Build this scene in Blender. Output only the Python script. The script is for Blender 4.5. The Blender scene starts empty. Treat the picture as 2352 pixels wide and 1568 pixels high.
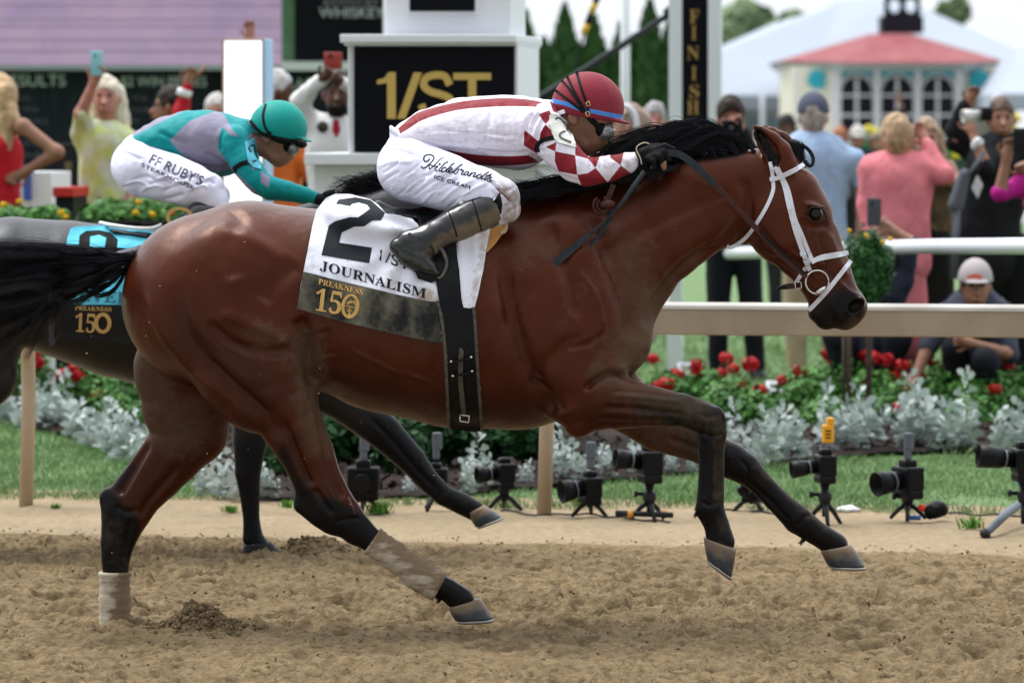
import bpy, bmesh, math, random
import numpy as np
from mathutils import Vector, Matrix
from mathutils.bvhtree import BVHTree
from mathutils.geometry import delaunay_2d_cdt

# ------------------------------------------------------------------ camera, sky, sun, exposure
FL = 9800.0                      # focal length in photo pixels (photo read at 2352 px wide)
CX, HY, EYE = 1176.0, 293.0, 1.65
sc = bpy.context.scene
cd = bpy.data.cameras.new("camera"); cam = bpy.data.objects.new("camera", cd)
sc.collection.objects.link(cam); sc.camera = cam
cam.location = (0, 0, EYE); cam.rotation_euler = (math.radians(90), 0, 0)
cd.sensor_width = 36; cd.lens = FL / 2352 * 36
cd.shift_y = -(784 - HY) / 2352
cd.clip_start = 0.5; cd.clip_end = 2000
cd.dof.use_dof = True; cd.dof.focus_distance = 13.85; cd.dof.aperture_fstop = 4.7
w = bpy.data.worlds.new("World"); sc.world = w; w.use_nodes = True
nt = w.node_tree; nt.nodes.clear()
SUN_EL, SUN_AZ = math.radians(66), math.radians(-60)     # azimuth measured from +Y clockwise
sky = nt.nodes.new('ShaderNodeTexSky'); sky.sky_type = 'NISHITA'; sky.sun_disc = False
sky.sun_elevation = SUN_EL; sky.sun_rotation = SUN_AZ
sky.air_density = 1.0; sky.dust_density = 4.0; sky.ozone_density = 1.0
hs = nt.nodes.new('ShaderNodeHueSaturation'); hs.inputs['Saturation'].default_value = 0.22
hs.inputs['Value'].default_value = 1.0
# overcast: even out the horizon-to-zenith gradient a little
mx = nt.nodes.new('ShaderNodeMix'); mx.data_type = 'RGBA'; mx.inputs[0].default_value = 0.8

tcw = nt.nodes.new('ShaderNodeTexCoord'); sx = nt.nodes.new('ShaderNodeSeparateXYZ'); nt.links.new(tcw.outputs['Generated'], sx.inputs[0])
mr = nt.nodes.new('ShaderNodeMapRange'); mr.inputs[1].default_value = 0.02; mr.inputs[2].default_value = .9; mr.inputs[3].default_value = .85; mr.inputs[4].default_value = 2.6
nt.links.new(sx.outputs['Z'], mr.inputs[0]); vm = nt.nodes.new('ShaderNodeVectorMath'); vm.operation = 'SCALE'; vm.inputs[0].default_value = (9.4, 9.9, 10.5)
# sky dimmed behind the camera, added to darken the sides facing it
my = nt.nodes.new('ShaderNodeMapRange'); my.inputs[1].default_value = -.9; my.inputs[2].default_value = .75; my.inputs[3].default_value = .32; my.inputs[4].default_value = 1.12
nt.links.new(sx.outputs['Y'], my.inputs[0]); mm = nt.nodes.new('ShaderNodeMath'); mm.operation = 'MULTIPLY'; nt.links.new(mr.outputs[0], mm.inputs[0]); nt.links.new(my.outputs[0], mm.inputs[1])
nt.links.new(mm.outputs[0], vm.inputs['Scale']); nt.links.new(vm.outputs[0], mx.inputs[7])
bg = nt.nodes.new('ShaderNodeBackground'); bg.inputs['Strength'].default_value = 0.10
ow = nt.nodes.new('ShaderNodeOutputWorld')
nt.links.new(sky.outputs[0], hs.inputs['Color']); nt.links.new(hs.outputs[0], mx.inputs[6])
nt.links.new(mx.outputs[2], bg.inputs['Color']); nt.links.new(bg.outputs[0], ow.inputs['Surface'])
sd = bpy.data.lights.new("sun", 'SUN'); so = bpy.data.objects.new("sun", sd); sc.collection.objects.link(so)
sd.energy = 2.0; sd.angle = math.radians(24); sd.color = (1.0, 0.965, 0.91)
sdir = Vector((math.sin(SUN_AZ) * math.cos(SUN_EL), math.cos(SUN_AZ) * math.cos(SUN_EL), math.sin(SUN_EL)))
so.rotation_euler = sdir.to_track_quat('Z', 'Y').to_euler()
vs = sc.view_settings; sc.display_settings.display_device = 'sRGB'
vs.view_transform = 'Standard'; vs.look = 'None'; vs.gamma = 1; vs.exposure = 0.40; vs.use_curve_mapping = False
sc.cycles.use_denoising = True
sc.cycles.max_bounces = 6; sc.cycles.diffuse_bounces = 3; sc.cycles.transparent_max_bounces = 12

RN = random.Random(7)
NR = np.random.default_rng(11)

# ------------------------------------------------------------------ helpers
def P(px, py, Y):
    return np.array(((px - CX) / FL * Y, Y, EYE - (py - HY) / FL * Y))
def gy(py):                       # depth of the ground seen at photo row py
    return FL * EYE / (py - HY)
def tag(o, label=None, cat=None, group=None, kind=None):
    if label: o['label'] = label
    if cat: o['category'] = cat
    if group: o['group'] = group
    if kind: o['kind'] = kind
    return o
def empty(name, loc, label, cat, group=None):
    o = bpy.data.objects.new(name, None); sc.collection.objects.link(o)
    o.location = Vector([float(v) for v in loc]); o.empty_display_size = 0.1
    return tag(o, label, cat, group)
def mk(name, V, faces, m, parent=None, smooth=True, attrs=None, loc=None, mats=None, midx=None):
    """link a mesh given in world coordinates; stored relative to its parent's (or its own) location"""
    V = np.asarray(V, dtype=np.float64)
    me = bpy.data.meshes.new(name)
    off = np.array(parent_world(parent)) if parent else (np.array(loc, float) if loc is not None else np.zeros(3))
    if isinstance(faces, np.ndarray):
        n = len(V); k = faces.shape[1]; W = (V - off).astype(np.float32)
        me.vertices.add(n); me.vertices.foreach_set('co', W.ravel())
        me.loops.add(faces.size); me.loops.foreach_set('vertex_index', faces.ravel().astype(np.int32))
        me.polygons.add(len(faces)); me.polygons.foreach_set('loop_start', np.arange(0, faces.size, k, dtype=np.int32))
        me.polygons.foreach_set('loop_total', np.full(len(faces), k, np.int32))
        me.update(calc_edges=True)
    else:
        me.from_pydata([tuple(v) for v in (V - off)], [], [tuple(f) for f in faces]); me.update()
    for a, arr in (attrs or {}).items():
        arr = np.asarray(arr, np.float32)
        if arr.ndim == 2:
            at = me.attributes.new(a, 'FLOAT_VECTOR', 'POINT'); at.data.foreach_set('vector', arr.ravel())
        else:
            at = me.attributes.new(a, 'FLOAT', 'POINT'); at.data.foreach_set('value', arr)
    if smooth: me.polygons.foreach_set('use_smooth', np.ones(len(me.polygons), bool))
    for q in (mats or [m]): me.materials.append(q)
    if midx is not None: me.polygons.foreach_set('material_index', np.asarray(midx, np.int32))
    o = bpy.data.objects.new(name, me); sc.collection.objects.link(o)
    if parent: o.parent = parent
    elif loc is not None: o.location = tuple(float(v) for v in loc)
    return o
def parent_world(o):
    v = Vector(o.location)
    while o.parent: o = o.parent; v = v + Vector(o.location)
    return v

# ---- value noise
def _hash(i, j, k, seed):
    n = (i * 374761393 + j * 668265263 + k * 2147483647 + seed * 974634777) & 0xffffffff
    n = (n ^ (n >> 13)) * 1274126177 & 0xffffffff
    return ((n ^ (n >> 16)) & 0xffff) / 65535.0
def noise(p, f=1.0, seed=0, octv=1, gain=.5):
    out = 0; amp = 1.0; tot = 0
    for o in range(octv):
        q = np.asarray(p) * f * (2 ** o) + 37.2 * (o + seed); i = np.floor(q).astype(np.int64); t = q - i; t = t * t * (3 - 2 * t)
        s = 0
        for a in (0, 1):
            for b in (0, 1):
                for c in (0, 1):
                    wgt = (t[..., 0] if a else 1 - t[..., 0]) * (t[..., 1] if b else 1 - t[..., 1]) * (t[..., 2] if c else 1 - t[..., 2])
                    s = s + wgt * _hash(i[..., 0] + a, i[..., 1] + b, i[..., 2] + c, seed)
        out = out + amp * (s * 2 - 1); tot += amp; amp *= gain
    return out / tot

# ---- implicit surfaces -> one continuous mesh
class SDF:
    def __init__(s, lo, hi, h):
        s.lo = np.array(lo, float); s.h = h
        s.n = np.ceil((np.array(hi) - s.lo) / h).astype(int) + 1
        s.F = np.full(tuple(s.n), 1.0, np.float32)
        s.ax = [s.lo[i] + h * np.arange(s.n[i]) for i in range(3)]
    def sub(s, lo, hi):
        a = np.maximum(np.floor((np.array(lo) - s.lo) / s.h).astype(int), 0)
        b = np.minimum(np.ceil((np.array(hi) - s.lo) / s.h).astype(int) + 1, s.n)
        if (b <= a).any(): return None
        sl = tuple(slice(a[i], b[i]) for i in range(3))
        X, Y, Z = (s.ax[i][sl[i]].astype(np.float32) for i in range(3))
        return sl, X[:, None, None], Y[None, :, None], Z[None, None, :]
    def comb(s, sl, d, k, op):
        A = s.F[sl]
        if op == 'sub':      # smooth subtraction
            a, b = A, -d; hh = np.maximum(k - np.abs(a - b), 0) / max(k, 1e-6)
            s.F[sl] = np.maximum(a, b) + hh * hh * k / 4
        else:
            hh = np.maximum(k - np.abs(A - d), 0) / max(k, 1e-6)
            s.F[sl] = np.minimum(A, d) - hh * hh * k / 4
    def cap(s, p0, p1, r0, r1, w0=None, w1=None, k=.02, op='add'):
        """tapered limb; r in the x-z plane, w sideways (y)"""
        w0 = r0 if w0 is None else w0; w1 = r1 if w1 is None else w1
        m = max(r0, r1, w0, w1) + k + .03
        g = s.sub(np.minimum(p0, p1) - m, np.maximum(p0, p1) + m)
        if g is None: return
        sl, X, Y, Z = g
        dx, dz = p1[0] - p0[0], p1[2] - p0[2]; L = dx * dx + dz * dz
        if L < 1e-9: t = np.zeros_like(X + Z)
        else: t = np.clip(((X - p0[0]) * dx + (Z - p0[2]) * dz) / L, 0, 1)
        r = r0 + (r1 - r0) * t; w = w0 + (w1 - w0) * t; yc = p0[1] + (p1[1] - p0[1]) * t
        e2 = (X - p0[0] - dx * t) ** 2 + (Z - p0[2] - dz * t) ** 2
        q = r / w
        d = (np.sqrt(e2 + ((Y - yc) * q) ** 2) - r) * np.minimum(1, (1 + 1 / q) / 2)
        s.comb(sl, d.astype(np.float32), k, op)
    def cap3(s, p0, p1, r0, r1, k=.01, op='add'):
        p0 = np.array(p0, float); p1 = np.array(p1, float)
        m = max(r0, r1) + k + .02
        g = s.sub(np.minimum(p0, p1) - m, np.maximum(p0, p1) + m)
        if g is None: return
        sl, X, Y, Z = g
        v = p1 - p0; L = max(v @ v, 1e-9)
        t = np.clip(((X - p0[0]) * v[0] + (Y - p0[1]) * v[1] + (Z - p0[2]) * v[2]) / L, 0, 1)
        d = np.sqrt((X - p0[0] - v[0] * t) ** 2 + (Y - p0[1] - v[1] * t) ** 2 + (Z - p0[2] - v[2] * t) ** 2) - (r0 + (r1 - r0) * t)
        s.comb(sl, d.astype(np.float32), k, op)
    def chain(s, pts, k=.01, op='add'):           # pts: (x,y,z,r)
        for a, b in zip(pts, pts[1:]): s.cap3(a[:3], b[:3], a[3], b[3], k, op)
    def ell(s, c, rad, R=None, k=.01, op='add'):
        """ellipsoid, R = 3x3 rotation (columns = its axes)"""
        c = np.array(c, float); rad = np.array(rad, float); m = rad.max() + k + .02
        g = s.sub(c - m, c + m)
        if g is None: return
        sl, X, Y, Z = g
        D = (X - c[0], Y - c[1], Z - c[2])
        if R is None: u = [D[i] / rad[i] for i in range(3)]
        else: u = [(D[0] * R[0][i] + D[1] * R[1][i] + D[2] * R[2][i]) / rad[i] for i in range(3)]
        q = np.sqrt(u[0] ** 2 + u[1] ** 2 + u[2] ** 2) + 1e-6
        q2 = np.sqrt((u[0] / rad[0]) ** 2 + (u[1] / rad[1]) ** 2 + (u[2] / rad[2]) ** 2) + 1e-6
        d = q * (q - 1) / q2
        s.comb(sl, d.astype(np.float32), k, op)
    def limb(s, conv, k):
        """a chain of tapered sections (centre, r, w) merged as one limb"""
        C = np.array([c for c, r, w_ in conv]); R = np.array([max(r, w_) for c, r, w_ in conv])[:, None]; m = k + .04
        g = s.sub((C - R).min(0) - m, (C + R).max(0) + m)
        if g is None: return
        sl = g[0]; L = SDF.__new__(SDF); L.h = s.h; L.lo = s.lo + s.h * np.array([q.start for q in sl]); L.n = np.array([q.stop - q.start for q in sl])
        L.F = np.full(tuple(L.n), 1.0, np.float32); L.ax = [s.ax[i][sl[i]] for i in range(3)]
        for a, b in zip(conv, conv[1:]): L.cap(a[0], b[0], a[1], b[1], a[2], b[2], .004)
        s.comb(sl, L.F, k, 'add')
    def mesh(s, smooth=2, offset=0.0):
        F = s.F - offset
        F[0] = F[-1] = 1; F[:, 0] = F[:, -1] = 1; F[:, :, 0] = F[:, :, -1] = 1
        S = F < 0; n = F.shape
        c = np.zeros(tuple(i - 1 for i in n), np.uint8)
        cs = [(a, b, d) for a in (0, 1) for b in (0, 1) for d in (0, 1)]
        for a, b, d in cs: c += S[a:n[0] - 1 + a, b:n[1] - 1 + b, d:n[2] - 1 + d]
        act = np.argwhere((c > 0) & (c < 8))
        if len(act) == 0: return np.zeros((0, 3)), np.zeros((0, 4), int)
        idx = np.full(c.shape, -1, np.int64); idx[tuple(act.T)] = np.arange(len(act))
        pos = np.zeros((len(act), 3)); cnt = np.zeros(len(act))
        for a in cs:
            for ax in range(3):
                if a[ax] == 1: continue
                b = list(a); b[ax] = 1
                fa = F[tuple((act + a).T)]; fb = F[tuple((act + b).T)]
                msk = (fa < 0) != (fb < 0)
                t = fa[msk] / (fa[msk] - fb[msk])
                pp = (act[msk] + a).astype(float); pp[:, ax] += t
                pos[msk] += pp; cnt[msk] += 1
        pos = pos / cnt[:, None]
        quads = []
        for ax in range(3):
            o1, o2 = [(1, 2), (2, 0), (0, 1)][ax]
            sl0 = [slice(1, n[i] - 1) for i in range(3)]; sl1 = [slice(1, n[i] - 1) for i in range(3)]
            sl0[ax] = slice(0, n[ax] - 1); sl1[ax] = slice(1, n[ax])
            A = S[tuple(sl0)]; B = S[tuple(sl1)]
            e = np.argwhere(A != B)
            if len(e) == 0: continue
            inside = A[tuple(e.T)]
            st = np.array([1, 1, 1]); st[ax] = 0
            g = e + st
            def at(d1, d2):
                q = g.copy(); q[:, o1] += d1; q[:, o2] += d2
                return idx[tuple(q.T)]
            q = np.stack([at(-1, -1), at(0, -1), at(0, 0), at(-1, 0)], 1)
            q[~inside] = q[~inside][:, ::-1]
            quads.append(q)
        Q = np.concatenate(quads); Q = Q[(Q >= 0).all(1)]
        V = s.lo + pos * s.h
        if smooth:
            E = np.concatenate([Q[:, [0, 1]], Q[:, [1, 2]], Q[:, [2, 3]], Q[:, [3, 0]]]); E = np.concatenate([E, E[:, ::-1]])
            deg = np.bincount(E[:, 0], minlength=len(V)).astype(float); deg[deg == 0] = 1
            for it in range(smooth * 2):
                lam = .55 if it % 2 == 0 else -.3
                M = np.stack([np.bincount(E[:, 0], weights=V[E[:, 1], a], minlength=len(V)) for a in range(3)], 1) / deg[:, None]
                V = V + lam * (M - V)
        return V, Q
def vnormals(V, Q):
    fn = np.cross(V[Q[:, 2]] - V[Q[:, 0]], V[Q[:, 3 % Q.shape[1]]] - V[Q[:, 1]]) if Q.shape[1] == 4 else np.cross(V[Q[:, 1]] - V[Q[:, 0]], V[Q[:, 2]] - V[Q[:, 0]])
    N = np.zeros_like(V)
    for c in range(Q.shape[1]):
        for a in range(3): N[:, a] += np.bincount(Q[:, c], weights=fn[:, a], minlength=len(V))
    return N / (np.linalg.norm(N, axis=1, keepdims=True) + 1e-12)
def topx(V):                        # world -> photo pixel
    return np.stack([CX + V[:, 0] / V[:, 1] * FL, HY + (EYE - V[:, 2]) / V[:, 1] * FL], 1)
def segdist(p, pts):
    """distance in px from points p (n,2) to polyline; returns d, signed side"""
    best = np.full(len(p), 1e9); t_all = np.zeros(len(p)); acc = 0
    for a, b in zip(pts, pts[1:]):
        a = np.array(a[:2], float); b = np.array(b[:2], float); v = b - a; L = v @ v + 1e-9
        t = np.clip(((p - a) @ v) / L, 0, 1); d = np.linalg.norm(p - a - t[:, None] * v, axis=1)
        m = d < best; best[m] = d[m]; t_all[m] = (acc + t)[m]; acc += 1
    return best, t_all / max(1, len(pts) - 1)
def sm(e0, e1, x):
    t = np.clip((x - e0) / (e1 - e0), 0, 1); return t * t * (3 - 2 * t)
def bvh(V, Q): return BVHTree.FromPolygons([tuple(v) for v in V], [tuple(int(i) for i in q) for q in Q])
CAMP = Vector((0, 0, EYE))
def ray(tree, px, py):
    d = Vector(((px - CX) / FL, 1.0, -(py - HY) / FL)); L = d.length
    h = tree.ray_cast(CAMP, d / L)
    return None if h[0] is None else h[0].y
def rot_from(z):                    # rotation with columns x',y',z'
    z = np.array(z, float); z /= np.linalg.norm(z); u = np.array((0, 1, 0)) if abs(z[1]) < .9 else np.array((1, 0, 0))
    x = np.cross(u, z); x /= np.linalg.norm(x); y = np.cross(z, x)
    return np.stack([x, y, z], 1)
def resample(pts, step):
    out = [np.array(pts[0], float)]
    for a, b in zip(pts, pts[1:]):
        a = np.array(a, float); b = np.array(b, float); n = max(1, int(np.linalg.norm((b - a)[:2]) / step))
        for i in range(1, n + 1): out.append(a + (b - a) * i / n)
    return out
def spline(pts, n=8):
    """Catmull-Rom through points"""
    p = [np.array(q, float) for q in pts]; p = [2 * p[0] - p[1]] + p + [2 * p[-1] - p[-2]]; out = []
    for i in range(1, len(p) - 2):
        for j in range(n):
            t = j / n; a, b, c, d = p[i - 1], p[i], p[i + 1], p[i + 2]
            out.append(.5 * (2 * b + (c - a) * t + (2 * a - 5 * b + 4 * c - d) * t * t + (3 * b - a - 3 * c + d) * t ** 3))
    out.append(p[-2]); return out
def inside(p, poly):
    x, y = p[:, 0], p[:, 1]; c = np.zeros(len(p), bool); n = len(poly)
    for i in range(n):
        x0, y0 = poly[i][:2]; x1, y1 = poly[(i + 1) % n][:2]
        if y0 == y1: continue
        m = ((y0 > y) != (y1 > y)) & (x < (x1 - x0) * (y - y0) / (y1 - y0) + x0); c ^= m
    return c
def cdt(polys, step):
    """fill outline(s) (first = outer, rest = holes) with an even triangle net"""
    V = []; E = []
    for poly in polys:
        pl = resample(list(poly) + [poly[0]], step)[:-1]; b = len(V)
        V += [tuple(q[:2]) for q in pl]; E += [(b + i, b + (i + 1) % len(pl)) for i in range(len(pl))]
    xs = [v[0] for v in V]; ys = [v[1] for v in V]
    g = np.array([(x + (j % 2) * step / 2, y) for j, y in enumerate(np.arange(min(ys), max(ys), step * .87)) for x in np.arange(min(xs), max(xs), step)])
    if len(g):
        m = inside(g, polys[0])
        for h in polys[1:]: m &= ~inside(g, h)
        g = g[m]
        if len(g):
            d = np.min([segdist(g, list(p) + [p[0]])[0] for p in polys], axis=0); g = g[d > step * .45]
    r = delaunay_2d_cdt([Vector(v) for v in V] + [Vector(q) for q in g], E, [], 0, 1e-4)
    vv = np.array([tuple(v) for v in r[0]]); ff = [f for f in r[2]]
    cen = np.array([vv[list(f)].mean(0) for f in ff]); m = inside(cen, polys[0])
    for h in polys[1:]: m &= ~inside(cen, h)
    return vv, [tuple(f) for f, k in zip(ff, m) if k]
def drape(name, polys, tree, off, m, parent, step=6, thick=.003, relax=6, warp=None, attrs=None, fixY=None):
    """cloth, strap or lettering cut to an outline (photo px) and laid on the surface in tree"""
    if not isinstance(polys[0][0], (list, tuple, np.ndarray)): polys = [polys]
    vv, ff = cdt(polys, step)
    if fixY is not None: D = np.full(len(vv), float(fixY))
    else:
        D = np.array([(lambda h: np.nan if h is None else h)(ray(tree, x, y)) for x, y in vv])
        ok = ~np.isnan(D)
        if not ok.any(): print('DRAPE MISS', name); return None
        if (~ok).any():
            for i in np.where(~ok)[0]:
                j = np.argmin(((vv[ok] - vv[i]) ** 2).sum(1)); D[i] = D[ok][j]
        nb = [[] for _ in vv]
        for f in ff:
            for a in range(3): nb[f[a]].append(f[(a + 1) % 3]); nb[f[(a + 1) % 3]].append(f[a])
        for _ in range(relax):
            D2 = np.array([D[n].mean() if n else D[i] for i, n in enumerate(nb)]); D = np.minimum(D, D * .4 + D2 * .6) if off > .002 else D * .5 + D2 * .5
    D = D - off
    if warp is not None: D = D + warp(vv)
    V = np.stack([(vv[:, 0] - CX) / FL * D, D, EYE - (vv[:, 1] - HY) / FL * D], 1)
    fl = []
    for f in ff:
        a, b, c = (V[i] for i in f); n = np.cross(b - a, c - a)
        fl.append(f if n[1] < 0 else f[::-1])
    o = mk(name, V, np.array(fl), m, parent, attrs=attrs(vv) if attrs else None)
    if thick:
        s_ = o.modifiers.new('thickness', 'SOLIDIFY'); s_.thickness = thick; s_.offset = -1
        e_ = o.modifiers.new('crisp_edge', 'EDGE_SPLIT'); e_.split_angle = math.radians(50)
    return o
def strip_poly(pts, w, n=6):
    """outline of a band of width w (px; number or list) along a smooth path"""
    ws = w if isinstance(w, (list, tuple)) else [w] * len(pts)
    q = spline([(p[0], p[1], ws[i]) for i, p in enumerate(pts)], n) if len(pts) > 2 else [np.array((p[0], p[1], ws[i]), float) for i, p in enumerate(pts)]
    L, R = [], []
    for i, p in enumerate(q):
        a = q[max(0, i - 1)][:2]; b = q[min(len(q) - 1, i + 1)][:2]; t = (b - a) / (np.linalg.norm(b - a) + 1e-9); nn = np.array((-t[1], t[0])) * p[2] / 2
        L.append(tuple(p[:2] + nn)); R.append(tuple(p[:2] - nn))
    return L + R[::-1]
def strap(name, pts, wpx, tree, m, parent, off=.004, thick=.003, step=None, n=6, relax=2, fixY=None):
    return drape(name, strip_poly(pts, wpx, n), tree, off, m, parent, step or max(3, min(wpx if not isinstance(wpx, (list, tuple)) else min(wpx), 8)), thick, relax, fixY=fixY)
def tubes(paths, rads, sides=5, cap=True):
    """many tapered tubes (world coordinates) -> V, faces"""
    V = []; F = []
    for pts, rr in zip(paths, rads):
        pts = np.asarray(pts, float); n = len(pts); rr = np.broadcast_to(rr, (n,))
        T = np.gradient(pts, axis=0); T /= np.linalg.norm(T, axis=1, keepdims=True) + 1e-12
        u = np.array((0, 1, 0.02)) if abs(T[0][1]) < .9 else np.array((1, 0, 0.02))
        A = np.cross(T, u); A /= np.linalg.norm(A, axis=1, keepdims=True) + 1e-12; B = np.cross(T, A)
        b = len(V) if not V else sum(len(v) for v in V)
        an = np.arange(sides) / sides * 2 * np.pi
        ring = pts[:, None] + (A[:, None] * np.cos(an)[None, :, None] + B[:, None] * np.sin(an)[None, :, None]) * rr[:, None, None]
        V.append(ring.reshape(-1, 3))
        i = np.arange(n - 1)[:, None] * sides; j = np.arange(sides)[None]; j2 = (j + 1) % sides
        F.append(np.stack([b + i + j, b + i + j2, b + i + sides + j2, b + i + sides + j], -1).reshape(-1, 4))
        if cap and sides >= 4:
            ca = len(V); 
            for base, rev in ((b, True), (b + (n - 1) * sides, False)):
                for q in range(1, sides - 1, 2):
                    if q + 2 <= sides: 
                        f = [base, base + q, base + q + 1, base + (q + 2) % sides]
                        F.append(np.array([f[::-1] if rev else f]))
    return np.concatenate(V), np.concatenate(F)
def box(c, s, rot=0):
    x, y, z = (v / 2 for v in s); V = np.array([(a * x, b * y, d * z) for d in (-1, 1) for a, b in ((-1, -1), (1, -1), (1, 1), (-1, 1))])
    if rot: cr, sr = math.cos(rot), math.sin(rot); V = np.stack([V[:, 0] * cr - V[:, 1] * sr, V[:, 0] * sr + V[:, 1] * cr, V[:, 2]], 1)
    return V + np.array(c), np.array([(3, 2, 1, 0), (4, 5, 6, 7), (0, 1, 5, 4), (1, 2, 6, 5), (2, 3, 7, 6), (3, 0, 4, 7)])
def join(parts):
    V = []; F = []; b = 0
    for v, f in parts: V.append(np.asarray(v)); F += [tuple(int(i) + b for i in q) for q in f]; b += len(v)
    return np.concatenate(V), F
def bevel(o, wd=.004, seg=2):
    b = o.modifiers.new('bevel', 'BEVEL'); b.width = wd; b.segments = seg; b.limit_method = 'ANGLE'; return o
def lathe(c, axis, prof, n=24):
    """prof: list of (distance along axis, radius)"""
    R = rot_from(axis); V = []; F = []
    for t, r in prof:
        for k in range(n):
            a = 2 * math.pi * k / n; V.append(np.array(c) + R @ np.array((math.cos(a) * r, math.sin(a) * r, t)))
    for i in range(len(prof) - 1):
        for k in range(n): F.append((i * n + k, i * n + (k + 1) % n, (i + 1) * n + (k + 1) % n, (i + 1) * n + k))
    F.append(tuple(range(n))[::-1]); F.append(tuple((len(prof) - 1) * n + k for k in range(n)))
    return np.array(V), F

# ------------------------------------------------------------------ materials
def M(name, col, rough=.7, metal=0.0, spec=.5, bump=0.0, bscale=60.0, var=0.0, vscale=8.0, col2=None, coat=0.0, sheen=0.0,
      stretch=(1, 1, 1), emis=None, alpha=None, trans=0.0):
    m = bpy.data.materials.new(name); m.use_nodes = True; t = m.node_tree; b = t.nodes['Principled BSDF']
    def setc(c): return (*c, 1) if len(c) == 3 else c
    b.inputs['Base Color'].default_value = setc(col); b.inputs['Roughness'].default_value = rough
    if spec == .5 and coat == 0 and metal == 0: spec = .15 if max(col[:3]) < .06 else .28
    b.inputs['Metallic'].default_value = metal; b.inputs['Specular IOR Level'].default_value = spec
    b.inputs['Coat Weight'].default_value = coat; b.inputs['Sheen Weight'].default_value = sheen
    b.inputs['Transmission Weight'].default_value = trans
    if emis: b.inputs['Emission Color'].default_value = setc(emis[0]); b.inputs['Emission Strength'].default_value = emis[1]
    N = t.nodes; L = t.links
    if bump or var or col2:
        tc = N.new('ShaderNodeTexCoord'); mp = N.new('ShaderNodeMapping'); mp.inputs['Scale'].default_value = stretch
        L.new(tc.outputs['Object'], mp.inputs[0])
    if var or col2:
        n = N.new('ShaderNodeTexNoise'); n.inputs['Scale'].default_value = vscale; n.inputs['Detail'].default_value = 6
        L.new(mp.outputs[0], n.inputs['Vector'])
        r = N.new('ShaderNodeMapRange'); r.inputs[1].default_value = .32; r.inputs[2].default_value = .68; L.new(n.outputs[0], r.inputs[0])
        mix = N.new('ShaderNodeMix'); mix.data_type = 'RGBA'; L.new(r.outputs[0], mix.inputs[0])
        c2 = col2 or tuple(min(1, c * (1 + var)) for c in col[:3]); c1 = col if col2 else tuple(c * (1 - var) for c in col[:3])
        mix.inputs[6].default_value = setc(c1); mix.inputs[7].default_value = setc(c2); L.new(mix.outputs[2], b.inputs['Base Color'])
    if bump:
        n = N.new('ShaderNodeTexNoise'); n.inputs['Scale'].default_value = bscale; n.inputs['Detail'].default_value = 5
        L.new(mp.outputs[0], n.inputs['Vector'])
        bp = N.new('ShaderNodeBump'); bp.inputs['Strength'].default_value = min(1, bump); bp.inputs['Distance'].default_value = .02 * bump
        L.new(n.outputs[0], bp.inputs['Height']); L.new(bp.outputs[0], b.inputs['Normal'])
    return m
class G:
    """tiny node-graph helper on top of a principled material"""
    def __init__(s, m): s.m = m; s.t = m.node_tree; s.b = s.t.nodes['Principled BSDF']
    def n(s, kind, **kw):
        x = s.t.nodes.new(kind)
        for k, v in kw.items(): setattr(x, k, v)
        return x
    def l(s, a, b): s.t.links.new(a, b)
    def val(s, sock, v):
        if hasattr(v, 'is_output') or hasattr(v, 'links'): s.l(v, sock)
        else: sock.default_value = v
    def attr(s, name, vec=False):
        a = s.n('ShaderNodeAttribute', attribute_name=name); return a.outputs['Vector'] if vec else a.outputs['Fac']
    def mix(s, f, a, b):
        x = s.n('ShaderNodeMix', data_type='RGBA'); s.val(x.inputs[0], f)
        s.val(x.inputs[6], (*a, 1) if isinstance(a, tuple) and len(a) == 3 else a); s.val(x.inputs[7], (*b, 1) if isinstance(b, tuple) and len(b) == 3 else b)
        return x.outputs[2]
    def math(s, op, a, b=0.0, c=None):
        x = s.n('ShaderNodeMath', operation=op); s.val(x.inputs[0], a); s.val(x.inputs[1], b)
        if c is not None: s.val(x.inputs[2], c)
        return x.outputs[0]
    def step(s, v, lo, hi, a=0.0, b=1.0):
        x = s.n('ShaderNodeMapRange'); s.val(x.inputs[0], v); x.inputs[1].default_value = lo; x.inputs[2].default_value = hi
        x.inputs[3].default_value = a; x.inputs[4].default_value = b; return x.outputs[0]
    def noise(s, scale, detail=4, stretch=(1, 1, 1), rough=.5, vec=None):
        if vec is None:
            tc = s.n('ShaderNodeTexCoord'); vec = tc.outputs['Object']
        mp = s.n('ShaderNodeMapping'); mp.inputs['Scale'].default_value = stretch; s.l(vec, mp.inputs[0])
        x = s.n('ShaderNodeTexNoise'); x.inputs['Scale'].default_value = scale; x.inputs['Detail'].default_value = detail
        x.inputs['Roughness'].default_value = rough; s.l(mp.outputs[0], x.inputs['Vector']); return x.outputs[0]
    def bump(s, h, strength=.5, dist=.01):
        x = s.n('ShaderNodeBump'); x.inputs['Strength'].default_value = strength; x.inputs['Distance'].default_value = dist
        s.l(h, x.inputs['Height']); s.l(x.outputs[0], s.b.inputs['Normal'])
    def color(s, c): s.l(c, s.b.inputs['Base Color'])
    def rough(s, v): s.val(s.b.inputs['Roughness'], v)
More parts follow.
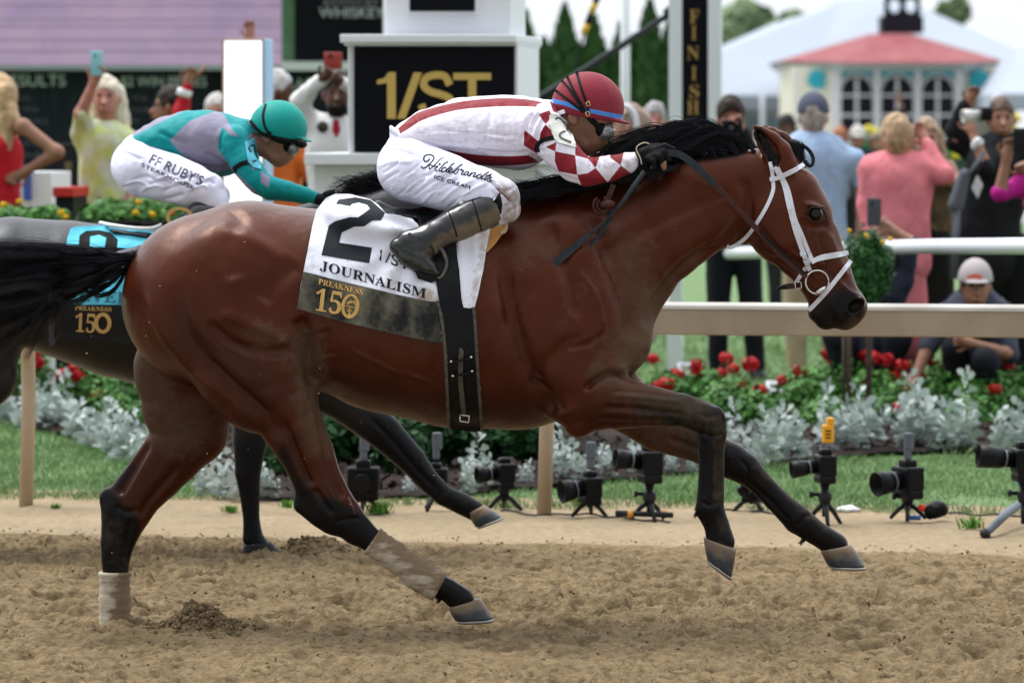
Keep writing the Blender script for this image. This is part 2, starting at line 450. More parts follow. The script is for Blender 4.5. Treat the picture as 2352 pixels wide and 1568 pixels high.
# ------------------------------------------------------------------ ground
def BX(x): return 16.98 - .2 * x          # line where dark harrowed dirt meets the pale edge
def GX(x): return 18.55 - .2 * x          # line where the turf starts
def dirt_material(name, c1, c2, c3, p1, p2, p3):
    m = M(name, c1, .95, spec=.12); g = G(m)
    a = g.noise(2.2, 6, (1, .8, 1)); b = g.noise(34, 7, (.7, 1, 1), .6); f = g.noise(240, 4)
    def tri(x, y, z):
        c = g.mix(g.step(a, .35, .65), x, y); c = g.mix(g.step(b, .40, .68, 0, .85), c, z); return g.mix(g.step(f, .35, .7, 0, .4), c, tuple(q * 1.4 for q in x))
    t = g.attr('pale'); s1 = g.step(g.math('ADD', t, g.math('MULTIPLY', g.math('SUBTRACT', b, .5), .5)), .3, .7)
    g.color(g.mix(s1, tri(c1, c2, c3), tri(p1, p2, p3)))
    g.bump(g.math('ADD', b, g.math('MULTIPLY', f, .4)), 1.0, .016)
    return m
m_track = dirt_material('track_dirt', (.262, .190, .106), (.190, .136, .075), (.058, .040, .023), (.38, .295, .19), (.30, .23, .145), (.19, .14, .085))
def cells(x, y, size, seed, rmin, rmax):
    """rounded clods: one jittered lump per cell, returns height 0..1"""
    qx, qy = x / size, y / size; ix, iy = np.floor(qx).astype(np.int64), np.floor(qy).astype(np.int64); out = np.zeros_like(x)
    for a in (-1, 0, 1):
        for b in (-1, 0, 1):
            cx_, cy_ = ix + a, iy + b; h1 = _hash(cx_, cy_, 0 * cx_, seed); h2 = _hash(cx_, cy_, 0 * cx_ + 1, seed); h3 = _hash(cx_, cy_, 0 * cx_ + 2, seed); h4 = _hash(cx_, cy_, 0 * cx_ + 3, seed)
            r = rmin + (rmax - rmin) * h3 ** 2; ex = (qx - cx_ - h1) / r; ey = (qy - cy_ - h2) / (r * (.6 + .6 * h4)); c = h4 * 3; d2 = (ex * np.cos(c) + ey * np.sin(c)) ** 2 + (ey * np.cos(c) - ex * np.sin(c)) ** 2 * 1.5
            out = np.maximum(out, np.clip(1 - d2, 0, 1) ** .6 * r)
    return out
def track_height(x, y):
    z = 0 * x; wx = noise(np.stack([x, y, z], -1), 7, 71, 2) * .03; wy = noise(np.stack([x, y, z], -1), 7, 73, 2) * .03; xx, yy = x + wx, y + wy
    p = np.stack([xx, yy, z], -1); big = noise(p, 1.6, 2, 2) * .010
    rg = (1 - np.abs(noise(p, 9, 1, 2))) ** 3; c3 = noise(p, 48, 9, 2)
    pits = sm(.10, .5, noise(p, 8, 21, 2)); pits2 = sm(.15, .5, noise(p, 19, 23, 2))
    cl = cells(xx, yy, .10, 5, .05, .40) * .034 + cells(xx + 3, yy, .050, 6, .15, .5) * .026 + cells(xx + 5, yy, .026, 7, .2, .55) * .020
    amt = 1 + .5 * noise(p, .8, 31)
    return big - .012 + amt * (.018 * rg + cl + .008 * c3 - .040 * pits - .034 * pits2)
def grid_mesh(name, xs, ys, hf, m, kind='structure', shear=True, pale=None):
    X, Y = np.meshgrid(xs, ys); 
    if shear: Y = Y - .2 * X
    Z = hf(X, Y); V = np.stack([X, Y, Z], -1).reshape(-1, 3); a, b = X.shape
    i = (np.arange(a - 1)[:, None] * b + np.arange(b - 1)[None]).ravel()
    Q = np.stack([i, i + 1, i + b + 1, i + b], 1)
    return tag(mk(name, V, Q, m, attrs={'pale': pale(X, Y).ravel()} if pale else None), kind=kind)
MOUNDS = [(P(450, 1440, gy(1440)), .085, .075, 3), (P(275, 1452, 14.2), .10, .03, 4), (P(590, 1268, 16.45), .12, .02, 6), (P(725, 1262, gy(1265)), .11, .06, 7)]
_R = np.random.default_rng(77); PRINTS = [(_R.uniform(-2.1, 2.1), _R.uniform(12.9, 16.7), _R.uniform(.05, .075), _R.uniform(.02, .04)) for _ in range(46)]
def hf_track(X, Y):
    k = 1 - sm(-.35, .15, Y - BX(X))
    h = track_height(X, Y) * (k * .92 + .08) + .008 * (1 - k) * noise(np.stack([X, Y, 0 * X], -1), 3.5, 51, 3) * 2.2
    for px_, py_, r, dpt in PRINTS:                 # hoof prints with a pushed-up rim
        yy = py_ - .2 * px_; d = np.hypot((X - px_) * .85, Y - yy) / r; h = h + dpt * (-np.exp(-d ** 4) + .45 * np.exp(-((d - 1.35) / .35) ** 2) * (1 + .6 * np.sin(np.arctan2(Y - yy, X - px_) * 3 + px_ * 9)))
    for c, r, a, s in MOUNDS: h = h + a * np.exp(-(((X - c[0]) ** 2 + (Y - c[1]) ** 2) / (r * r))) * (1 + .8 * noise(np.stack([X, Y, 0 * X], -1), 30, s, 2))
    return h
pf = lambda X, Y: sm(-.15, .12, Y - BX(X) + .12 * noise(np.stack([X, Y, 0 * X], -1), 3, 8, 2))
grid_mesh('track', np.concatenate([np.arange(-9, -2.6, .06), np.arange(-2.55, 2.55, .0085), np.arange(2.6, 9, .06)]), np.concatenate([np.arange(12.2, 17.4, .0125), np.arange(17.4, 19.0, .03)]), hf_track, m_track, pale=pf)
m_far = M('turf_base', (.095, .165, .060), .95, col2=(.13, .20, .085), vscale=3, bump=.5, bscale=60)
grid_mesh('lawn', np.concatenate([np.arange(-40, -4, 3), np.arange(-4, 4, .1), np.arange(4, 41, 3)]), np.concatenate([np.arange(18.9, 30, .1), np.arange(30, 80, 5)]), lambda X, Y: .012 * noise(np.stack([X, Y, 0 * X], -1), 2.2, 8, 2) - .004, m_far)
V = np.array([(-900, -40, -.12), (900, -40, -.12), (900, 1500, -.12), (-900, 1500, -.12)]); tag(mk('ground', V, [(0, 1, 2, 3)], M('pavement_far', (.30, .30, .28), .9, var=.15, vscale=.4)), kind='structure')
def crumbs():
    ico = [(0, 0, 1), (.894, 0, .447), (.276, .851, .447), (-.724, .526, .447), (-.724, -.526, .447), (.276, -.851, .447), (.724, .526, -.447), (-.276, .851, -.447), (-.894, 0, -.447), (-.276, -.851, -.447), (.724, -.526, -.447), (0, 0, -1)]
    fc = [(0, 1, 2), (0, 2, 3), (0, 3, 4), (0, 4, 5), (0, 5, 1), (1, 6, 2), (2, 7, 3), (3, 8, 4), (4, 9, 5), (5, 10, 1), (2, 6, 7), (3, 7, 8), (4, 8, 9), (5, 9, 10), (1, 10, 6), (6, 11, 7), (7, 11, 8), (8, 11, 9), (9, 11, 10), (10, 11, 6)]
    ico = np.array(ico); fc = np.array(fc); n = 6500
    x = NR.uniform(-2.3, 2.3, n); y = NR.uniform(12.6, 17.2, n) - .2 * x; s = .002 + .0055 * NR.random(n) ** 3
    k = 1500; x[:k] = MOUNDS[0][0][0] + NR.normal(0, .07, k) + .01; y[:k] = MOUNDS[0][0][1] + NR.normal(0, .05, k); s[:k] = .004 + .007 * NR.random(k) ** 2
    x[k:k + 500] = MOUNDS[3][0][0] + NR.normal(0, .07, 500); y[k:k + 500] = MOUNDS[3][0][1] + NR.normal(0, .06, 500); s[k:k + 500] = .004 + .006 * NR.random(500) ** 2
    z = hf_track(x, y) + s * .2
    W = ico[None] * (1 + NR.uniform(-.25, .25, (n, 12, 1))) * (NR.uniform(.6, 1.3, (n, 1, 3)) * s[:, None, None]) + np.stack([x, y, z], 1)[:, None]
    return W.reshape(-1, 3), (fc[None] + (np.arange(n) * 12)[:, None, None]).reshape(-1, 3)
v, f = crumbs(); tag(mk('dirt_crumbs', v, f, m_track, smooth=False, attrs={'pale': np.zeros(len(v))}), 'loose crumbs of brown dirt scattered over the harrowed track', 'dirt', kind='stuff')

# turf blades
def bed_front(px):                # photo row where the planted bed starts, by photo column
    return np.interp(px, [-400, 0, 150, 340, 500, 620, 900, 1050, 1300, 1500, 1700, 2000, 2352, 2700], [930, 962, 1005, 1062, 1125, 1155, 1150, 1140, 1118, 1100, 1078, 1048, 1036, 1030])
def in_bed(x, y):
    px = CX + x / y * FL; py = HY + FL * EYE / y
    return (py < bed_front(px)) & (y < 25.8)
def blades(n, ylo, yhi, hmin, hmax, wd, seed):
    R = np.random.default_rng(seed); y = R.uniform(ylo, yhi, n); hw = y * .125 + .1; x = R.uniform(-1, 1, n) * hw
    y0 = y - .2 * x * (yhi < 22); k = y0 > GX(x) + .25 * noise(np.stack([x, y0, 0 * x], -1), 2.5, 61, 3) + R.exponential(.06, n) * 0 - .05
    k &= ~in_bed(x, y0); x = x[k]; y = y0[k]; n = len(x)
    bare = noise(np.stack([x, y, 0 * x], -1), 1.6, 81, 3); kk = ~((bare > .22) & (y < GX(x) + 1.3) & (R.random(n) < .85)); x = x[kk]; y = y[kk]; n = len(x)
    h = R.uniform(hmin, hmax, n) * (.75 + .5 * noise(np.stack([x, y, 0 * x], -1), 3, 91, 2)); a = R.uniform(0, 6.28, n); dx = np.cos(a) * wd; dy = np.sin(a) * wd; lx = R.normal(0, .35, n) * h; ly = R.normal(0, .35, n) * h
    B = np.stack([x, y, np.zeros(n)], 1)
    V = np.stack([B + np.stack([-dx, -dy, 0 * x], 1), B + np.stack([dx, dy, 0 * x], 1), B + np.stack([lx * .4 + dx * .6, ly * .4 + dy * .6, h * .6], 1), B + np.stack([lx, ly, h], 1)], 1)
    return V.reshape(-1, 3), (np.arange(n)[:, None] * 4 + np.arange(4)[None]), n
m_blade = M('turf_blades', (.125, .23, .072), .7, col2=(.23, .33, .155), vscale=3.5)
a = blades(70000, 18.2, 21.8, .012, .045, .0022, 5); b = blades(60000, 21.5, 34, .02, .06, .005, 6)
Vg = np.concatenate([a[0], b[0]]); Fg = np.concatenate([a[1], b[1] + len(a[0])])
tag(mk('grass', Vg, Fg, m_blade, smooth=False), 'short green turf between the track, the flower bed and the spectators', 'grass', kind='stuff')
def clump(px, py, n, s):
    c = P(px, py, gy(py)); R = np.random.default_rng(int(px)); V = []; F = []
    for i in range(n):
        a = R.uniform(0, 6.28); h = s * R.uniform(.5, 1); b_ = c + np.array((R.normal(0, s * .35), R.normal(0, s * .3), 0)); t = b_ + np.array((math.cos(a) * s * .5, math.sin(a) * s * .5, h)); w_ = np.array((-math.sin(a), math.cos(a), 0)) * .004
        V += [b_ - w_, b_ + w_, (b_ + t) / 2 + w_ + (0, 0, h * .15), t]; F.append(tuple(range(len(V) - 4, len(V))))
    return np.array(V), F
ps = [clump(*q) for q in ((280, 1172, 50, .035), (530, 1175, 70, .035), (870, 1178, 130, .06), (700, 1172, 60, .04), (2230, 1213, 50, .06), (1340, 1160, 60, .05), (130, 1168, 40, .03), (660, 1165, 50, .04))]
v, f = join(ps); tag(mk('weeds', v, f, M('weed_green', (.12, .27, .04), .6), smooth=False), 'sparse green weeds sprouting along the pale sandy edge', 'weeds', kind='stuff')
# planted bed
cols = np.linspace(-350, 2700, 90); rows = []
for t in np.linspace(0, 1, 26): rows.append([np.array(P(c, 0, 1))[:1].tolist() for c in cols])
V = []
for t in np.linspace(0, 1, 26):
    for c in cols:
        y0 = gy(bed_front(c)) + .05 * math.sin(c * .05); y = y0 + (25.6 - y0) * t; V.append(((c - CX) / FL * y, y, .02 + .03 * math.sin(t * math.pi) + .02 * noise(np.array([[c * .02, y * 3, 0]]), 2, 77, 2)[0] * (t > .01)))
nc = len(cols); F = [(r * nc + k, r * nc + k + 1, (r + 1) * nc + k + 1, (r + 1) * nc + k) for r in range(25) for k in range(nc - 1)]
m_mulch = M('mulch', (.018, .012, .010), .95, col2=(.045, .032, .028), vscale=60, bump=1, bscale=60)
tag(mk('flower_bed', V, F, m_mulch), kind='structure')
R = np.random.default_rng(3); V = []; F = []
for i in range(5200):
    c = R.uniform(-200, 2500); y0 = gy(bed_front(c)); y = y0 + (25.3 - y0) * R.random() ** 1.5; x = (c - CX) / FL * y; a = R.uniform(0, 3.14); l = R.uniform(.008, .03); w_ = l * .3
    b = np.array((x, y, .06)); u = np.array((math.cos(a), math.sin(a), R.normal(0, .5))) * l; v_ = np.array((-math.sin(a), math.cos(a), R.normal(0, .5))) * w_; V += [b - u - v_, b + u - v_, b + u + v_, b - u + v_]; F.append(tuple(range(len(V) - 4, len(V))))
tag(mk('wood_chips', V, F, M('bark_chips', (.03, .02, .016), .9, var=.5, vscale=20), smooth=False), 'dark bark chips covering the flower bed', 'mulch', kind='stuff')
# ------------------------------------------------------------------ horses
def coat_material(name, base, dark, dust_col, rough=.28, tint=(1.0, .56, .40)):
    m = M(name, base, rough); g = G(m)
    n1 = g.noise(9, 5); n2 = g.noise(260, 3, (1, 1, 1)); hair = g.noise(420, 3, (.35, 1, 1))
    c = g.mix(g.step(n1, .3, .7), base, tuple(x * .72 for x in base))
    bl = g.attr('black'); du = g.attr('dust'); shade_ = g.attr('painted_shade'); c = g.mix(g.math('MULTIPLY', g.step(g.math('ADD', shade_, g.math('MULTIPLY', g.math('SUBTRACT', n1, .5), .3)), 0, 1), .8), c, (.0115, .0032, .0020)); n3 = g.noise(24, 4)  # coat colour darkened where the shade mask is painted
    c = g.mix(g.step(g.math('ADD', bl, g.math('MULTIPLY', g.math('SUBTRACT', n1, .5), .35)), .25, .75), c, dark)
    dn = g.noise(38, 6); fine = g.step(n2, .3, .65)
    dm = g.math('MULTIPLY', g.step(g.math('ADD', du, g.math('MULTIPLY', g.math('SUBTRACT', dn, .5), .9)), .2, 1.0), g.math('ADD', g.math('MULTIPLY', fine, .45), .55))
    c = g.mix(g.math('MULTIPLY', dm, .82), c, dust_col)
    # dried mud flecks
    v = g.n('ShaderNodeTexVoronoi'); v.inputs['Scale'].default_value = 34; tc = g.n('ShaderNodeTexCoord'); g.l(tc.outputs['Object'], v.inputs['Vector'])
    sp = g.math('MULTIPLY', g.step(v.outputs['Distance'], .055, .035), g.step(g.noise(14, 2), .56, .62))
    c = g.mix(g.math('MULTIPLY', sp, .8), c, (.42, .31, .2))
    g.color(c)
    g.rough(g.math('ADD', g.step(dm, 0, 1, rough, .85), g.math('MULTIPLY', hair, .12)))
    g.bump(g.math('ADD', g.math('MULTIPLY', hair, .35), g.math('ADD', g.math('MULTIPLY', n2, g.math('MULTIPLY', dm, 1.2)), g.math('ADD', g.math('MULTIPLY', dn, .4), g.math('MULTIPLY', n3, .9)))), .42, .0035)
    b_ = m.node_tree.nodes['Principled BSDF']; g.l(g.mix(bl, (.40, .40, .40), (.15, .15, .15)), b_.inputs['Specular IOR Level']); g.l(g.mix(bl, tint, (.85, .9, 1.0)), b_.inputs['Specular Tint']); b_.inputs['Sheen Weight'].default_value = .0
    pass
    return m
m_hair = M('black_hair', (.007, .006, .007), .45, spec=.35); m_hair.node_tree.nodes['Principled BSDF'].inputs['Specular Tint'].default_value = (.8, .85, 1, 1)
m_hoof = M('hoof_horn', (.075, .08, .085), .38, var=.3, vscale=14, bump=.15, bscale=60)
g = G(m_hoof); co = g.attr('cor'); g.color(g.mix(g.step(g.math('ADD', co, g.math('MULTIPLY', g.math('SUBTRACT', g.noise(26, 6), .5), 1.1)), .35, .85), (.030, .036, .042), (.175, .122, .075)))
m_shoe = M('shoe_metal', (.26, .24, .21), .5, metal=.6)
m_band = M('bandage', (.33, .24, .15), .85); g = G(m_band)
bn = g.noise(11, 5, (1, 1, 3)); g.color(g.mix(g.step(g.math('ADD', bn, g.attr('clean')), .50, .66), (.22, .155, .095), (.50, .44, .34)))
g.bump(g.math('ADD', g.noise(30, 4, (1, 1, 3)), g.noise(300, 2)), .6, .006)
m_eye = M('horse_eye', (.004, .0025, .002), .10, spec=.30)
m_dark = M('dark_cavity', (.012, .006, .006), .6)

def horse_field(tor, limbs, Yc, lo, hi, h, extra=None):
    F = SDF(lo, hi, h)
    def conv(s):
        x, y, r, ry, dy = s; Y = Yc + dy; p = P(x, y, Y); return p, r / FL * Y, ry
    for secs, k in tor + limbs:
        F.limb([conv(s) for s in secs], k)
    if extra: extra(F)
    return F
def relief(V, Q, curves, Yc):
    N = vnormals(V, Q); p = topx(V); D = np.zeros(len(V)); face = np.clip(-N[:, 1] * 1.6, 0, 1)
    for pts, wd, amp, side in curves:
        q = spline(pts, 5); d, t = segdist(p, q)
        m = np.exp(-(d / wd) ** 2) * sm(0, .15, t) * sm(1, .85, t)
        if side < 0: m = m * (V[:, 1] < Yc)
        elif side > 0: m = m * (V[:, 1] > Yc)
        D += amp * 1.7 * m * face
    return V + N * D[:, None]
def mask(V, segs, Yc):
    p = topx(V); out = np.zeros(len(V))
    for (pts, r, soft, val, side) in segs:
        d, _ = segdist(p, pts); m = val * (1 - sm(r - soft, r + soft, d))
        if side < 0: m = m * (V[:, 1] < Yc + .02)
        elif side > 0: m = m * (V[:, 1] > Yc + .02)
        out = np.maximum(out, m)
    return out
def hoof(cb, cf, sb, sf, wd, Y, parent, shoe=True, mat=None):
    """cb,cf coronet back/front; sb,sf sole heel/toe (px)"""
    n = 28; V = []; att = []; rows = 9
    for i in range(rows):
        t = i / (rows - 1)
        A = P(*(np.array(cb) * (1 - t) + np.array(sb) * t), Y); B = P(*(np.array(cf) * (1 - t) + np.array(sf) * t), Y)
        c = (A + B) / 2; hx = (B - A) / 2; bul = 1 + .03 * math.sin(t * math.pi)
        for k in range(n):
            a = 2 * math.pi * k / n; ca, sa = math.cos(a), math.sin(a)
            ca = np.sign(ca) * abs(ca) ** (.85 if ca > 0 else .6)
            V.append(c + hx * ca * bul + np.array((0, sa * wd * (.82 + .28 * t) * bul, 0))); att.append(1 - t)
    c0 = len(V); V.append(np.mean(V[:n], 0)); att.append(1); V.append(np.mean(V[(rows - 1) * n:rows * n], 0)); att.append(0)
    F = []
    for i in range(rows - 1):
        for k in range(n): F.append((i * n + k, i * n + (k + 1) % n, (i + 1) * n + (k + 1) % n, (i + 1) * n + k))
    for k in range(n): F.append((c0, (k + 1) % n, k)); F.append((c0 + 1, (rows - 1) * n + k, (rows - 1) * n + (k + 1) % n))
    o = mk('hoof', V, F, mat or m_hoof, parent, attrs={'cor': np.array(att)})
    if shoe:
        A, B = P(*sb, Y), P(*sf, Y); c = (A + B) / 2; hx = (B - A) / 2; u = np.cross(hx / np.linalg.norm(hx), (0, 1, 0)); u = u / np.linalg.norm(u); u = u if u[2] < 0 else -u
        path = [c + hx * math.cos(a) * 1.02 + np.array((0, math.sin(a) * wd * 1.1, 0)) + u * .004 for a in np.linspace(-2.5, 2.5, 26)]
        v, f = tubes([path], [.0052], 6); mk('horseshoe', v, f, m_shoe, o)
    return o
def bandage(secs, Yc, parent, clean=0.0, label=None):
    V = []; n = 28; q = spline([(x, y, r, ry, dy) for x, y, r, ry, dy in secs], 6); F = []; m = len(q)
    for i, s in enumerate(q):
        Y = Yc + s[4]; c = P(s[0], s[1], Y); a0 = q[max(0, i - 1)]; b0 = q[min(m - 1, i + 1)]; t = np.array((b0[0] - a0[0], 0, -(b0[1] - a0[1]))); t /= np.linalg.norm(t)
        nn = np.array((t[2], 0, -t[0])); rr = s[2] / FL * Y + .010
        wob = .0022 * math.sin(i * 2.3) + .0012 * math.sin(i * .77 + 1)
        for k in range(n):
            a = 2 * math.pi * k / n; V.append(c + nn * math.cos(a) * (rr + wob) + np.array((0, math.sin(a) * (s[3] + .014 + wob), 0)))
    for i in range(m - 1):
        for k in range(n): F.append((i * n + k, (i + 1) * n + k, (i + 1) * n + (k + 1) % n, i * n + (k + 1) % n))
    F.append(tuple(range(n))); F.append(tuple((m - 1) * n + k for k in range(n))[::-1])
    V = np.array(V); p = topx(V); cx = np.repeat([s[0] for s in q], n)
    o = mk('leg_bandage', V, F, m_band, parent, attrs={'clean': clean * np.clip((cx - p[:, 0]) / 25 + .2, -.6, 1)})
    return o
def hair_strands(name, gen, count, m, parent, r0=.0016, sides=3):
    paths = []; rr = []
    for i in range(count):
        pts = gen(i)
        if pts is None: continue
        q = spline(pts, 5); paths.append(np.array([P(a[0], a[1], a[2]) for a in q]))
        rr.append(np.linspace(r0, r0 * .25, len(q)) * RN.uniform(.6, 1.3))
    v, f = tubes(paths, rr, sides, cap=False)
    return mk(name, v, f, m, parent)

# ---------- the bay in front
Y1 = 14.1
def build_bay():
    root = empty('racehorse', P(1000, gyinv(14.1), Y1), 'bay racehorse with black legs galloping in front, white bridle on its head', 'horse')
    N, Fr = -.13, .13
    torso = [([(480, 688, 200, .25, 0), (570, 668, 207, .275, 0), (660, 678, 203, .27, 0), (780, 695, 208, .275, 0), (900, 716, 234, .29, 0),
               (1060, 733, 251, .30, 0), (1180, 722, 264, .27, 0), (1247, 712, 256, .23, 0)], .03),
             ([(1000, 590, 100, .10, 0), (1170, 540, 92, .08, 0), (1290, 520, 90, .08, 0)], .06),
             ([(1290, 650, 205, .19, 0), (1410, 582, 162, .145, 0), (1500, 530, 130, .115, 0), (1600, 470, 116, .092, 0), (1700, 450, 106, .082, 0)], .05),
             ([(1740, 425, 78, .075, 0), (1785, 480, 98, .088, 0), (1812, 515, 98, .088, 0), (1850, 560, 83, .072, 0), (1887, 620, 66, .058, 0), (1915, 680, 57, .055, 0), (1937, 704, 52, .056, 0)], .02),
             ([(1760, 400, 58, .06, 0), (1828, 440, 57, .07, 0), (1850, 490, 60, .078, 0)], .02),
             ([(1890, 715, 34, .04, 0), (1898, 730, 28, .036, 0)], .012),
             ([(1940, 725, 32, .045, 0), (1962, 705, 30, .05, 0)], .01)]
    near_hind = [(560, 735, 175, .12, -.14), (580, 822, 145, .115, -.14), (604, 880, 116, .10, -.14), (645, 924, 87, .085, -.14), (671, 976, 72, .07, -.14),
                 (706, 1043, 62, .055, -.14), (728, 1100, 56, .045, -.14), (760, 1158, 54, .044, -.14), (787, 1184, 47, .04, -.14), (820, 1215, 37, .034, -.14),
                 (854, 1241, 28, .03, -.14), (930, 1293, 27, .03, -.14), (963, 1319, 30, .035, -.14), (1001, 1343, 29, .033, -.14), (1027, 1354, 26, .031, -.14), (1060, 1378, 30, .036, -.14)]
    far_hind = [(560, 760, 165, .11, .12), (435, 850, 128, .10, Fr), (430, 930, 105, .085, Fr), (438, 985, 87, .075, Fr), (398, 1040, 70, .06, Fr), (358, 1087, 64, .05, Fr),
                (318, 1130, 58, .045, Fr), (287, 1180, 55, .042, Fr), (270, 1245, 39, .036, Fr), (265, 1285, 32, .03, Fr), (264, 1350, 28, .03, Fr), (264, 1400, 29, .034, Fr), (270, 1450, 30, .035, Fr)]
    near_fore = [(1330, 850, 110, .085, -.13), (1370, 905, 84, .075, -.14), (1420, 924, 62, .066, -.14), (1500, 934, 47, .054, -.14), (1568, 942, 38, .045, -.14), (1630, 965, 37, .045, -.14), (1637, 990, 33, .042, -.14),
                 (1633, 1030, 30, .032, -.14), (1634, 1080, 29, .027, -.14), (1632, 1140, 31, .031, -.14), (1630, 1168, 33, .035, -.14), (1646, 1204, 29, .031, -.14), (1656, 1244, 33, .036, -.14)]
    elbow = [(1320, 940, 60, .06, -.15), (1328, 968, 36, .04, -.15)]
    far_fore = [(1360, 880, 95, .08, .13), (1450, 935, 62, .065, Fr), (1510, 985, 50, .055, Fr), (1600, 1018, 42, .047, Fr), (1680, 1058, 41, .045, Fr), (1712, 1076, 37, .042, Fr),
                (1738, 1100, 29, .033, Fr), (1780, 1145, 27, .028, Fr), (1832, 1192, 33, .036, Fr), (1873, 1222, 28, .031, Fr), (1920, 1252, 29, .036, Fr)]
    hockp = [(250, 1142, 22, .02, Fr), (300, 1170, 36, .03, Fr)]
    hockn = [(698, 1158, 24, .02, -.14), (760, 1190, 34, .03, -.14)]
    pec = [[(1400, 720, 88, .08, s * .075), (1425, 785, 68, .08, s * .075)] for s in (-1, 1)]
    scap = [[(1330, 560, 90, .09, s * .12), (1310, 700, 120, .10, s * .135), (1300, 830, 110, .10, s * .135)] for s in (-1, 1)]
    haunch = [[(520, 640, 120, .09, s * .17), (470, 700, 130, .09, s * .15)] for s in (-1, 1)]
    cheek = [[(1772, 500, 62, .05, s * .05), (1790, 550, 40, .04, s * .055)] for s in (-1, 1)]
    limbs = [(near_hind, .05), (far_hind, .05), (near_fore, .03), (far_fore, .03), (elbow, .02), (hockp, .025), (hockn, .025)] + [(p, .04) for p in pec + haunch] + [(p, .06) for p in scap] + [(p, .02) for p in cheek]
    near_ear = [(1797, 378, 35, .034, -.055), (1786, 352, 34, .030, -.062), (1767, 328, 28, .022, -.07), (1749, 309, 18, .015, -.075), (1735, 292, 6, .006, -.08)]
    far_ear = [(x + 22, y - 1, r, ry, -dy) for x, y, r, ry, dy in near_ear]
    limbs += [(near_ear, .012), (far_ear, .012)]
    def extra(F):
        # ear opening, nostril, eye socket, mouth
        Y = Y1 - .09
        for a, b in zip([(1779, 366, 15), (1768, 343, 19), (1754, 320, 14), (1744, 306, 8)], [(1768, 343, 19), (1754, 320, 14), (1744, 306, 8), (1737, 297, 2)]):
            k = Y / FL; F.cap(P(a[0], a[1], Y), P(b[0], b[1], Y), a[2] * k, b[2] * k, .026, .016, .004, 'sub')
        c = P(1966, 703, Y1 - .055); F.ell(c, (.036, .036, .021), rot_y(-38), .012); F.ell(c + (0, -.016, 0), (.032, .044, .025), rot_y(-38), .004, 'sub')
        c = P(1966, 703, Y1 + .055); F.ell(c, (.028, .026, .020), rot_y(-35), .006, 'sub')
        for s in (-1, 1):
            F.ell(P(1874, 473, Y1 + s * .083), (.034, .012, .008), rot_y(12), .014)      # brow
            F.ell(P(1873, 492, Y1 + s * .098), (.026, .02, .021), None, .010, 'sub')
            F.chain([(*P(1893, 680, Y1 + s * .060), .006), (*P(1907, 712, Y1 + s * .056), .010), (*P(1914, 738, Y1 + s * .046), .012), (*P(1917, 768, Y1 + s * .01), .013)], .003, 'sub')
    F = horse_field(torso, limbs, Y1, (-1.45, 13.74, -.06), (1.24, 14.47, 1.70), .0058, extra)
    V, Q = F.mesh(2)
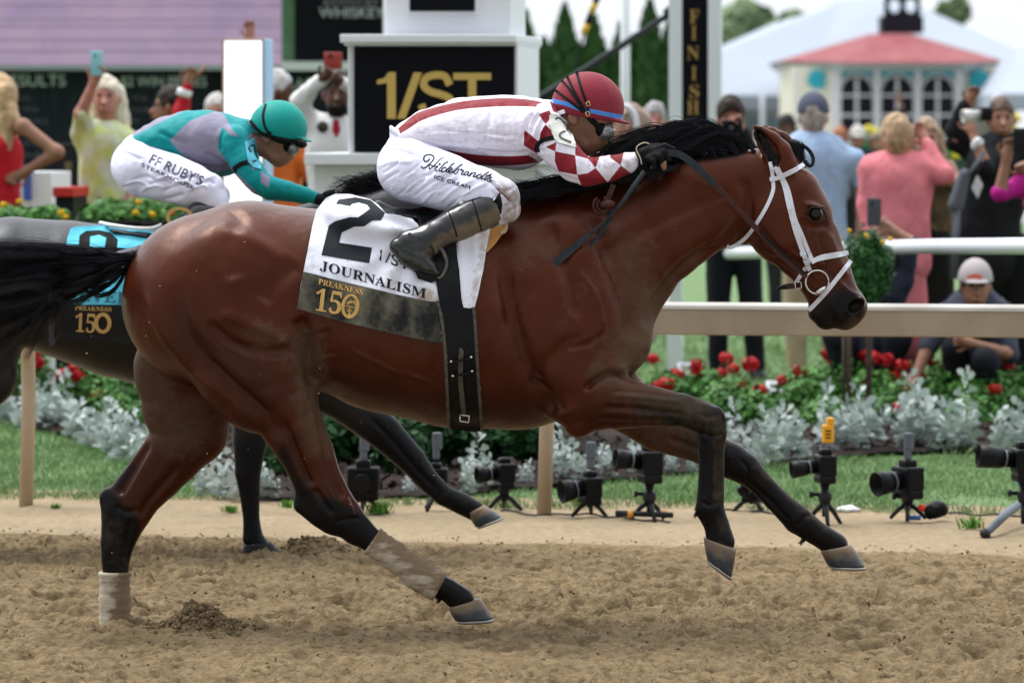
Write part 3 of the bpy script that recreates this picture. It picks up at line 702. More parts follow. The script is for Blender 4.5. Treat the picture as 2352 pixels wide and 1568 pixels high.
    curves = [([(682, 725), (703, 770), (712, 850), (722, 890)], 16, -.016, -1),
              ([(470, 735), (530, 785), (600, 808), (680, 806)], 13, -.010, -1), ([(500, 712), (560, 738), (620, 762), (670, 790)], 15, .007, -1),
              ([(640, 770), (660, 800), (690, 860), (700, 900)], 14, .006, -1),
              ([(400, 640), (430, 760), (510, 870), (600, 945), (660, 1020)], 20, -.011, -1), ([(560, 480), (520, 560), (540, 650)], 26, -.007, -1),
              ([(600, 700), (640, 640), (680, 600)], 22, -.008, -1),
              ([(690, 880), (716, 950), (728, 1010), (745, 1060)], 5, .004, -1), ([(655, 830), (690, 905), (700, 960)], 5, .003, -1),
              ([(650, 960), (690, 1060), (716, 1120)], 9, -.010, -1), ([(740, 1000), (760, 1090), (790, 1150)], 9, -.006, -1),
              ([(345, 1010), (300, 1085), (268, 1140)], 10, -.010, 1), ([(420, 1060), (350, 1140), (320, 1190)], 10, -.006, 1), ([(300, 1190), (292, 1240), (285, 1290)], 6, -.004, 1),
              ([(1150, 560), (1172, 700), (1210, 830), (1250, 910), (1275, 965)], 20, -.015, -1),
              ([(1345, 470), (1400, 590), (1440, 690), (1450, 790)], 22, -.013, -1), ([(1250, 500), (1300, 620), (1330, 740)], 18, -.008, -1),
              ([(1340, 760), (1260, 830), (1235, 880)], 18, -.007, -1),
              ([(1655, 555), (1570, 615), (1510, 690), (1480, 760)], 14, -.013, -1), ([(1700, 430), (1580, 480), (1450, 545), (1380, 600)], 17, -.007, -1),
              ([(1340, 900), (1375, 870), (1411, 858), (1470, 876)], 8, -.015, -1), ([(1440, 860), (1475, 850), (1492, 800)], 10, -.007, -1),
              ([(1380, 935), (1470, 940), (1590, 955)], 7, -.006, -1), ([(1360, 960), (1470, 965), (1580, 968)], 6, -.004, -1), ([(1400, 905), (1500, 915), (1570, 925)], 6, .004, -1),
              ([(1648, 1005), (1649, 1080), (1646, 1150)], 5, -.005, -1), ([(1618, 1005), (1618, 1080), (1616, 1150)], 4, -.004, -1),
              ([(1700, 1090), (1770, 1150), (1815, 1200)], 5, -.005, 1), ([(1520, 1000), (1600, 1030), (1680, 1070)], 7, -.005, 1),
              ([(1735, 540), (1790, 600), (1850, 640)], 9, -.007, -1), ([(1800, 575), (1870, 600), (1900, 610)], 7, .004, -1), ([(1902, 530), (1925, 590), (1945, 640)], 8, .005, -1), ([(1885, 530), (1900, 590), (1915, 650)], 8, -.006, -1),
              ([(1850, 520), (1862, 600), (1880, 650)], 6, .003, -1), ([(1835, 500), (1870, 522), (1905, 515)], 7, -.005, -1),
              ([(1930, 650), (1950, 670), (1990, 690)], 6, .004, -1), ([(1700, 400), (1720, 460), (1712, 530), (1690, 570)], 12, -.010, -1),
              ([(850, 600), (870, 750), (870, 880)], 18, -.004, -1), ([(930, 620), (950, 760), (950, 900)], 18, -.004, -1), ([(780, 620), (795, 740), (790, 860)], 18, -.004, -1),
              ([(1240, 640), (1150, 760), (1110, 900)], 22, -.004, -1), ([(1905, 600), (1925, 640), (1938, 665)], 3.5, .0028, -1), ([(1880, 560), (1893, 610), (1889, 650)], 3.5, .0026, -1), ([(1830, 560), (1850, 590), (1862, 640)], 4, .002, -1), ([(1690, 500), (1660, 540), (1600, 590)], 5, .003, -1), ([(1300, 800), (1350, 790), (1400, 760)], 7, -.004, -1), ([(1210, 870), (1260, 900), (1300, 950)], 8, -.005, -1), ([(1350, 560), (1300, 640), (1290, 740)], 10, .004, -1), ([(500, 520), (600, 560), (680, 620)], 18, .004, -1), ([(330, 660), (370, 760), (440, 850), (520, 910)], 12, .005, -1), ([(470, 820), (560, 900), (630, 960)], 9, -.005, -1), ([(1480, 780), (1450, 830), (1420, 850)], 6, .003, -1), ([(800, 800), (900, 850), (1000, 880)], 5, .002, -1), ([(1390, 900), (1460, 900), (1560, 915)], 4, -.003, -1), ([(1590, 925), (1640, 940), (1655, 975)], 5, .002, -1), ([(1608, 992), (1636, 1003), (1664, 994)], 4, -.006, -1), ([(1606, 948), (1630, 958), (1650, 950)], 4, -.004, -1), ([(1645, 930), (1662, 955), (1667, 985)], 4, .004, -1), ([(722, 1120), (742, 1150), (764, 1182)], 6, -.007, -1), ([(790, 1135), (806, 1165), (812, 1192)], 5, .005, -1), ([(770, 1200), (800, 1190), (830, 1190)], 4, -.004, -1), ([(262, 1160), (290, 1175), (318, 1170)], 6, -.006, 1), ([(1700, 1052), (1720, 1080), (1712, 1104)], 4, -.005, 1), ([(1608, 1150), (1630, 1160), (1656, 1150)], 4, -.004, -1), ([(1830, 1210), (1845, 1190), (1862, 1180)], 4, -.004, 1), ([(1000, 610), (1010, 760), (1000, 900)], 16, -.004, -1), ([(1330, 620), (1370, 680), (1390, 760)], 5, .003, -1)]
    for i in range(9): x = 700 + i * 7; curves.append(([(x, 770 - i * 3), (x + 8, 800), (x + 13, 832 - i * 2)], 2.6, -.004, -1))      # flank skin folds
    for i in range(6): curves.append(([(640 + i * 12, 790 - i * 4), (662 + i * 10, 806), (684 + i * 6, 812 + i * 5)], 3, -.003, -1))
    V = relief(V, Q, curves, Y1)
    V += vnormals(V, Q) * (noise(V, 9, 3, 2) * .0026 + noise(V * (1, 1, .6), 26, 13, 2) * .0011)[:, None]
    blk = mask(V, [([(1560, 945), (1635, 965), (1633, 1080), (1631, 1170), (1660, 1260)], 46, 18, 1, -1), ([(1490, 935), (1560, 942)], 34, 26, .6, -1),
                   ([(1690, 1060), (1780, 1145), (1880, 1225), (1940, 1260)], 48, 16, 1, 1), ([(1600, 1020), (1690, 1060)], 40, 26, .7, 1),
                   ([(755, 1190), (850, 1240), (1010, 1345), (1080, 1390)], 48, 20, 1, -1), ([(668, 1130), (700, 1165)], 40, 22, 1, -1), ([(650, 1040), (680, 1110)], 14, 16, .8, -1),
                   ([(265, 1215), (264, 1300), (264, 1460)], 58, 24, 1, 1), ([(240, 1145), (262, 1190)], 32, 22, 1, 1), ([(300, 1075), (245, 1140)], 14, 16, .7, 1),
                   ([(1940, 708), (1900, 735)], 46, 32, .95, 0), ([(1873, 492)], 25, 10, .95, 0), ([(1742, 306), (1756, 332), (1778, 368)], 12, 5, 1, -1), ([(1731, 288)], 10, 5, 1, 0), ([(1966, 703)], 19, 5, 1, 0), ([(1893, 680), (1907, 712), (1915, 755)], 5, 3, .9, 0), ([(1200, 440), (1500, 380), (1700, 348)], 10, 8, .9, 0)], Y1)
    dust = mask(V, [([(700, 790), (712, 900), (745, 1010)], 42, 36, .85, -1), ([(600, 770), (680, 800)], 45, 45, .55, -1),
                    ([(1500, 690), (1475, 780), (1440, 840)], 42, 40, 1.0, 0), ([(1440, 600), (1470, 700), (1420, 850)], 60, 70, .6, 0), ([(1190, 590), (1260, 570)], 40, 40, .42, -1), ([(1350, 640), (1300, 760)], 40, 60, .3, -1), ([(1540, 640), (1600, 590)], 24, 24, .5, 0), ([(1380, 860), (1500, 905), (1600, 935)], 34, 26, .75, -1), ([(1480, 940), (1650, 960)], 50, 30, .35, -1),
                    ([(1390, 880), (1470, 960), (1580, 1040)], 50, 30, .6, 1), ([(350, 830), (350, 950), (420, 1000)], 60, 40, .6, 1), ([(440, 960), (540, 980)], 50, 30, .5, 1),
                    ([(1650, 985), (1652, 1150)], 15, 14, .5, -1), ([(1600, 930), (1655, 985)], 26, 22, .5, -1), ([(1740, 1070), (1900, 1210)], 12, 14, .5, 1), ([(1655, 1200), (1660, 1250)], 14, 14, .4, -1), ([(1908, 540), (1935, 600)], 22, 18, .4, 0), ([(1960, 735), (1945, 760)], 14, 12, .6, 0), ([(250, 1200), (280, 1290)], 30, 20, .3, 1)], Y1)
    painted_shade = mask(V, [([(430, 760), (520, 830), (610, 900)], 60, 60, .75, -1), ([(520, 900), (600, 960)], 24, 30, .2, -1), ([(300, 840), (400, 960), (420, 1000), (300, 1120)], 70, 60, .75, 1), ([(560, 960), (660, 1040), (730, 1130)], 46, 40, .6, -1), ([(420, 860), (520, 930), (600, 980)], 22, 30, .5, -1), ([(720, 850), (900, 915), (1050, 950), (1240, 950)], 50, 60, .75, 0), ([(1360, 960), (1480, 955), (1600, 960)], 40, 40, .7, -1), ([(1420, 940), (1540, 1000), (1640, 1040)], 50, 40, .6, 1), ([(1700, 570), (1780, 620), (1850, 680)], 26, 30, .45, 0), ([(1230, 470), (1500, 420)], 30, 30, .4, 0), ([(1240, 860), (1290, 960)], 30, 34, .4, -1), ([(1560, 600), (1500, 690)], 26, 30, .35, 0)], Y1)  # shade on belly, lower thighs and far leg, painted into the coat
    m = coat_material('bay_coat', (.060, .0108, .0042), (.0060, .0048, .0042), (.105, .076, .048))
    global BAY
    body = mk('body', V, Q, m, root, attrs={'black': blk, 'dust': dust, 'painted_shade': painted_shade}); BAY = bvh(V, Q)
    # eyeballs
    for s in (-1, 1):
        bm = bmesh.new(); bmesh.ops.create_uvsphere(bm, u_segments=24, v_segments=16, radius=.0225)
        me = bpy.data.meshes.new('eye'); bm.to_mesh(me); bm.free(); me.materials.append(m_eye)
        for p in me.polygons: p.use_smooth = True
        e = bpy.data.objects.new('eye', me); sc.collection.objects.link(e); e.parent = root
        e.location = Vector(P(1874, 492, Y1 + s * .0765)) - parent_world(root)
        if s < 0:
            for nm, pts, wd in (('eyelid', [(1852, 492), (1862, 479), (1876, 476), (1892, 484), (1899, 500)], .0035), ('eyelid', [(1853, 495), (1864, 507), (1880, 510), (1898, 503)], .003)):
                pp = [P(a, b, Y1 - .099 + ((a - 1875) / 25) ** 2 * .011) for a, b in spline(pts, 5)]
                v, f = tubes([pp], [wd], 8); mk(nm, v, f, M('eyelid_skin', (.02, .012, .010), .4), e)
    # hooves, bandages
    hoof((1616, 1233), (1691, 1259), (1624, 1283), (1680, 1326), .046, Y1 - .14, root)
    hoof((1884, 1263), (1955, 1249), (1902, 1299), (1987, 1302), .048, Y1 + .13, root)
    hoof((1029, 1394), (1104, 1372), (1045, 1424), (1132, 1421), .05, Y1 - .14, root)
    hoof((235, 1450), (300, 1448), (225, 1490), (315, 1490), .05, Y1 + .13, root, False)
    bandage([(854, 1241, 27, .029, -.14), (880, 1259, 27, .03, -.14), (930, 1293, 28, .031, -.14), (963, 1319, 31, .036, -.14), (1001, 1343, 29, .034, -.14), (1010, 1348, 28, .033, -.14)], Y1, root, .20)
    bandage([(264, 1313, 30, .03, Fr), (264, 1350, 29, .03, Fr), (264, 1400, 30, .034, Fr), (266, 1440, 31, .036, Fr), (270, 1470, 31, .036, Fr)], Y1, root, .20)
    # tail
    locks = {}
    def lock(key, n, f):                           # strands share the shape of their lock
        k = (key, RN.randrange(n))
        if k not in locks: locks[k] = f()
        return [tuple(q) for q in locks[k]]
    def around(base, sp):
        a, b = RN.gauss(0, 1), RN.gauss(0, 1); m_ = len(base) - 1; fr = RN.random() < .06
        return [(q[0] + a * sp * (.5 + .8 * j / m_) * .8 + (RN.gauss(0, 12) * j / m_ if fr else 0), q[1] + b * sp * (.6 + .9 * (j / m_) ** 1.5) + (RN.gauss(0, 16) * j / m_ if fr else 0), q[2] + RN.gauss(0, .008)) for j, q in enumerate(base)]
    def tail0(i):
        u = RN.random(); v = RN.random()
        s0 = (326 + RN.uniform(-22, 2), 592 + RN.gauss(0, 7), Y1 + RN.gauss(0, .018))
        if i % 4:                                  # main body of hair streaming back
            ye = 566 + 215 * u ** 1.3; xe = RN.uniform(-190, 60)
            top = 574 + (ye - 566) * .35
            return [s0, (265, top * .5 + 590 * .5 + 2 + RN.gauss(0, 5), Y1 + RN.gauss(0, .03)), (180, top + 2 + RN.gauss(0, 5) + u * 8, Y1 + RN.gauss(0, .05)), (70, (top + ye) / 2 + RN.gauss(0, 7) - 6, Y1 + RN.gauss(0, .07)), (xe, ye + RN.gauss(0, 10) - 8, Y1 + RN.gauss(0, .09))]
        if i % 2:                                  # loose locks falling away below
            xm = RN.uniform(120, 268); dr = RN.uniform(40, 150); lk = RN.gauss(0, 10)
            return [s0, (xm + 30, 628 + RN.gauss(0, 16), Y1 + RN.gauss(0, .03)), (xm, 668 + RN.gauss(0, 12), Y1 + .03), (xm - 5 + lk, 680 + dr * .5, Y1 + RN.gauss(0, .05)), (xm + RN.gauss(5, 28), 690 + dr, Y1 + RN.gauss(0, .06))]
        xe = RN.uniform(-140, 120); ye = RN.uniform(680, 850)
        return [s0, (250, 625 + RN.gauss(0, 16), Y1 + RN.gauss(0, .03)), (170, 660 + RN.gauss(0, 16), Y1 + RN.gauss(0, .05)), (90 + (xe - 20) * .3, (ye + 640) / 2 + RN.gauss(0, 14), Y1 + RN.gauss(0, .07)), (xe, ye, Y1 + RN.gauss(0, .1))]
    tl = hair_strands('tail', lambda i: around(lock('t', 120, lambda: tail0(RN.randrange(1000))), 3.8), 3700, m_hair, root, .0012)
    v, f = tubes([[P(345, 580, Y1), P(310, 588, Y1), P(275, 592, Y1), P(230, 592, Y1)]], [np.array([.035, .03, .024, .008])], 10); mk('dock', v, f, m_hair, tl)
    def fet(spot):
        x, y, dx, dy_, d = spot
        return [(x + RN.gauss(0, 5) + 5, y + RN.gauss(0, 4), Y1 + d + RN.gauss(0, .014)), (x + dx * .5, y + dy_ * .6 + RN.gauss(0, 3), Y1 + d + RN.gauss(0, .012)), (x + dx + RN.gauss(0, 3), y + dy_ + RN.gauss(0, 4), Y1 + d)]
    for spot in ((1602, 1168, -5, 15, -.14), (1850, 1234, -12, 12, .13), (1013, 1370, -9, 10, -.14)): hair_strands('fetlock_hair', lambda i: fet(spot), 90, m_hair, root, .0012)
    # mane: blown back off the crest towards the withers, falling on the far side and over the rider's hands
    crest = spline([(1738, 352), (1690, 350), (1640, 356), (1580, 368), (1500, 392), (1420, 412), (1330, 432), (1250, 446), (1185, 462)], 6)
    def mane(i):
        u = RN.random() ** .9; j = u * (len(crest) - 1.001); a = int(j); c = crest[a] + (crest[a + 1] - crest[a]) * (j - a)
        x, y = c[0], c[1] + RN.uniform(-4, 10); dy = RN.uniform(-.03, .03)
        if x > 1480:                               # tall wave of hair above the poll
            L = RN.uniform(120, 215) * (1 - .25 * (x < 1560)); h = RN.uniform(18, 74) * min(1, (1760 - x) / 90 + .25)
            fl = RN.uniform(-10, 34)
            return [(x, y, Y1 + dy), (x - L * .16, y - h * .75, Y1 + dy), (x - L * .45, y - h + RN.gauss(0, 4), Y1 + dy * 2), (x - L * .75, y - h * .75 + fl * .4, Y1 + dy * 2.5), (x - L, y - h * .55 + fl + RN.gauss(0, 5), Y1 + dy * 3)]
        L = RN.uniform(70, 150); h = RN.uniform(4, 30)
        return [(x, y, Y1 + dy), (x - L * .25, y - h, Y1 + dy), (x - L * .6, y - h * .7 + 8, Y1 + dy * 2), (x - L, y + RN.uniform(-26, 26), Y1 + dy * 3)]
    hair_strands('mane', lambda i: around(lock('m', 190, lambda: mane(0)), 3.4), 4600, m_hair, root, .0015)
    def mane2(i):                                  # hair lying on the near side of the neck under the reins
        x = RN.uniform(1215, 1560); y = 446 - (x - 1215) * .19; L = RN.uniform(60, 120)
        return [(x, y, Y1 - .06), (x - L * .3, y + 10, Y1 - .12), (x - L * .65, y + RN.uniform(4, 22), Y1 - .14), (x - L, y + RN.uniform(-6, 22), Y1 - .14)]
    hair_strands('mane', lambda i: around(lock('n', 50, lambda: mane2(0)), 3.6), 1100, m_hair, root, .0015)
    # forelock: tuft between the ears, then a plait curling round
    def tuft(i):
        x = RN.uniform(1788, 1822)
        return [(x, 350, Y1), (x + 12, 334 + RN.gauss(0, 5), Y1), (x + 24, 338 + RN.gauss(0, 6), Y1 - .01), (1843 + RN.gauss(0, 4), 366 + RN.gauss(0, 4), Y1 - .02)] if i % 6 else [(x, 345, Y1), (x - 5, 330, Y1), (x - 14 + RN.gauss(0, 6), 318 + RN.gauss(0, 5), Y1), (x - 26 + RN.gauss(0, 8), 312 + RN.gauss(0, 5), Y1)]
    fo = hair_strands('forelock', tuft, 420, m_hair, root, .0016)
    pl = spline([(1848, 370), (1858, 381), (1866, 378), (1868, 364), (1862, 350), (1853, 340), (1845, 335), (1840, 331)], 8)
    ps = []; 
    for kx in range(3): ps.append([P(q[0], q[1], Y1 - .03) + .0032 * np.array((math.cos(j * .9 + kx * 2.09), math.sin(j * .9 + kx * 2.09), math.cos(j * .9 + kx * 2.09 + 1))) for j, q in enumerate(pl)])
    v, f = tubes(ps, [np.linspace(.0045, .0026, len(pl))] * 3, 6); mk('plait', v, f, m_hair, fo)
    return root
def gyinv(Y): return HY + FL * EYE / Y
def rot_y(deg):
    a = math.radians(deg); c, s = math.cos(a), math.sin(a); return np.array([[c, 0, s], [0, 1, 0], [-s, 0, c]])
build_bay()
# ------------------------------------------------------------------ lettering
BOLD_U, BOLD_D = 0x1D400, 0x1D7CE
def serif(s): return ''.join(chr(BOLD_U + ord(c) - 65) if c.isupper() else chr(BOLD_D + ord(c) - 48) if c.isdigit() else c for c in s)
_TM = {}
def text_mesh(body):
    if body in _TM: return _TM[body]
    c = bpy.data.curves.new('lettering', 'FONT'); c.body = body; c.resolution_u = 4
    o = bpy.data.objects.new('lettering', c); sc.collection.objects.link(o); bpy.context.view_layer.update()
    me = bpy.data.meshes.new_from_object(o)
    V = np.array([tuple(v.co)[:2] for v in me.vertices]); F = [tuple(p.vertices) for p in me.polygons]
    bpy.data.objects.remove(o); bpy.data.meshes.remove(me)
    lo, hi = V.min(0), V.max(0); V = (V - lo) / (hi - lo); _TM[body] = (V, F); return V, F
def letters(name, body, org, right, up, m, parent, tree=None, Y=None, off=.003, thick=.001, bend=None):
    """org = bottom-left px of the lettering, right / up = px vectors of its whole width and height"""
    uv, F = text_mesh(body); u, v = uv[:, :1], uv[:, 1:]
    p = np.array(org, float) + u * np.array(right, float) + v * np.array(up, float)
    if bend is not None: p = p + bend * np.stack([np.zeros(len(u)), (4 * u * (1 - u))[:, 0]], 1)
    if tree is not None:
        D = np.array([ray(tree, x, y) or np.nan for x, y in p])
        if np.isnan(D).all(): print('LETTER MISS', body); return None
        D = np.where(np.isnan(D), np.nanmean(D), D) - off
    else: D = np.full(len(p), float(Y))
    V = np.stack([(p[:, 0] - CX) / FL * D, D, EYE - (p[:, 1] - HY) / FL * D], 1)
    fl = []
    for f in F:
        a, b, c = V[f[0]], V[f[1]], V[f[2]]; n = np.cross(b - a, c - a); fl.append(f if n[1] < 0 else f[::-1])
    o = mk(name, V, fl, m, parent, smooth=False)
    if thick: s_ = o.modifiers.new('t', 'SOLIDIFY'); s_.thickness = thick; s_.offset = -1
    return o
def tree_of(o):
    dg = bpy.context.evaluated_depsgraph_get(); dg.update(); e = o.evaluated_get(dg); me = e.to_mesh(); w_ = parent_world(o)
    V = [v.co + w_ for v in me.vertices]; F = [tuple(p.vertices) for p in me.polygons]; e.to_mesh_clear(); return BVHTree.FromPolygons(V, F)

# ------------------------------------------------------------------ riders
def polyfield(V, polys):
    p = topx(V); best = np.full(len(p), -1e3)
    for po in polys:
        d, _ = segdist(p, list(po) + [po[0]]); s = np.where(inside(p, po), d, -d); best = np.maximum(best, s)
    return best
def bandfield(V, path):                       # path of (x,y,halfwidth)
    p = topx(V); q = spline(path, 8); best = np.full(len(p), -1e3)
    for a, b in zip(q, q[1:]):
        v = b[:2] - a[:2]; L = v @ v + 1e-9; t = np.clip(((p - a[:2]) @ v) / L, 0, 1)
        d = np.linalg.norm(p - a[:2] - t[:, None] * v, axis=1); best = np.maximum(best, a[2] + (b[2] - a[2]) * t - d)
    return best
def cloth_mat(name, base, pat=None, rough=.5, mud=(.24, .17, .10), wr=1.0, sheen=.04, seam=False):
    m = M(name, base, max(rough, .58), sheen=sheen, spec=.16); g = G(m)
    c = g.mix(0.0, base, base)
    if pat: c = g.mix(g.step(g.attr('pat'), -.6, .6), base, pat)
    if seam: c = g.mix(g.math('MULTIPLY', g.step(g.math('ABSOLUTE', g.attr('seam')), 1.1, .5), .55), c, tuple(x * .35 for x in base))
    md = g.math('ADD', g.attr('mud'), g.math('MULTIPLY', g.math('SUBTRACT', g.noise(45, 7), .5), .9))
    c = g.mix(g.math('MULTIPLY', g.step(md, .3, .8), .85), c, mud)
    v = g.n('ShaderNodeTexVoronoi'); v.inputs['Scale'].default_value = 85; tc = g.n('ShaderNodeTexCoord'); g.l(tc.outputs['Object'], v.inputs['Vector'])
    fl = g.math('MULTIPLY', g.step(v.outputs['Distance'], .16, .1), g.step(g.math('ADD', g.noise(16, 3), g.math('MULTIPLY', g.attr('mud'), .5)), .6, .66))
    c = g.mix(g.math('MULTIPLY', fl, .8), c, mud); g.color(c)
    g.bump(g.math('ADD', g.noise(26, 3, (1, 1, 1)), g.math('MULTIPLY', g.noise(500, 1), .03)), .5 * wr, .02)
    return m
def skin_mat(name, c): return M(name, c, .5, var=.12, vscale=22, bump=.05, bscale=150)
m_blackcloth = M('black_cloth', (.006, .006, .007), .75, bump=.15, bscale=80)
m_boot = M('boot_leather', (.016, .016, .018), .28, coat=.15, spec=.6); g = G(m_boot)
g.color(g.mix(g.math('MULTIPLY', g.step(g.math('ADD', g.attr('mud'), g.math('MULTIPLY', g.math('SUBTRACT', g.noise(30, 7), .5), 1.1)), .35, .8), .85), (.006, .0065, .008), (.15, .11, .065)))
g.rough(g.step(g.math('ADD', g.attr('mud'), g.noise(30, 5)), .4, 1.1, .16, .8)); g.bump(g.noise(9, 2, (1, 1, 1.6)), .6, .02)
m_lens = M('goggle_lens', (.20, .205, .21), .10, spec=.8, coat=.5, var=.7, vscale=50, bump=.3, bscale=60)
m_darklens = M('dark_lens', (.02, .02, .022), .05, spec=.9, coat=1.0)
m_gold = M('brass', (.62, .46, .2), .35, metal=.9); m_steel = M('steel', (.62, .61, .58), .28, metal=1.0)
m_white = M('white_leather', (.68, .68, .70), .55, bump=.1, bscale=40)

def sdf_mesh(secs, Yc, h=.0045, pad=.05, extra=None, smooth=2, planes=()):
    pts = np.array([P(s[0], s[1], Yc + s[4]) for c, k in secs for s in c]); rr = max(max(s[2] / FL * Yc, s[3]) for c, k in secs for s in c)
    R = np.array([max(s[2] / FL * Yc, s[3]) for c, k in secs for s in c])[:, None]
    F = horse_field([], secs, Yc, (pts - R).min(0) - pad, (pts + R).max(0) + pad, h, extra)
    for p, n in planes:
        X, Y, Z = F.ax; n = np.array(n, float); n /= np.linalg.norm(n)
        d = (X[:, None, None] - p[0]) * n[0] + (Y[None, :, None] - p[1]) * n[1] + (Z[None, None, :] - p[2]) * n[2]
        F.F = np.maximum(F.F, d.astype(np.float32))
    return F.mesh(smooth)
def mir(c, dxy=(0, 0)): return [(x + dxy[0], y + dxy[1], r, ry, -dy) for x, y, r, ry, dy in c]
def shr(c, a=.80): return [(x, y, r * a, ry * a, dy) for x, y, r, ry, dy in c]
def hand_glove(wr, kn, Yc, dy, k=1.0, s=-1):
    """palm + four curled fingers + thumb in world space, px joints; returns (glove prims, bare tips)"""
    glove = []; tips = []
    return glove, tips

def build_jockey(J):
    Yc = J['Y']; root = empty('person', J['loc'], J['label'], 'jockey', 'jockeys riding in the race')
    def p3(x, y, dy): return P(x, y, Yc + dy)
    k = J['k']                        # size factor (px per px of the nearer rider)
    # body: head, neck, hands and slim limbs under the clothes, one surface
    body = [(shr(J['torso']), .04), (shr(J['pelvis']), .03)] + [(shr(a, .72), .02) for a in J['arms']] + [(shr(a, .8), .02) for a in J['legs']] + [(shr(a, .7), .015) for a in J['boots']] + [(J['neck'], .02)]
    ax, ay, sc_ = J['head']
    def h(x, y): return ax + x * sc_, ay + y * sc_       # head drawn for the nearer rider, origin = helmet centre
    hd = [[(-8, 14, 56, .078, 0), (5, 26, 56, .076, 0)], [(2, 48, 46, .066, 0), (14, 78, 30, .05, 0), (8, 92, 22, .04, 0)], [(-25, 50, 26, .055, 0), (-8, 88, 17, .045, 0), (-2, 104, 12, .026, 0)],
          [(34, 66, 9, .012, 0), (38, 85, 9, .016, 0)], [(21, 98, 7.5, .018, 0), (16, 101, 6, .018, 0)], [(15, 107, 7, .017, 0)], [(-33, 72, 16, .05, 0), (-12, 92, 16, .045, 0)]]
    for c in hd: body.append(([(*h(x, y), r * sc_, ry * J['hw'], dy) for x, y, r, ry, dy in c], .008 if len(c) == 2 and c[0][2] < 10 else .015))
    def extra(F):
        for s in (-1, 1):                                # ear, eye socket
            ex, ey = h(-34, 31); F.ell(p3(ex, ey, s * .078 * J['hw']), (.017, .010, .024), rot_y(-12), .004)
            F.ell(p3(ex + 2, ey, s * .089 * J['hw']), (.009, .006, .014), rot_y(-12), .003, 'sub')
        for hp, rad in J['hand_prims']:
            F.chain([(*p3(x, y, d), r) for (x, y, d, r) in hp], .006)
    V, Q = sdf_mesh(body, Yc, .0045, .06, extra)
    b = mk('body', V, Q, J['skin'], root)
    # silks
    sv, sq = sdf_mesh([(J['torso'], .04)] + [(a, .025) for a in J['arms']] + [(J['collar'], .01)], Yc, .0042, .04)
    if J.get('silk_relief'): sv = relief(sv, sq, J['silk_relief'], Yc)
    sv = sv + vnormals(sv, sq) * (noise(sv, 16, 5, 2) * .0028 + noise(sv, 40, 7) * .0009)[:, None]
    pat = J['pattern'](sv); mud = mask(sv, J['silk_mud'], Yc)
    seam = topx(sv); sd_, _ = segdist(seam, spline(J['seam'], 6))
    silks = mk('silks', sv, sq, J['silk_mat'], root, attrs={'pat': pat, 'mud': mud, 'seam': sd_})
    # breeches
    bv, bq = sdf_mesh([(J['pelvis'], .05)] + ([(J['tailflap'], .012)] if 'tailflap' in J else []) + [(a, .04) for a in J['legs']], Yc, .0042, .04)
    bv = relief(bv, bq, J['folds'], Yc)
    bv = bv + vnormals(bv, bq) * (noise(bv, 9, 15, 1) * .0022)[:, None]
    br = mk('breeches', bv, bq, J['breech_mat'], root, attrs={'mud': mask(bv, J['breech_mud'], Yc), 'pat': np.zeros(len(bv)) - 9})
    # boots
    for i, a in enumerate(J['boots']):
        ov, oq = sdf_mesh([(a, .015)] + ([(J['foot'][i], .012)]), Yc, .0045, .04)
        ov = ov + vnormals(ov, oq) * (noise(ov, 22, 25, 2) * .002)[:, None]
        mk('boot', ov, oq, m_boot, root, attrs={'mud': mask(ov, J['boot_mud'], Yc)})
    # gloves
    if J['gloves']:
        for gl in J['gloves']:
            pr = []
            def ex(F):
                for hp in gl: F.chain([(*p3(x, y, d), r) for (x, y, d, r) in hp], .006)
            xs = [q for hp in gl for q in hp]; mn = (min(q[0] for q in xs), min(q[1] for q in xs)); mxx = (max(q[0] for q in xs), max(q[1] for q in xs)); dm = np.mean([q[2] for q in xs])
            A = p3(mn[0], mxx[1], dm - .07); B = p3(mxx[0], mn[1], dm + .07)
            F = SDF(A - .05, B + .05, .0038); ex(F); v, q = F.mesh(1); mk('glove', v, q, m_blackcloth, root)
    # helmet
    hx, hy = h(0, 4); rx, ry_, rz = 84 * sc_ / FL * Yc, .105 * J['hw'], 80 * sc_ / FL * Yc
    F = SDF(p3(hx - 130 * sc_, hy + 110 * sc_, -.16), p3(hx + 130 * sc_, hy - 110 * sc_, .16), .0042)
    F.ell(p3(hx, hy, 0), (rx, ry_, rz), rot_y(10), .001)
    F.ell(p3(hx + 62 * sc_, hy + 32 * sc_, 0), (.052 * k, .075 * k, .009), rot_y(12), .006)
    pl = p3(*h(0, 30), 0); X, Y, Z = F.ax; n = np.array((-.16, 0, -1.0)); n /= np.linalg.norm(n)
    d = (X[:, None, None] - pl[0]) * n[0] + (Z[None, None, :] - pl[2]) * n[2] + 0 * Y[None, :, None]
    F.F = np.maximum(F.F, d.astype(np.float32))
    hv, hq = F.mesh(1)
    hp = topx(hv); s1, _ = segdist(hp, spline([h(*q) for q in [(-86, -10), (-60, 15), (0, 30)]], 5)); s2, _ = segdist(hp, spline([h(*q) for q in [(8, -80), (34, -55), (52, -10), (52, 25)]], 6))
    hm = mk('helmet', hv, hq, J['helmet_mat'], root, attrs={'pat': bandfield(hv, [(*h(a, c), w_ * sc_) for a, c, w_ in J['band']]) if J['band'] else np.full(len(hv), -9.), 'seam': s2})
    ht = bvh(hv, hq)
    for pts, w_ in J['straps']: strap('helmet_strap', [h(*q) for q in pts], w_ * sc_, ht, m_blackcloth, hm, .0025, .002, 4)
    # goggles
    gx, gyy = h(42, 61)
    Rg = rot_y(-30)
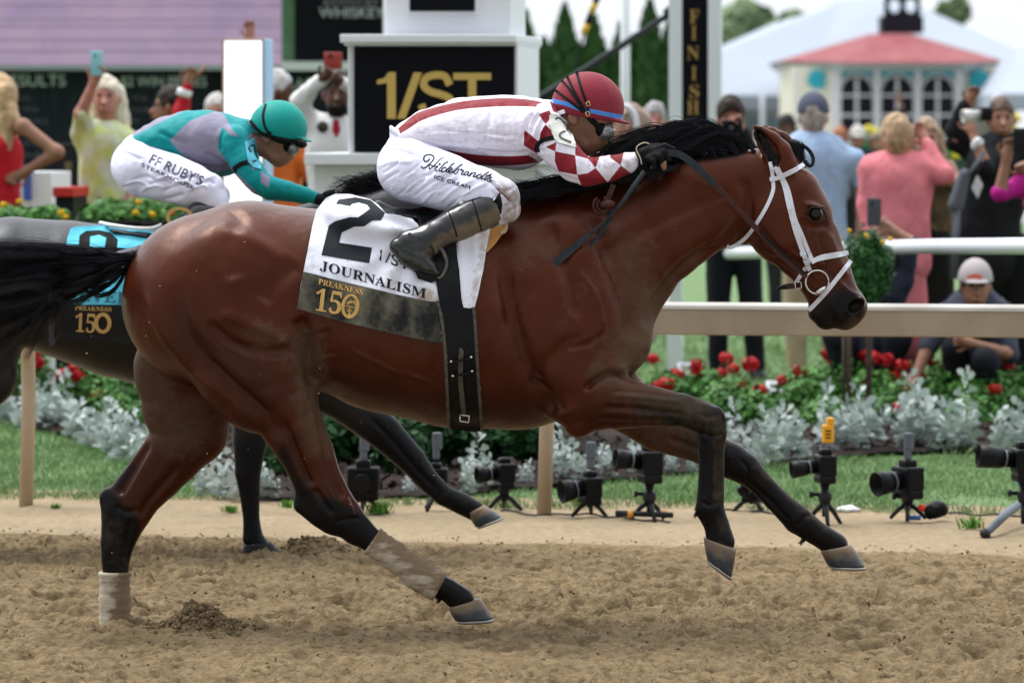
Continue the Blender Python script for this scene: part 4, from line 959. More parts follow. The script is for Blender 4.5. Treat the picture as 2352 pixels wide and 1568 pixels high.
    def sph(nm, c, rad, R, m_, par):
        bm = bmesh.new(); bmesh.ops.create_uvsphere(bm, u_segments=28, v_segments=18, radius=1); v = np.array([tuple(q.co) for q in bm.verts]); bm.verts.index_update()
        f = [tuple(q.index for q in fc.verts) for fc in bm.faces]; bm.free(); v = (v * np.array(rad)) @ np.array(R).T + c; return mk(nm, v, f, m_, par)
    gl = sph('goggles', p3(gx - 15 * sc_, gyy - 8 * sc_, 0), (.034 * k, .073 * J['hw'], .041 * k), Rg, m_blackcloth, root)
    for s in (-1, 1):
        sph('goggle_lens', p3(gx, gyy, s * .034 * J['hw']), (.030 * k, .036 * J['hw'], .029 * k), Rg, m_lens, gl)
    if J.get('gogstrap'): 
        pts = spline([(*h(a, c), d) for a, c, d in J['gogstrap']], 6); v, f = tubes([[p3(q[0], q[1], q[2]) for q in pts]], [.0095 * k], 8); mk('goggle_strap', v, f, m_blackcloth, gl)
    if J.get('upper_goggles'):
        x, y = J['upper_goggles']; o2 = sph('goggles', p3(x, y, -.03), (.028, .07, .020), rot_y(25), m_blackcloth, root)
        for s in (-1, 1): sph('goggle_lens', p3(x + 2, y - 1, s * .038), (.024, .034, .018), rot_y(25), m_darklens, o2)
    return root, bvh(sv, sq), bvh(bv, bq), bvh(V, Q)

m_silk1 = cloth_mat('striped_silks', (.74, .69, .78), (.21, .012, .020), .45, seam=True)
m_breech = cloth_mat('white_breeches', (.76, .76, .92), None, .5, wr=.6)
m_helm1 = cloth_mat('red_helmet_cover', (.21, .018, .032), (.07, .23, .60), .6, wr=.2, seam=True)
A1 = -.17
arm1 = [(1246, 290, 47, .062, -.135), (1250, 308, 47, .062, -.15), (1285, 345, 41, .056, -.18), (1320, 383, 36, .05, -.20), (1347, 396, 33, .045, -.20), (1402, 387, 30, .04, -.17), (1440, 376, 25, .034, -.14), (1464, 369, 20, .028, -.115)]
arm1f = [(1246, 290, 47, .062, .135), (1285, 345, 41, .056, .18), (1330, 380, 35, .05, .20), (1400, 380, 30, .04, .15), (1470, 365, 20, .028, .08)]
boot1 = [(1120, 480, 44, .064, -.25), (1100, 490, 43, .062, -.255), (1050, 514, 40, .056, -.26), (1005, 536, 34, .050, -.265), (975, 552, 31, .046, -.27)]
foot1 = [(972, 558, 40, .046, -.27), (942, 560, 33, .040, -.27), (915, 566, 20, .034, -.27), (938, 582, 30, .038, -.275), (964, 596, 31, .041, -.275), (986, 613, 19, .036, -.28), (1004, 627, 8, .024, -.28)]
def pat1(V):
    up = bandfield(V, [(910, 306, 5), (930, 292, 8), (960, 270, 10), (1000, 256, 9.5), (1051, 244, 9), (1101, 238, 9.5), (1160, 235, 9.5), (1215, 237, 8), (1252, 243, 6)])
    lo = bandfield(V, [(1000, 346, 3), (1034, 352, 6), (1060, 359, 8), (1100, 367, 11), (1151, 370, 11), (1200, 368, 10), (1250, 362, 9)])
    rd = [[(1237, 263), (1262, 253), (1268, 268), (1253, 286)], [(1253, 286), (1268, 302), (1270, 318), (1238, 328), (1241, 305)], [(1204, 298), (1237, 325), (1234, 354), (1203, 334)], [(1253, 338), (1279, 326), (1275, 348)],
          [(1275, 348), (1321, 357), (1326, 402), (1283, 394), (1274, 370)], [(1321, 357), (1322, 325), (1345, 345), (1354, 366)], [(1326, 402), (1350, 398), (1368, 386), (1396, 419), (1380, 436), (1339, 436)],
          [(1368, 386), (1352, 366), (1356, 350), (1380, 352)], [(1426, 380), (1401, 362), (1405, 345), (1434, 345)], [(1426, 380), (1449, 398), (1440, 415), (1400, 430), (1396, 419)], [(1262, 230), (1282, 246), (1284, 262), (1270, 256)], [(1150, 408), (1180, 398), (1250, 372), (1256, 382), (1190, 415)]]
    arm = polyfield(V, rd)
    near = sm(-.04, -.02, -(V[:, 1] - Y1 + .10)) if False else (V[:, 1] < Y1 + .0)
    return np.where(polyfield(V, [[(1235, 240), (1290, 225), (1480, 320), (1480, 420), (1340, 445), (1200, 345), (1203, 296), (1228, 262)]]) > 0, arm, np.maximum(np.maximum(up, lo), polyfield(V, [rd[-1]])))
folds1 = []
for i in range(15):
    x = 872 + i * 19; y = 425 + i * 5.0 + (i % 3) * 9; L = 48 + (i * 7 % 5) * 10
    folds1.append(([(x, y), (x + L * .5, y - L * .42), (x + L, y - L * .66)], 2.8 + (i % 2), .0030 if i % 2 else -.0034, -1))
for i in range(7): folds1.append(([(1120 + i * 7, 405 + i * 9), (1140 + i * 7, 430 + i * 6), (1165 + i * 4, 445 + i * 8)], 2.8, -.003, -1))
folds1 += [([(875 + i * 13, 400 + (i * 37) % 50), (900 + i * 13, 385 + (i * 37) % 50), (925 + i * 13, 365 + (i * 37) % 50)], 2.2, -.0022, -1) for i in range(12)]
folds1 += [([(880, 300), (925, 320), (980, 350)], 5, -.004, -1), ([(868, 350), (910, 345), (960, 360)], 4, -.003, -1), ([(866, 385), (900, 372), (950, 372)], 4, .003, -1), ([(870, 430), (925, 466), (1000, 480)], 3.2, -.003, -1)]
silk_rel1 = [([(1240 + i * 3, 250 + i * 8), (1222 + i * 5, 275 + i * 9), (1214 + i * 6, 300 + i * 8)], 2.4, -.003 if i % 2 else .003, -1) for i in range(6)] + [([(950 + i * 22, 262 - i * 3), (962 + i * 22, 290), (975 + i * 20, 330)], 3, -.0024 if i % 2 else .002, -1) for i in range(12)] + [([(1285 + i * 9, 396 + i * 4), (1300 + i * 9, 410 + i * 2), (1322 + i * 8, 418)], 2.4, -.003, -1) for i in range(5)] + [([(1010, 300), (1090, 306), (1200, 312)], 4, -.004, -1), ([(960, 315), (1040, 305), (1100, 306), (1200, 330)], 5, .004, -1), ([(1090, 340), (1150, 352), (1230, 350)], 4, -.004, -1), ([(985, 330), (1060, 335), (1130, 345)], 5, .003, -1),
             ([(1225, 255), (1208, 285), (1207, 325)], 5, -.008, -1), ([(1130, 225), (1128, 260), (1120, 300)], 5, -.003, -1), ([(1215, 322), (1235, 340), (1250, 352)], 4, -.004, -1)] + \
            [([(1345 + i * 7, 360), (1350 + i * 6, 372), (1352 + i * 6, 384)], 2.2, -.003 if i % 2 else .003, -1) for i in range(7)] + [([(1000 + i * 28, 318 + i % 3 * 5), (1012 + i * 28, 326), (1030 + i * 26, 322 + i % 2 * 9)], 3, -.0026, -1) for i in range(7)]
D1 = -.125
fing = lambda b, m_, t, d, r: [(b[0], b[1], d, r), (m_[0], m_[1], d - .006, r * .95), (t[0], t[1], d - .002, r * .85)]
gl1 = [[(1463, 366, D1 + .01, .024), (1480, 358, D1, .027), (1500, 350, D1 - .003, .024)], [(1470, 374, D1, .020), (1492, 364, D1 - .012, .021), (1510, 356, D1 - .012, .018)],
       fing((1503, 344), (1526, 336), (1546, 343), D1 - .022, .0115), fing((1507, 352), (1525, 349), (1536, 366), D1 - .030, .0115), fing((1500, 358), (1515, 359), (1521, 374), D1 - .036, .0110), fing((1488, 364), (1500, 370), (1503, 384), D1 - .038, .0100),
       [(1478, 350, D1 - .018, .013), (1496, 338, D1 - .004, .011), (1514, 334, D1 + .010, .0095)]]
tips1 = [([(1543, 341, D1 - .024, .0085), (1552, 350, D1 - .024, .008)], 0), ([(1535, 362, D1 - .032, .0092), (1536, 374, D1 - .032, .0090), (1533, 384, D1 - .030, .008)], 0), ([(1520, 370, D1 - .038, .0090), (1524, 379, D1 - .038, .0088), (1525, 387, D1 - .036, .0078)], 0)]
palm1 = [([(1450, 372, D1, .018), (1480, 360, D1, .020), (1500, 352, D1, .018)], 0)]
far = lambda L: [[(x + 22, y - 4, -d, r) for x, y, d, r in q] for q in L]
jk1, SILK1, BRE1, BOD1 = build_jockey(dict(
    tailflap=[(925, 332, 22, .05, -.05), (908, 308, 13, .03, -.06), (898, 292, 4, .02, -.06)],
    Y=Y1, k=1.0, hw=1.0, loc=P(1040, 450, Y1), label='crouched jockey in red and white silks with red helmet riding the bay horse', skin=skin_mat('jockey_skin', (.235, .115, .07)),
    head=(1350, 241, 1.0), neck=[(1240, 275, 40, .055, 0), (1300, 285, 40, .055, 0), (1320, 290, 34, .055, 0)],
    torso=[(948, 320, 47, .12, 0), (985, 305, 54, .135, 0), (1020, 300, 62, .145, 0), (1062, 298, 74, .155, 0), (1105, 300, 79, .165, 0), (1150, 302, 84, .175, 0), (1188, 305, 86, .175, 0), (1226, 298, 72, .165, 0), (1245, 280, 50, .12, 0)],
    pelvis=[(922, 318, 22, .09, 0), (935, 345, 50, .13, 0), (945, 385, 80, .155, 0), (960, 395, 78, .155, 0)],
    arms=[arm1, arm1f], collar=[(1262, 252, 22, .055, 0), (1280, 262, 20, .05, 0)],
    legs=[[(960, 398, 72, .10, -.10), (1030, 420, 66, .085, -.17), (1095, 438, 57, .075, -.22), (1148, 455, 46, .064, -.24), (1163, 480, 32, .052, -.245), (1150, 488, 28, .05, -.245)],
          [(960, 398, 72, .10, .10), (1040, 422, 64, .085, .17), (1110, 442, 55, .075, .22), (1150, 455, 46, .064, .24), (1155, 485, 30, .052, .245)]],
    boots=[boot1, mir(boot1)], foot=[foot1, mir(foot1)], boot_mud=[([(1150, 480), (1090, 515), (1020, 550), (1000, 570)], 22, 22, .75, 0), ([(1140, 500), (1060, 540)], 20, 16, .9, 0), ([(990, 560), (975, 580)], 14, 12, .5, 0)],
    seam=[(960, 305), (1000, 304), (1060, 302), (1140, 308), (1207, 316)], silk_mat=m_silk1, silk_relief=silk_rel1, pattern=pat1, silk_mud=[([(1290, 335), (1310, 345)], 22, 18, .3, 0), ([(1400, 375), (1460, 370)], 26, 18, .36, 0), ([(1440, 375), (1462, 372)], 14, 12, .5, 0)],
    folds=folds1, breech_mat=m_breech, breech_mud=[([(1160, 440), (1185, 470), (1170, 500)], 28, 20, .75, -1), ([(1110, 410), (1140, 430)], 16, 14, .45, -1)],
    hand_prims=palm1 + tips1 + [(q, 0) for q in far([p[0] for p in palm1 + tips1])], gloves=[gl1, far(gl1)],
    helmet_mat=m_helm1, band=[(-86, -10, 5), (-50, -2, 5), (-16, 10, 5), (16, 16, 5), (50, 23, 5), (88, 29, 5)],
    straps=[([(-76, -34), (-48, -13), (-10, 17)], 6), ([(-60, -56), (-38, -30), (-8, 18)], 6), ([(-48, -66), (-30, -28), (-5, 16)], 6), ([(-26, -77), (-15, -38), (-3, -4), (2, 20)], 6)],
    gogstrap=[(-10, 16, -.088), (6, 32, -.082), (20, 46, -.07), (32, 54, -.058)]))
# buckles on the helmet harness, wrist tie, number on the sleeve
hm = [o for o in jk1.children if o.name.startswith('helmet')][0]
for bx, by in ((1351, 239), (1350, 262)):
    fr = [P(bx + a, by + c, Y1 - .112) for a, c in ((-5, -3), (2, -6), (5, 3), (-2, 6), (-5, -3))]; v, f = tubes([fr], [.0016], 5); mk('buckle', v, f, m_gold, hm)
gv = [o for o in jk1.children if o.name.startswith('glove')][0]
v, f = tubes([[P(a, c, Y1 + D1 - .034) for a, c in spline([(1491, 330), (1478, 328), (1464, 336), (1462, 346), (1470, 362), (1474, 378)], 5)]], [.0022], 5); mk('wrist_tie', v, f, M('cord', (.55, .47, .33), .8), gv)
m_patch = cloth_mat('number_patch', (.66, .66, .60), None, .5); m_inkg = M('faded_ink', (.10, .10, .105), .7)
nb = drape('sleeve_number', [(1262, 264), (1278, 262), (1300, 277), (1310, 290), (1324, 338), (1316, 337), (1280, 326), (1273, 318), (1262, 282)], SILK1, .006, m_patch, jk1, 5, .003, 12, attrs=lambda vv: {'mud': np.full(len(vv), .12)})
nt_ = tree_of(nb)
drape('numeral', strip_poly([(1276, 274), (1284, 271), (1298, 284), (1303, 298), (1288, 306), (1288, 316), (1312, 327)], 5, 3), nt_, .0015, m_inkg, nb, 3, .001, 0)
strap('arm_band', [(1234, 350), (1233, 336), (1246, 323), (1274, 315)], 10, SILK1, m_blackcloth, jk1, .004, .003, 4)
strap('patch_tab', [(1274, 266), (1286, 259), (1297, 256)], 9, bvh(*sdf_mesh([([(1262, 262, 30, .09, -.06), (1300, 264, 30, .08, -.06)], .01)], Y1)), m_white, nb, .003, .002, 4)
# boot cuffs, rivet and the small top wedge
BOT = [o for o in jk1.children if o.name.startswith('boot')]; bt0 = min(BOT, key=lambda o: np.mean([v.co.y for v in o.data.vertices])); BTT = tree_of(bt0)
strap('boot_seam', [(1078, 448), (1088, 468), (1098, 500), (1106, 530)], 3, BTT, m_blackcloth, bt0, .002, .002, 3)
strap('boot_seam', [(1030, 486), (1040, 512), (1050, 545)], 3, BTT, m_blackcloth, bt0, .002, .002, 3)
strap('boot_fold', [(938, 536), (960, 545), (990, 565), (998, 585)], 5, BTT, m_boot, bt0, .004, .004, 3)
v, f = lathe(P(1060, 467, (ray(BTT, 1060, 467) or Y1 - .3) - .001), (0, -1, 0), [(0, .008), (.003, .007), (.004, .002)], 14); mk('rivet', v, f, M('rivet', (.6, .58, .5), .4, metal=.5), bt0)
drape('top_wedge', [(1148, 441), (1154, 470), (1151, 492), (1143, 480), (1131, 467)], BRE1, .003, m_blackcloth, bt0, 5, .002, 1)
# words on the breeches
m_ink = M('black_ink', (.010, .010, .016), .6)
z2 = lambda L: [(947.3 + x * .09028, 343.0 + y * .09028) for x, y in L]
SCRIPT = [([(430, 235), (400, 290), (330, 310), (285, 250), (320, 165), (430, 138), (530, 172), (542, 245), (480, 335), (400, 405), (330, 465), (265, 480), (222, 435)], 3.0), ([(805, 228), (730, 238), (620, 345), (520, 440), (430, 515)], 2.6), ([(440, 375), (425, 430), (430, 510)], 2.2), ([(455, 395), (540, 430), (640, 440), (580, 505), (590, 550), (650, 532)], 2.5), ([(690, 362), (697, 395)], 4.0),
          ([(905, 318), (830, 350), (730, 455), (675, 520), (695, 558), (760, 535)], 2.6), ([(862, 470), (800, 465), (742, 520), (752, 575), (820, 560), (885, 490)], 2.4), ([(1068, 348), (1000, 395), (900, 500), (855, 560), (900, 580), (950, 550), (1010, 510), (985, 470), (930, 520), (925, 590), (1010, 580), (1060, 545)], 2.5),
          ([(1275, 385), (1200, 425), (1090, 535), (1050, 590), (1080, 618), (1140, 590), (1170, 520), (1210, 500)], 2.6), ([(1262, 498), (1225, 525), (1305, 542), (1250, 600), (1265, 645), (1330, 610)], 2.5), ([(1425, 565), (1360, 580), (1315, 625), (1335, 660), (1400, 625), (1440, 575)], 2.4), ([(1440, 575), (1405, 650), (1430, 675), (1500, 590)], 2.4), ([(1500, 592), (1450, 685)], 2.6), ([(1470, 650), (1560, 590), (1605, 615), (1545, 680), (1575, 705), (1650, 665)], 2.5),
          ([(1745, 632), (1680, 650), (1635, 705), (1655, 740), (1725, 715), (1770, 650)], 2.4), ([(1945, 578), (1880, 610), (1770, 710), (1750, 750), (1800, 745)], 2.6), ([(2010, 628), (1930, 670), (1830, 750), (1850, 778), (1920, 745)], 2.6), ([(1870, 655), (1990, 690)], 2.0), ([(1995, 650), (1965, 690)], 2.4), ([(2035, 712), (1960, 722), (1965, 770), (2005, 800), (1955, 825), (1900, 792)], 2.6)]
br = [o for o in jk1.children if o.name.startswith('breeches')][0]
Vs, Fs, bb = [], [], 0
for pts, wd in SCRIPT:
    q = spline([(*a, 0) for a in z2(pts)], 6); path = []
    for a in q:
        d = ray(BRE1, a[0], a[1]); path.append(P(a[0], a[1], (d or Y1 - .25) - .0018))
    v, f = tubes([path], [wd / 2 * Y1 / FL], 6); v[:, 1] = np.where(True, np.repeat([p[1] for p in path], 6) + (v[:, 1] - np.repeat([p[1] for p in path], 6)) * .35, v[:, 1]); Vs.append(v); Fs.append(f + bb); bb += len(v)
mk('lettering', np.concatenate(Vs), np.concatenate(Fs), m_ink, br)
letters('lettering', 'ICE CREAM', z2([(545, 745)])[0], (.0903 * 905, .0903 * 275), (.0903 * 26, -.0903 * 92), m_ink, br, BRE1)
# ------------------------------------------------------------------ the dark horse and rider behind
Y2 = 16.6
def build_dark():
    root = empty('racehorse', P(500, gyinv(Y2), Y2), 'dark brown racehorse galloping half hidden behind the bay, blue saddle cloth', 'horse')
    N, Fr = -.12, .12
    torso = [([(-160, 700, 165, .25, 0), (-60, 672, 172, .27, 0), (30, 640, 142, .24, 0), (150, 664, 158, .26, 0), (280, 694, 174, .28, 0), (430, 715, 195, .29, 0), (560, 712, 205, .27, 0), (640, 700, 205, .23, 0)], .03),
             ([(690, 640, 170, .19, 0), (800, 570, 130, .14, 0), (900, 520, 95, .11, 0), (1010, 480, 82, .085, 0)], .05),
             ([(1030, 470, 62, .075, 0), (1080, 510, 76, .085, 0), (1130, 570, 62, .07, 0), (1190, 660, 44, .052, 0), (1210, 695, 40, .05, 0)], .02)]
    fore_a = [(640, 830, 95, .08, -.13), (590, 930, 58, .06, -.14), (575, 1010, 40, .045, -.14), (569, 1085, 30, .04, -.14), (573, 1130, 24, .032, -.14), (577, 1190, 19, .025, -.14), (581, 1235, 24, .03, -.14), (600, 1258, 22, .034, -.14)]
    fore_b = [(700, 840, 90, .08, .13), (800, 925, 50, .055, .13), (880, 990, 42, .048, .13), (945, 1055, 33, .042, .13), (985, 1105, 26, .032, .13), (1020, 1138, 24, .028, .13), (1060, 1156, 25, .032, .13), (1090, 1172, 24, .034, .13)]
    hind = [(-60, 760, 130, .12, N), (-40, 860, 80, .08, N), (-110, 960, 50, .05, N), (-190, 1040, 32, .04, N), (-180, 1180, 24, .03, N)]
    hind2 = [(x - 70, y, r, ry, -dy) for x, y, r, ry, dy in hind]
    ear = [(1030, 430, 22, .02, -.05), (1015, 395, 10, .01, -.07)]
    ex = []
    F = horse_field(torso, [(fore_a, .04), (fore_b, .04), (hind, .05), (hind2, .05), (ear, .01), (mir(ear), .01)], Y2, P(-480, 1290, Y2 - .42), P(1280, 370, Y2 + .42), .0085)
    V, Q = F.mesh(2)
    V = relief(V, Q, [([(840, 950), (900, 1010), (960, 1080), (1010, 1130)], 6, -.006, 0), ([(-20, 560), (0, 640), (-20, 700)], 20, -.01, -1)], Y2)
    m = coat_material('dark_coat', (.011, .0088, .0095), (.006, .0055, .006), (.08, .058, .04), .34, (.9, .95, 1.0))
    mk('body', V, Q, m, root, attrs={'black': mask(V, [([(570, 1050), (580, 1270)], 60, 40, 1, 0), ([(900, 1000), (1100, 1180)], 60, 40, 1, 0)], Y2), 'dust': mask(V, [([(1000, 1120), (1060, 1150)], 20, 20, .25, 0), ([(960, 1050), (1020, 1120)], 12, 12, .3, 0)], Y2)})
    hoof((1074, 1178), (1112, 1158), (1092, 1210), (1153, 1187), .048, Y2 + .13, root)
    hoof((560, 1250), (622, 1243), (556, 1282), (652, 1278), .050, Y2 - .14, root, False, M('dark_hoof', (.010, .009, .010), .5))
    hoof((-200, 1200), (-160, 1200), (-205, 1235), (-140, 1235), .048, Y2 - .12, root, False)
    def mane(i):
        u = RN.random(); x = 850 + u * 200; y = 462 - u * 60 + RN.uniform(-5, 10)
        L = RN.uniform(60, 110); h_ = RN.uniform(10, 60)
        return [(x, y, Y2 + RN.uniform(-.05, .05)), (x - L * .3, y - h_ * .5, Y2), (x - L * .7, y - h_ * .8 + RN.gauss(0, 6), Y2 + RN.uniform(-.05, .05)), (x - L, y - h_ * .6 + RN.gauss(0, 12), Y2)]
    hair_strands('mane', mane, 1300, m_hair, root, .0022)
    def tl(i):
        return [(-205 + RN.gauss(0, 8), 640 + RN.gauss(0, 12), Y2), (-270, 640 + RN.gauss(0, 14), Y2), (-360, 680 + RN.gauss(0, 25), Y2 + RN.gauss(0, .05)), (-430, 780 + RN.gauss(0, 50), Y2 + RN.gauss(0, .08))]
    hair_strands('tail', tl, 400, m_hair, root, .003)
    return root, V, Q
dk, DV, DQ = build_dark()
p2v, p2q = sdf_mesh([([(170, 552, 36, .16, 0), (230, 570, 45, .23, 0), (330, 575, 45, .26, 0), (470, 565, 45, .25, 0)], .02)], Y2, .009)
DT = bvh(np.concatenate([DV, p2v]), np.concatenate([DQ, p2q + len(DV)]))
m_blue = cloth_mat('blue_saddlecloth', (.10, .52, .68), None, .55, wr=.6)
sc2 = empty('saddle_cloth', P(300, 600, Y2 - .3), 'bright blue saddle cloth with black 9 on the dark horse behind', 'saddle cloth', 'race saddle cloths')
zd = lambda L: [((150 + x / 4.3556) / 1.2245, (600 + y / 4.3556) / 1.2245) for x, y in L]
z0 = lambda n: {'mud': np.zeros(len(n)), 'pat': np.zeros(len(n)) - 9}
c2 = drape('cloth', [(140, 700), (147, 600), (155, 545), (162, 525), (175, 520), (240, 517), (300, 522), (345, 530), (385, 536), (420, 560), (430, 700)], DT, .014, m_blue, sc2, 10, .003, 10, lambda vv: .004 * np.sin(vv[:, 0] * .11 + vv[:, 1] * .03), z0)
C2T = tree_of(c2)
b2 = drape('lower_band', [(140, 700), (430, 700), (432, 800), (138, 775)], DT, .018, M('black_band', (.012, .012, .013), .6), sc2, 12, .003, 8); B2T = tree_of(b2)
nine = [zd([(305, 470), (320, 270), (400, 215), (560, 205), (700, 235), (790, 320), (770, 480), (740, 560), (740, 700), (300, 690), (305, 600), (600, 590), (620, 540), (390, 545)]), zd([(440, 440), (450, 280), (560, 258), (650, 295), (625, 440)])]
drape('numeral', nine, C2T, .003, m_blackcloth, sc2, 7, .001, 0)
letters('lettering', serif('LEVER'), (150, 690), (150, 8), (2, -26), M('dark_blue_print', (.03, .14, .2), .7), sc2, C2T)
gold2 = M('gold_print_2', (.50, .32, .11), .55)
letters('lettering', serif('15'), (172, 762), (46, 3), (2, -44), gold2, b2, B2T); drape('numeral', [ring2 for ring2 in ([(236 + 20 * math.cos(a), 742 + 24 * math.sin(a)) for a in np.linspace(0, 6.1, 24)], [(236 + 11 * math.cos(a), 742 + 16 * math.sin(a)) for a in np.linspace(0, 6.1, 24)])], B2T, .003, gold2, b2, 5, .001, 0)
letters('lettering', serif('PREAKNESS'), (172, 712), (84, 4), (0, -10), gold2, b2, B2T)
sd2 = empty('race_saddle', P(380, 530, Y2), 'black racing saddle edged in white on the dark horse', 'saddle', 'racing saddles')
v, q = sdf_mesh([([(232, 522, 7, .07, 0), (270, 530, 9, .17, 0), (350, 540, 14, .22, 0), (430, 530, 18, .2, 0)], .012)], Y2, .007); mk('seat', v, q, M('saddle_leather_2', (.015, .017, .03), .4), sd2)
v, f = tubes([[P(x, y, Y2 - d) for x, y, d in spline([(230, 512, .08), (262, 518, .17), (310, 524, .21), (350, 524, .22), (372, 516, .22)], 6)]], [.0075], 8); mk('seat_piping', v, f, M('white_piping', (.75, .75, .75), .5), sd2)

m_silk2 = cloth_mat('teal_silks', (.24, .225, .31), (.0, .25, .26), .38, wr=.7)
m_helm2 = cloth_mat('teal_helmet_cover', (.004, .27, .235), (.004, .27, .235), .45, wr=.1)
def pat2(V):
    t = [[(300, 316), (377, 277), (433, 250), (500, 254), (460, 268), (433, 280), (390, 323), (410, 347), (443, 377), (500, 397), (530, 388), (545, 410), (480, 420), (400, 378), (343, 353)], [(503, 256), (563, 264), (580, 300), (563, 328), (535, 300), (515, 265)]]
    sl = [[(508, 290), (530, 312), (575, 318), (585, 330), (760, 420), (760, 500), (620, 470), (530, 385), (500, 340)]]
    wh = [[(600, 393), (620, 407), (617, 433), (598, 418)], [(577, 383), (586, 383), (582, 394)]]
    a = np.maximum(polyfield(V, t), polyfield(V, sl)); return np.minimum(a, -polyfield(V, wh))
arm2 = [(538, 322, 34, .06, -.14), (540, 338, 34, .058, -.15), (560, 375, 32, .054, -.18), (588, 412, 28, .047, -.2), (612, 428, 25, .044, -.2), (660, 436, 20, .037, -.17), (700, 446, 17, .031, -.14), (728, 456, 14, .026, -.11)]
boot2 = [(495, 490, 30, .055, -.25), (460, 492, 30, .055, -.255), (428, 520, 27, .05, -.26), (400, 545, 23, .042, -.265), (385, 560, 20, .04, -.27)]
foot2 = [(380, 562, 24, .04, -.27), (355, 570, 20, .034, -.27), (375, 590, 18, .034, -.28), (395, 610, 9, .024, -.28)]
z3 = lambda L: [((400 + x / 7.84) / 1.2245, (400 + y / 7.84) / 1.2245) for x, y in L]
D2 = -.12
gl2 = [[(730, 457, D2, .022), (752, 460, D2, .024)]] + [[(755, 448 + i * 6, D2 - .02 * i * .4, .0105), (772, 450 + i * 6, D2 - .01 * i, .0105), (778, 460 + i * 5, D2 - .01 * i, .010)] for i in range(4)] + [[(748, 446, D2 - .01, .012), (764, 440, D2, .010)]]
folds2 = [([(265 + i * 18, 440 - (i % 3) * 12), (300 + i * 18, 425 - (i % 3) * 10), (335 + i * 16, 425 + (i % 2) * 8)], 3.5, .004 if i % 2 else -.005, -1) for i in range(12)] + [([(258, 350), (285, 350), (330, 370)], 4, -.005, -1), ([(290, 450), (360, 462), (430, 445)], 5, -.006, -1)]
jk2, SILK2, BRE2, BOD2 = build_jockey(dict(
    Y=Y2, k=.95, hw=.98, loc=P(400, 440, Y2), label='crouched jockey in teal and grey silks with green helmet riding the dark horse behind', skin=skin_mat('jockey_skin_2', (.30, .14, .09)),
    head=(639, 291, .80), neck=[(545, 312, 32, .055, 0), (590, 325, 32, .055, 0), (612, 335, 28, .055, 0)],
    torso=[(330, 330, 34, .12, 0), (352, 326, 42, .135, 0), (385, 322, 55, .15, 0), (430, 322, 67, .165, 0), (470, 327, 74, .175, 0), (505, 332, 74, .17, 0), (535, 322, 54, .14, 0)],
    pelvis=[(315, 328, 20, .1, 0), (318, 350, 42, .135, 0), (318, 380, 62, .155, 0), (330, 388, 62, .155, 0)],
    arms=[arm2, mir(arm2, (8, 8))], collar=[(565, 290, 17, .055, 0), (580, 300, 15, .05, 0)],
    legs=[[(332, 392, 60, .1, -.1), (390, 408, 56, .085, -.17), (440, 425, 50, .075, -.22), (478, 436, 40, .064, -.24), (492, 458, 33, .055, -.245), (505, 478, 24, .05, -.245)], [(332, 392, 60, .1, .1), (440, 430, 48, .075, .22), (495, 450, 34, .06, .24)]],
    boots=[boot2, mir(boot2)], foot=[foot2, mir(foot2)], boot_mud=[([(0, 0)], 1, 1, 0, 0)],
    seam=[(0, 0), (1, 1), (2, 2)], silk_mat=m_silk2, silk_relief=[([(440, 375), (480, 385), (520, 388)], 4, -.006, -1), ([(470, 350), (500, 365), (530, 380)], 4, -.005, -1), ([(520, 290), (505, 320), (508, 350)], 4, -.006, -1), ([(360, 300), (400, 320), (440, 330)], 6, -.005, -1)],
    pattern=pat2, silk_mud=[([(0, 0)], 1, 1, 0, 0)], folds=folds2, breech_mat=m_breech, breech_mud=[([(0, 0)], 1, 1, 0, 0)],
    hand_prims=[([(720, 454, D2, .018), (755, 460, D2, .019)], 0)], gloves=[gl2], helmet_mat=m_helm2, band=None,
    straps=[([(-36, -66), (-44, -30), (-36, 6), (-20, 22)], 7), ([(-82, -16), (-50, 18), (-10, 32), (30, 40), (70, 48)], 10)], gogstrap=[(-34, 18, -.09), (-10, 36, -.085), (20, 46, -.07), (32, 54, -.058)], upper_goggles=(690, 328)))
strap('arm_band', [(536, 396), (540, 386), (556, 376), (572, 372)], 11, SILK2, m_blackcloth, jk2, .004, .003, 4)
nb2 = drape('sleeve_number', [(562, 325), (585, 318), (596, 360), (600, 388), (583, 384), (570, 372)], SILK2, .006, M('blue_patch', (.09, .42, .55), .6), jk2, 5, .003, 8); drape('numeral', strip_poly([(577, 350), (572, 338), (584, 334), (586, 350), (592, 366), (580, 371)], 4, 3), tree_of(nb2), .002, m_blackcloth, nb2, 3, .001, 0)
br2 = [o for o in jk2.children if o.name.startswith('breeches')][0]; m_ink2 = M('breeches_print', (.03, .03, .06), .7)
letters('lettering', "FF RUBY'S", z3([(130, 450)])[0], (.1042 * 1150, .1042 * 510), (.1042 * 110, -.1042 * 200), m_ink2, br2, BRE2)
letters('lettering', 'STEAKHOUSE', z3([(-30, 530)])[0], (.1042 * 1150, .1042 * 520), (.1042 * 30, -.1042 * 80), m_ink2, br2, BRE2)
emb = drape('boot_emblem', [ring3 for ring3 in ([(413 + 34 * math.cos(a) * .9 + 8 * math.sin(a), 500 - 6 * math.cos(a) + 24 * math.sin(a)) for a in np.linspace(0, 6.2, 24)], [(413 + 25 * math.cos(a) * .9 + 6 * math.sin(a), 500 - 4 * math.cos(a) + 17 * math.sin(a)) for a in np.linspace(0, 6.2, 24)])], None, 0, gold2, [o for o in jk2.children if o.name.startswith('boot')][0], 5, .004, 0, fixY=Y2 - .325)
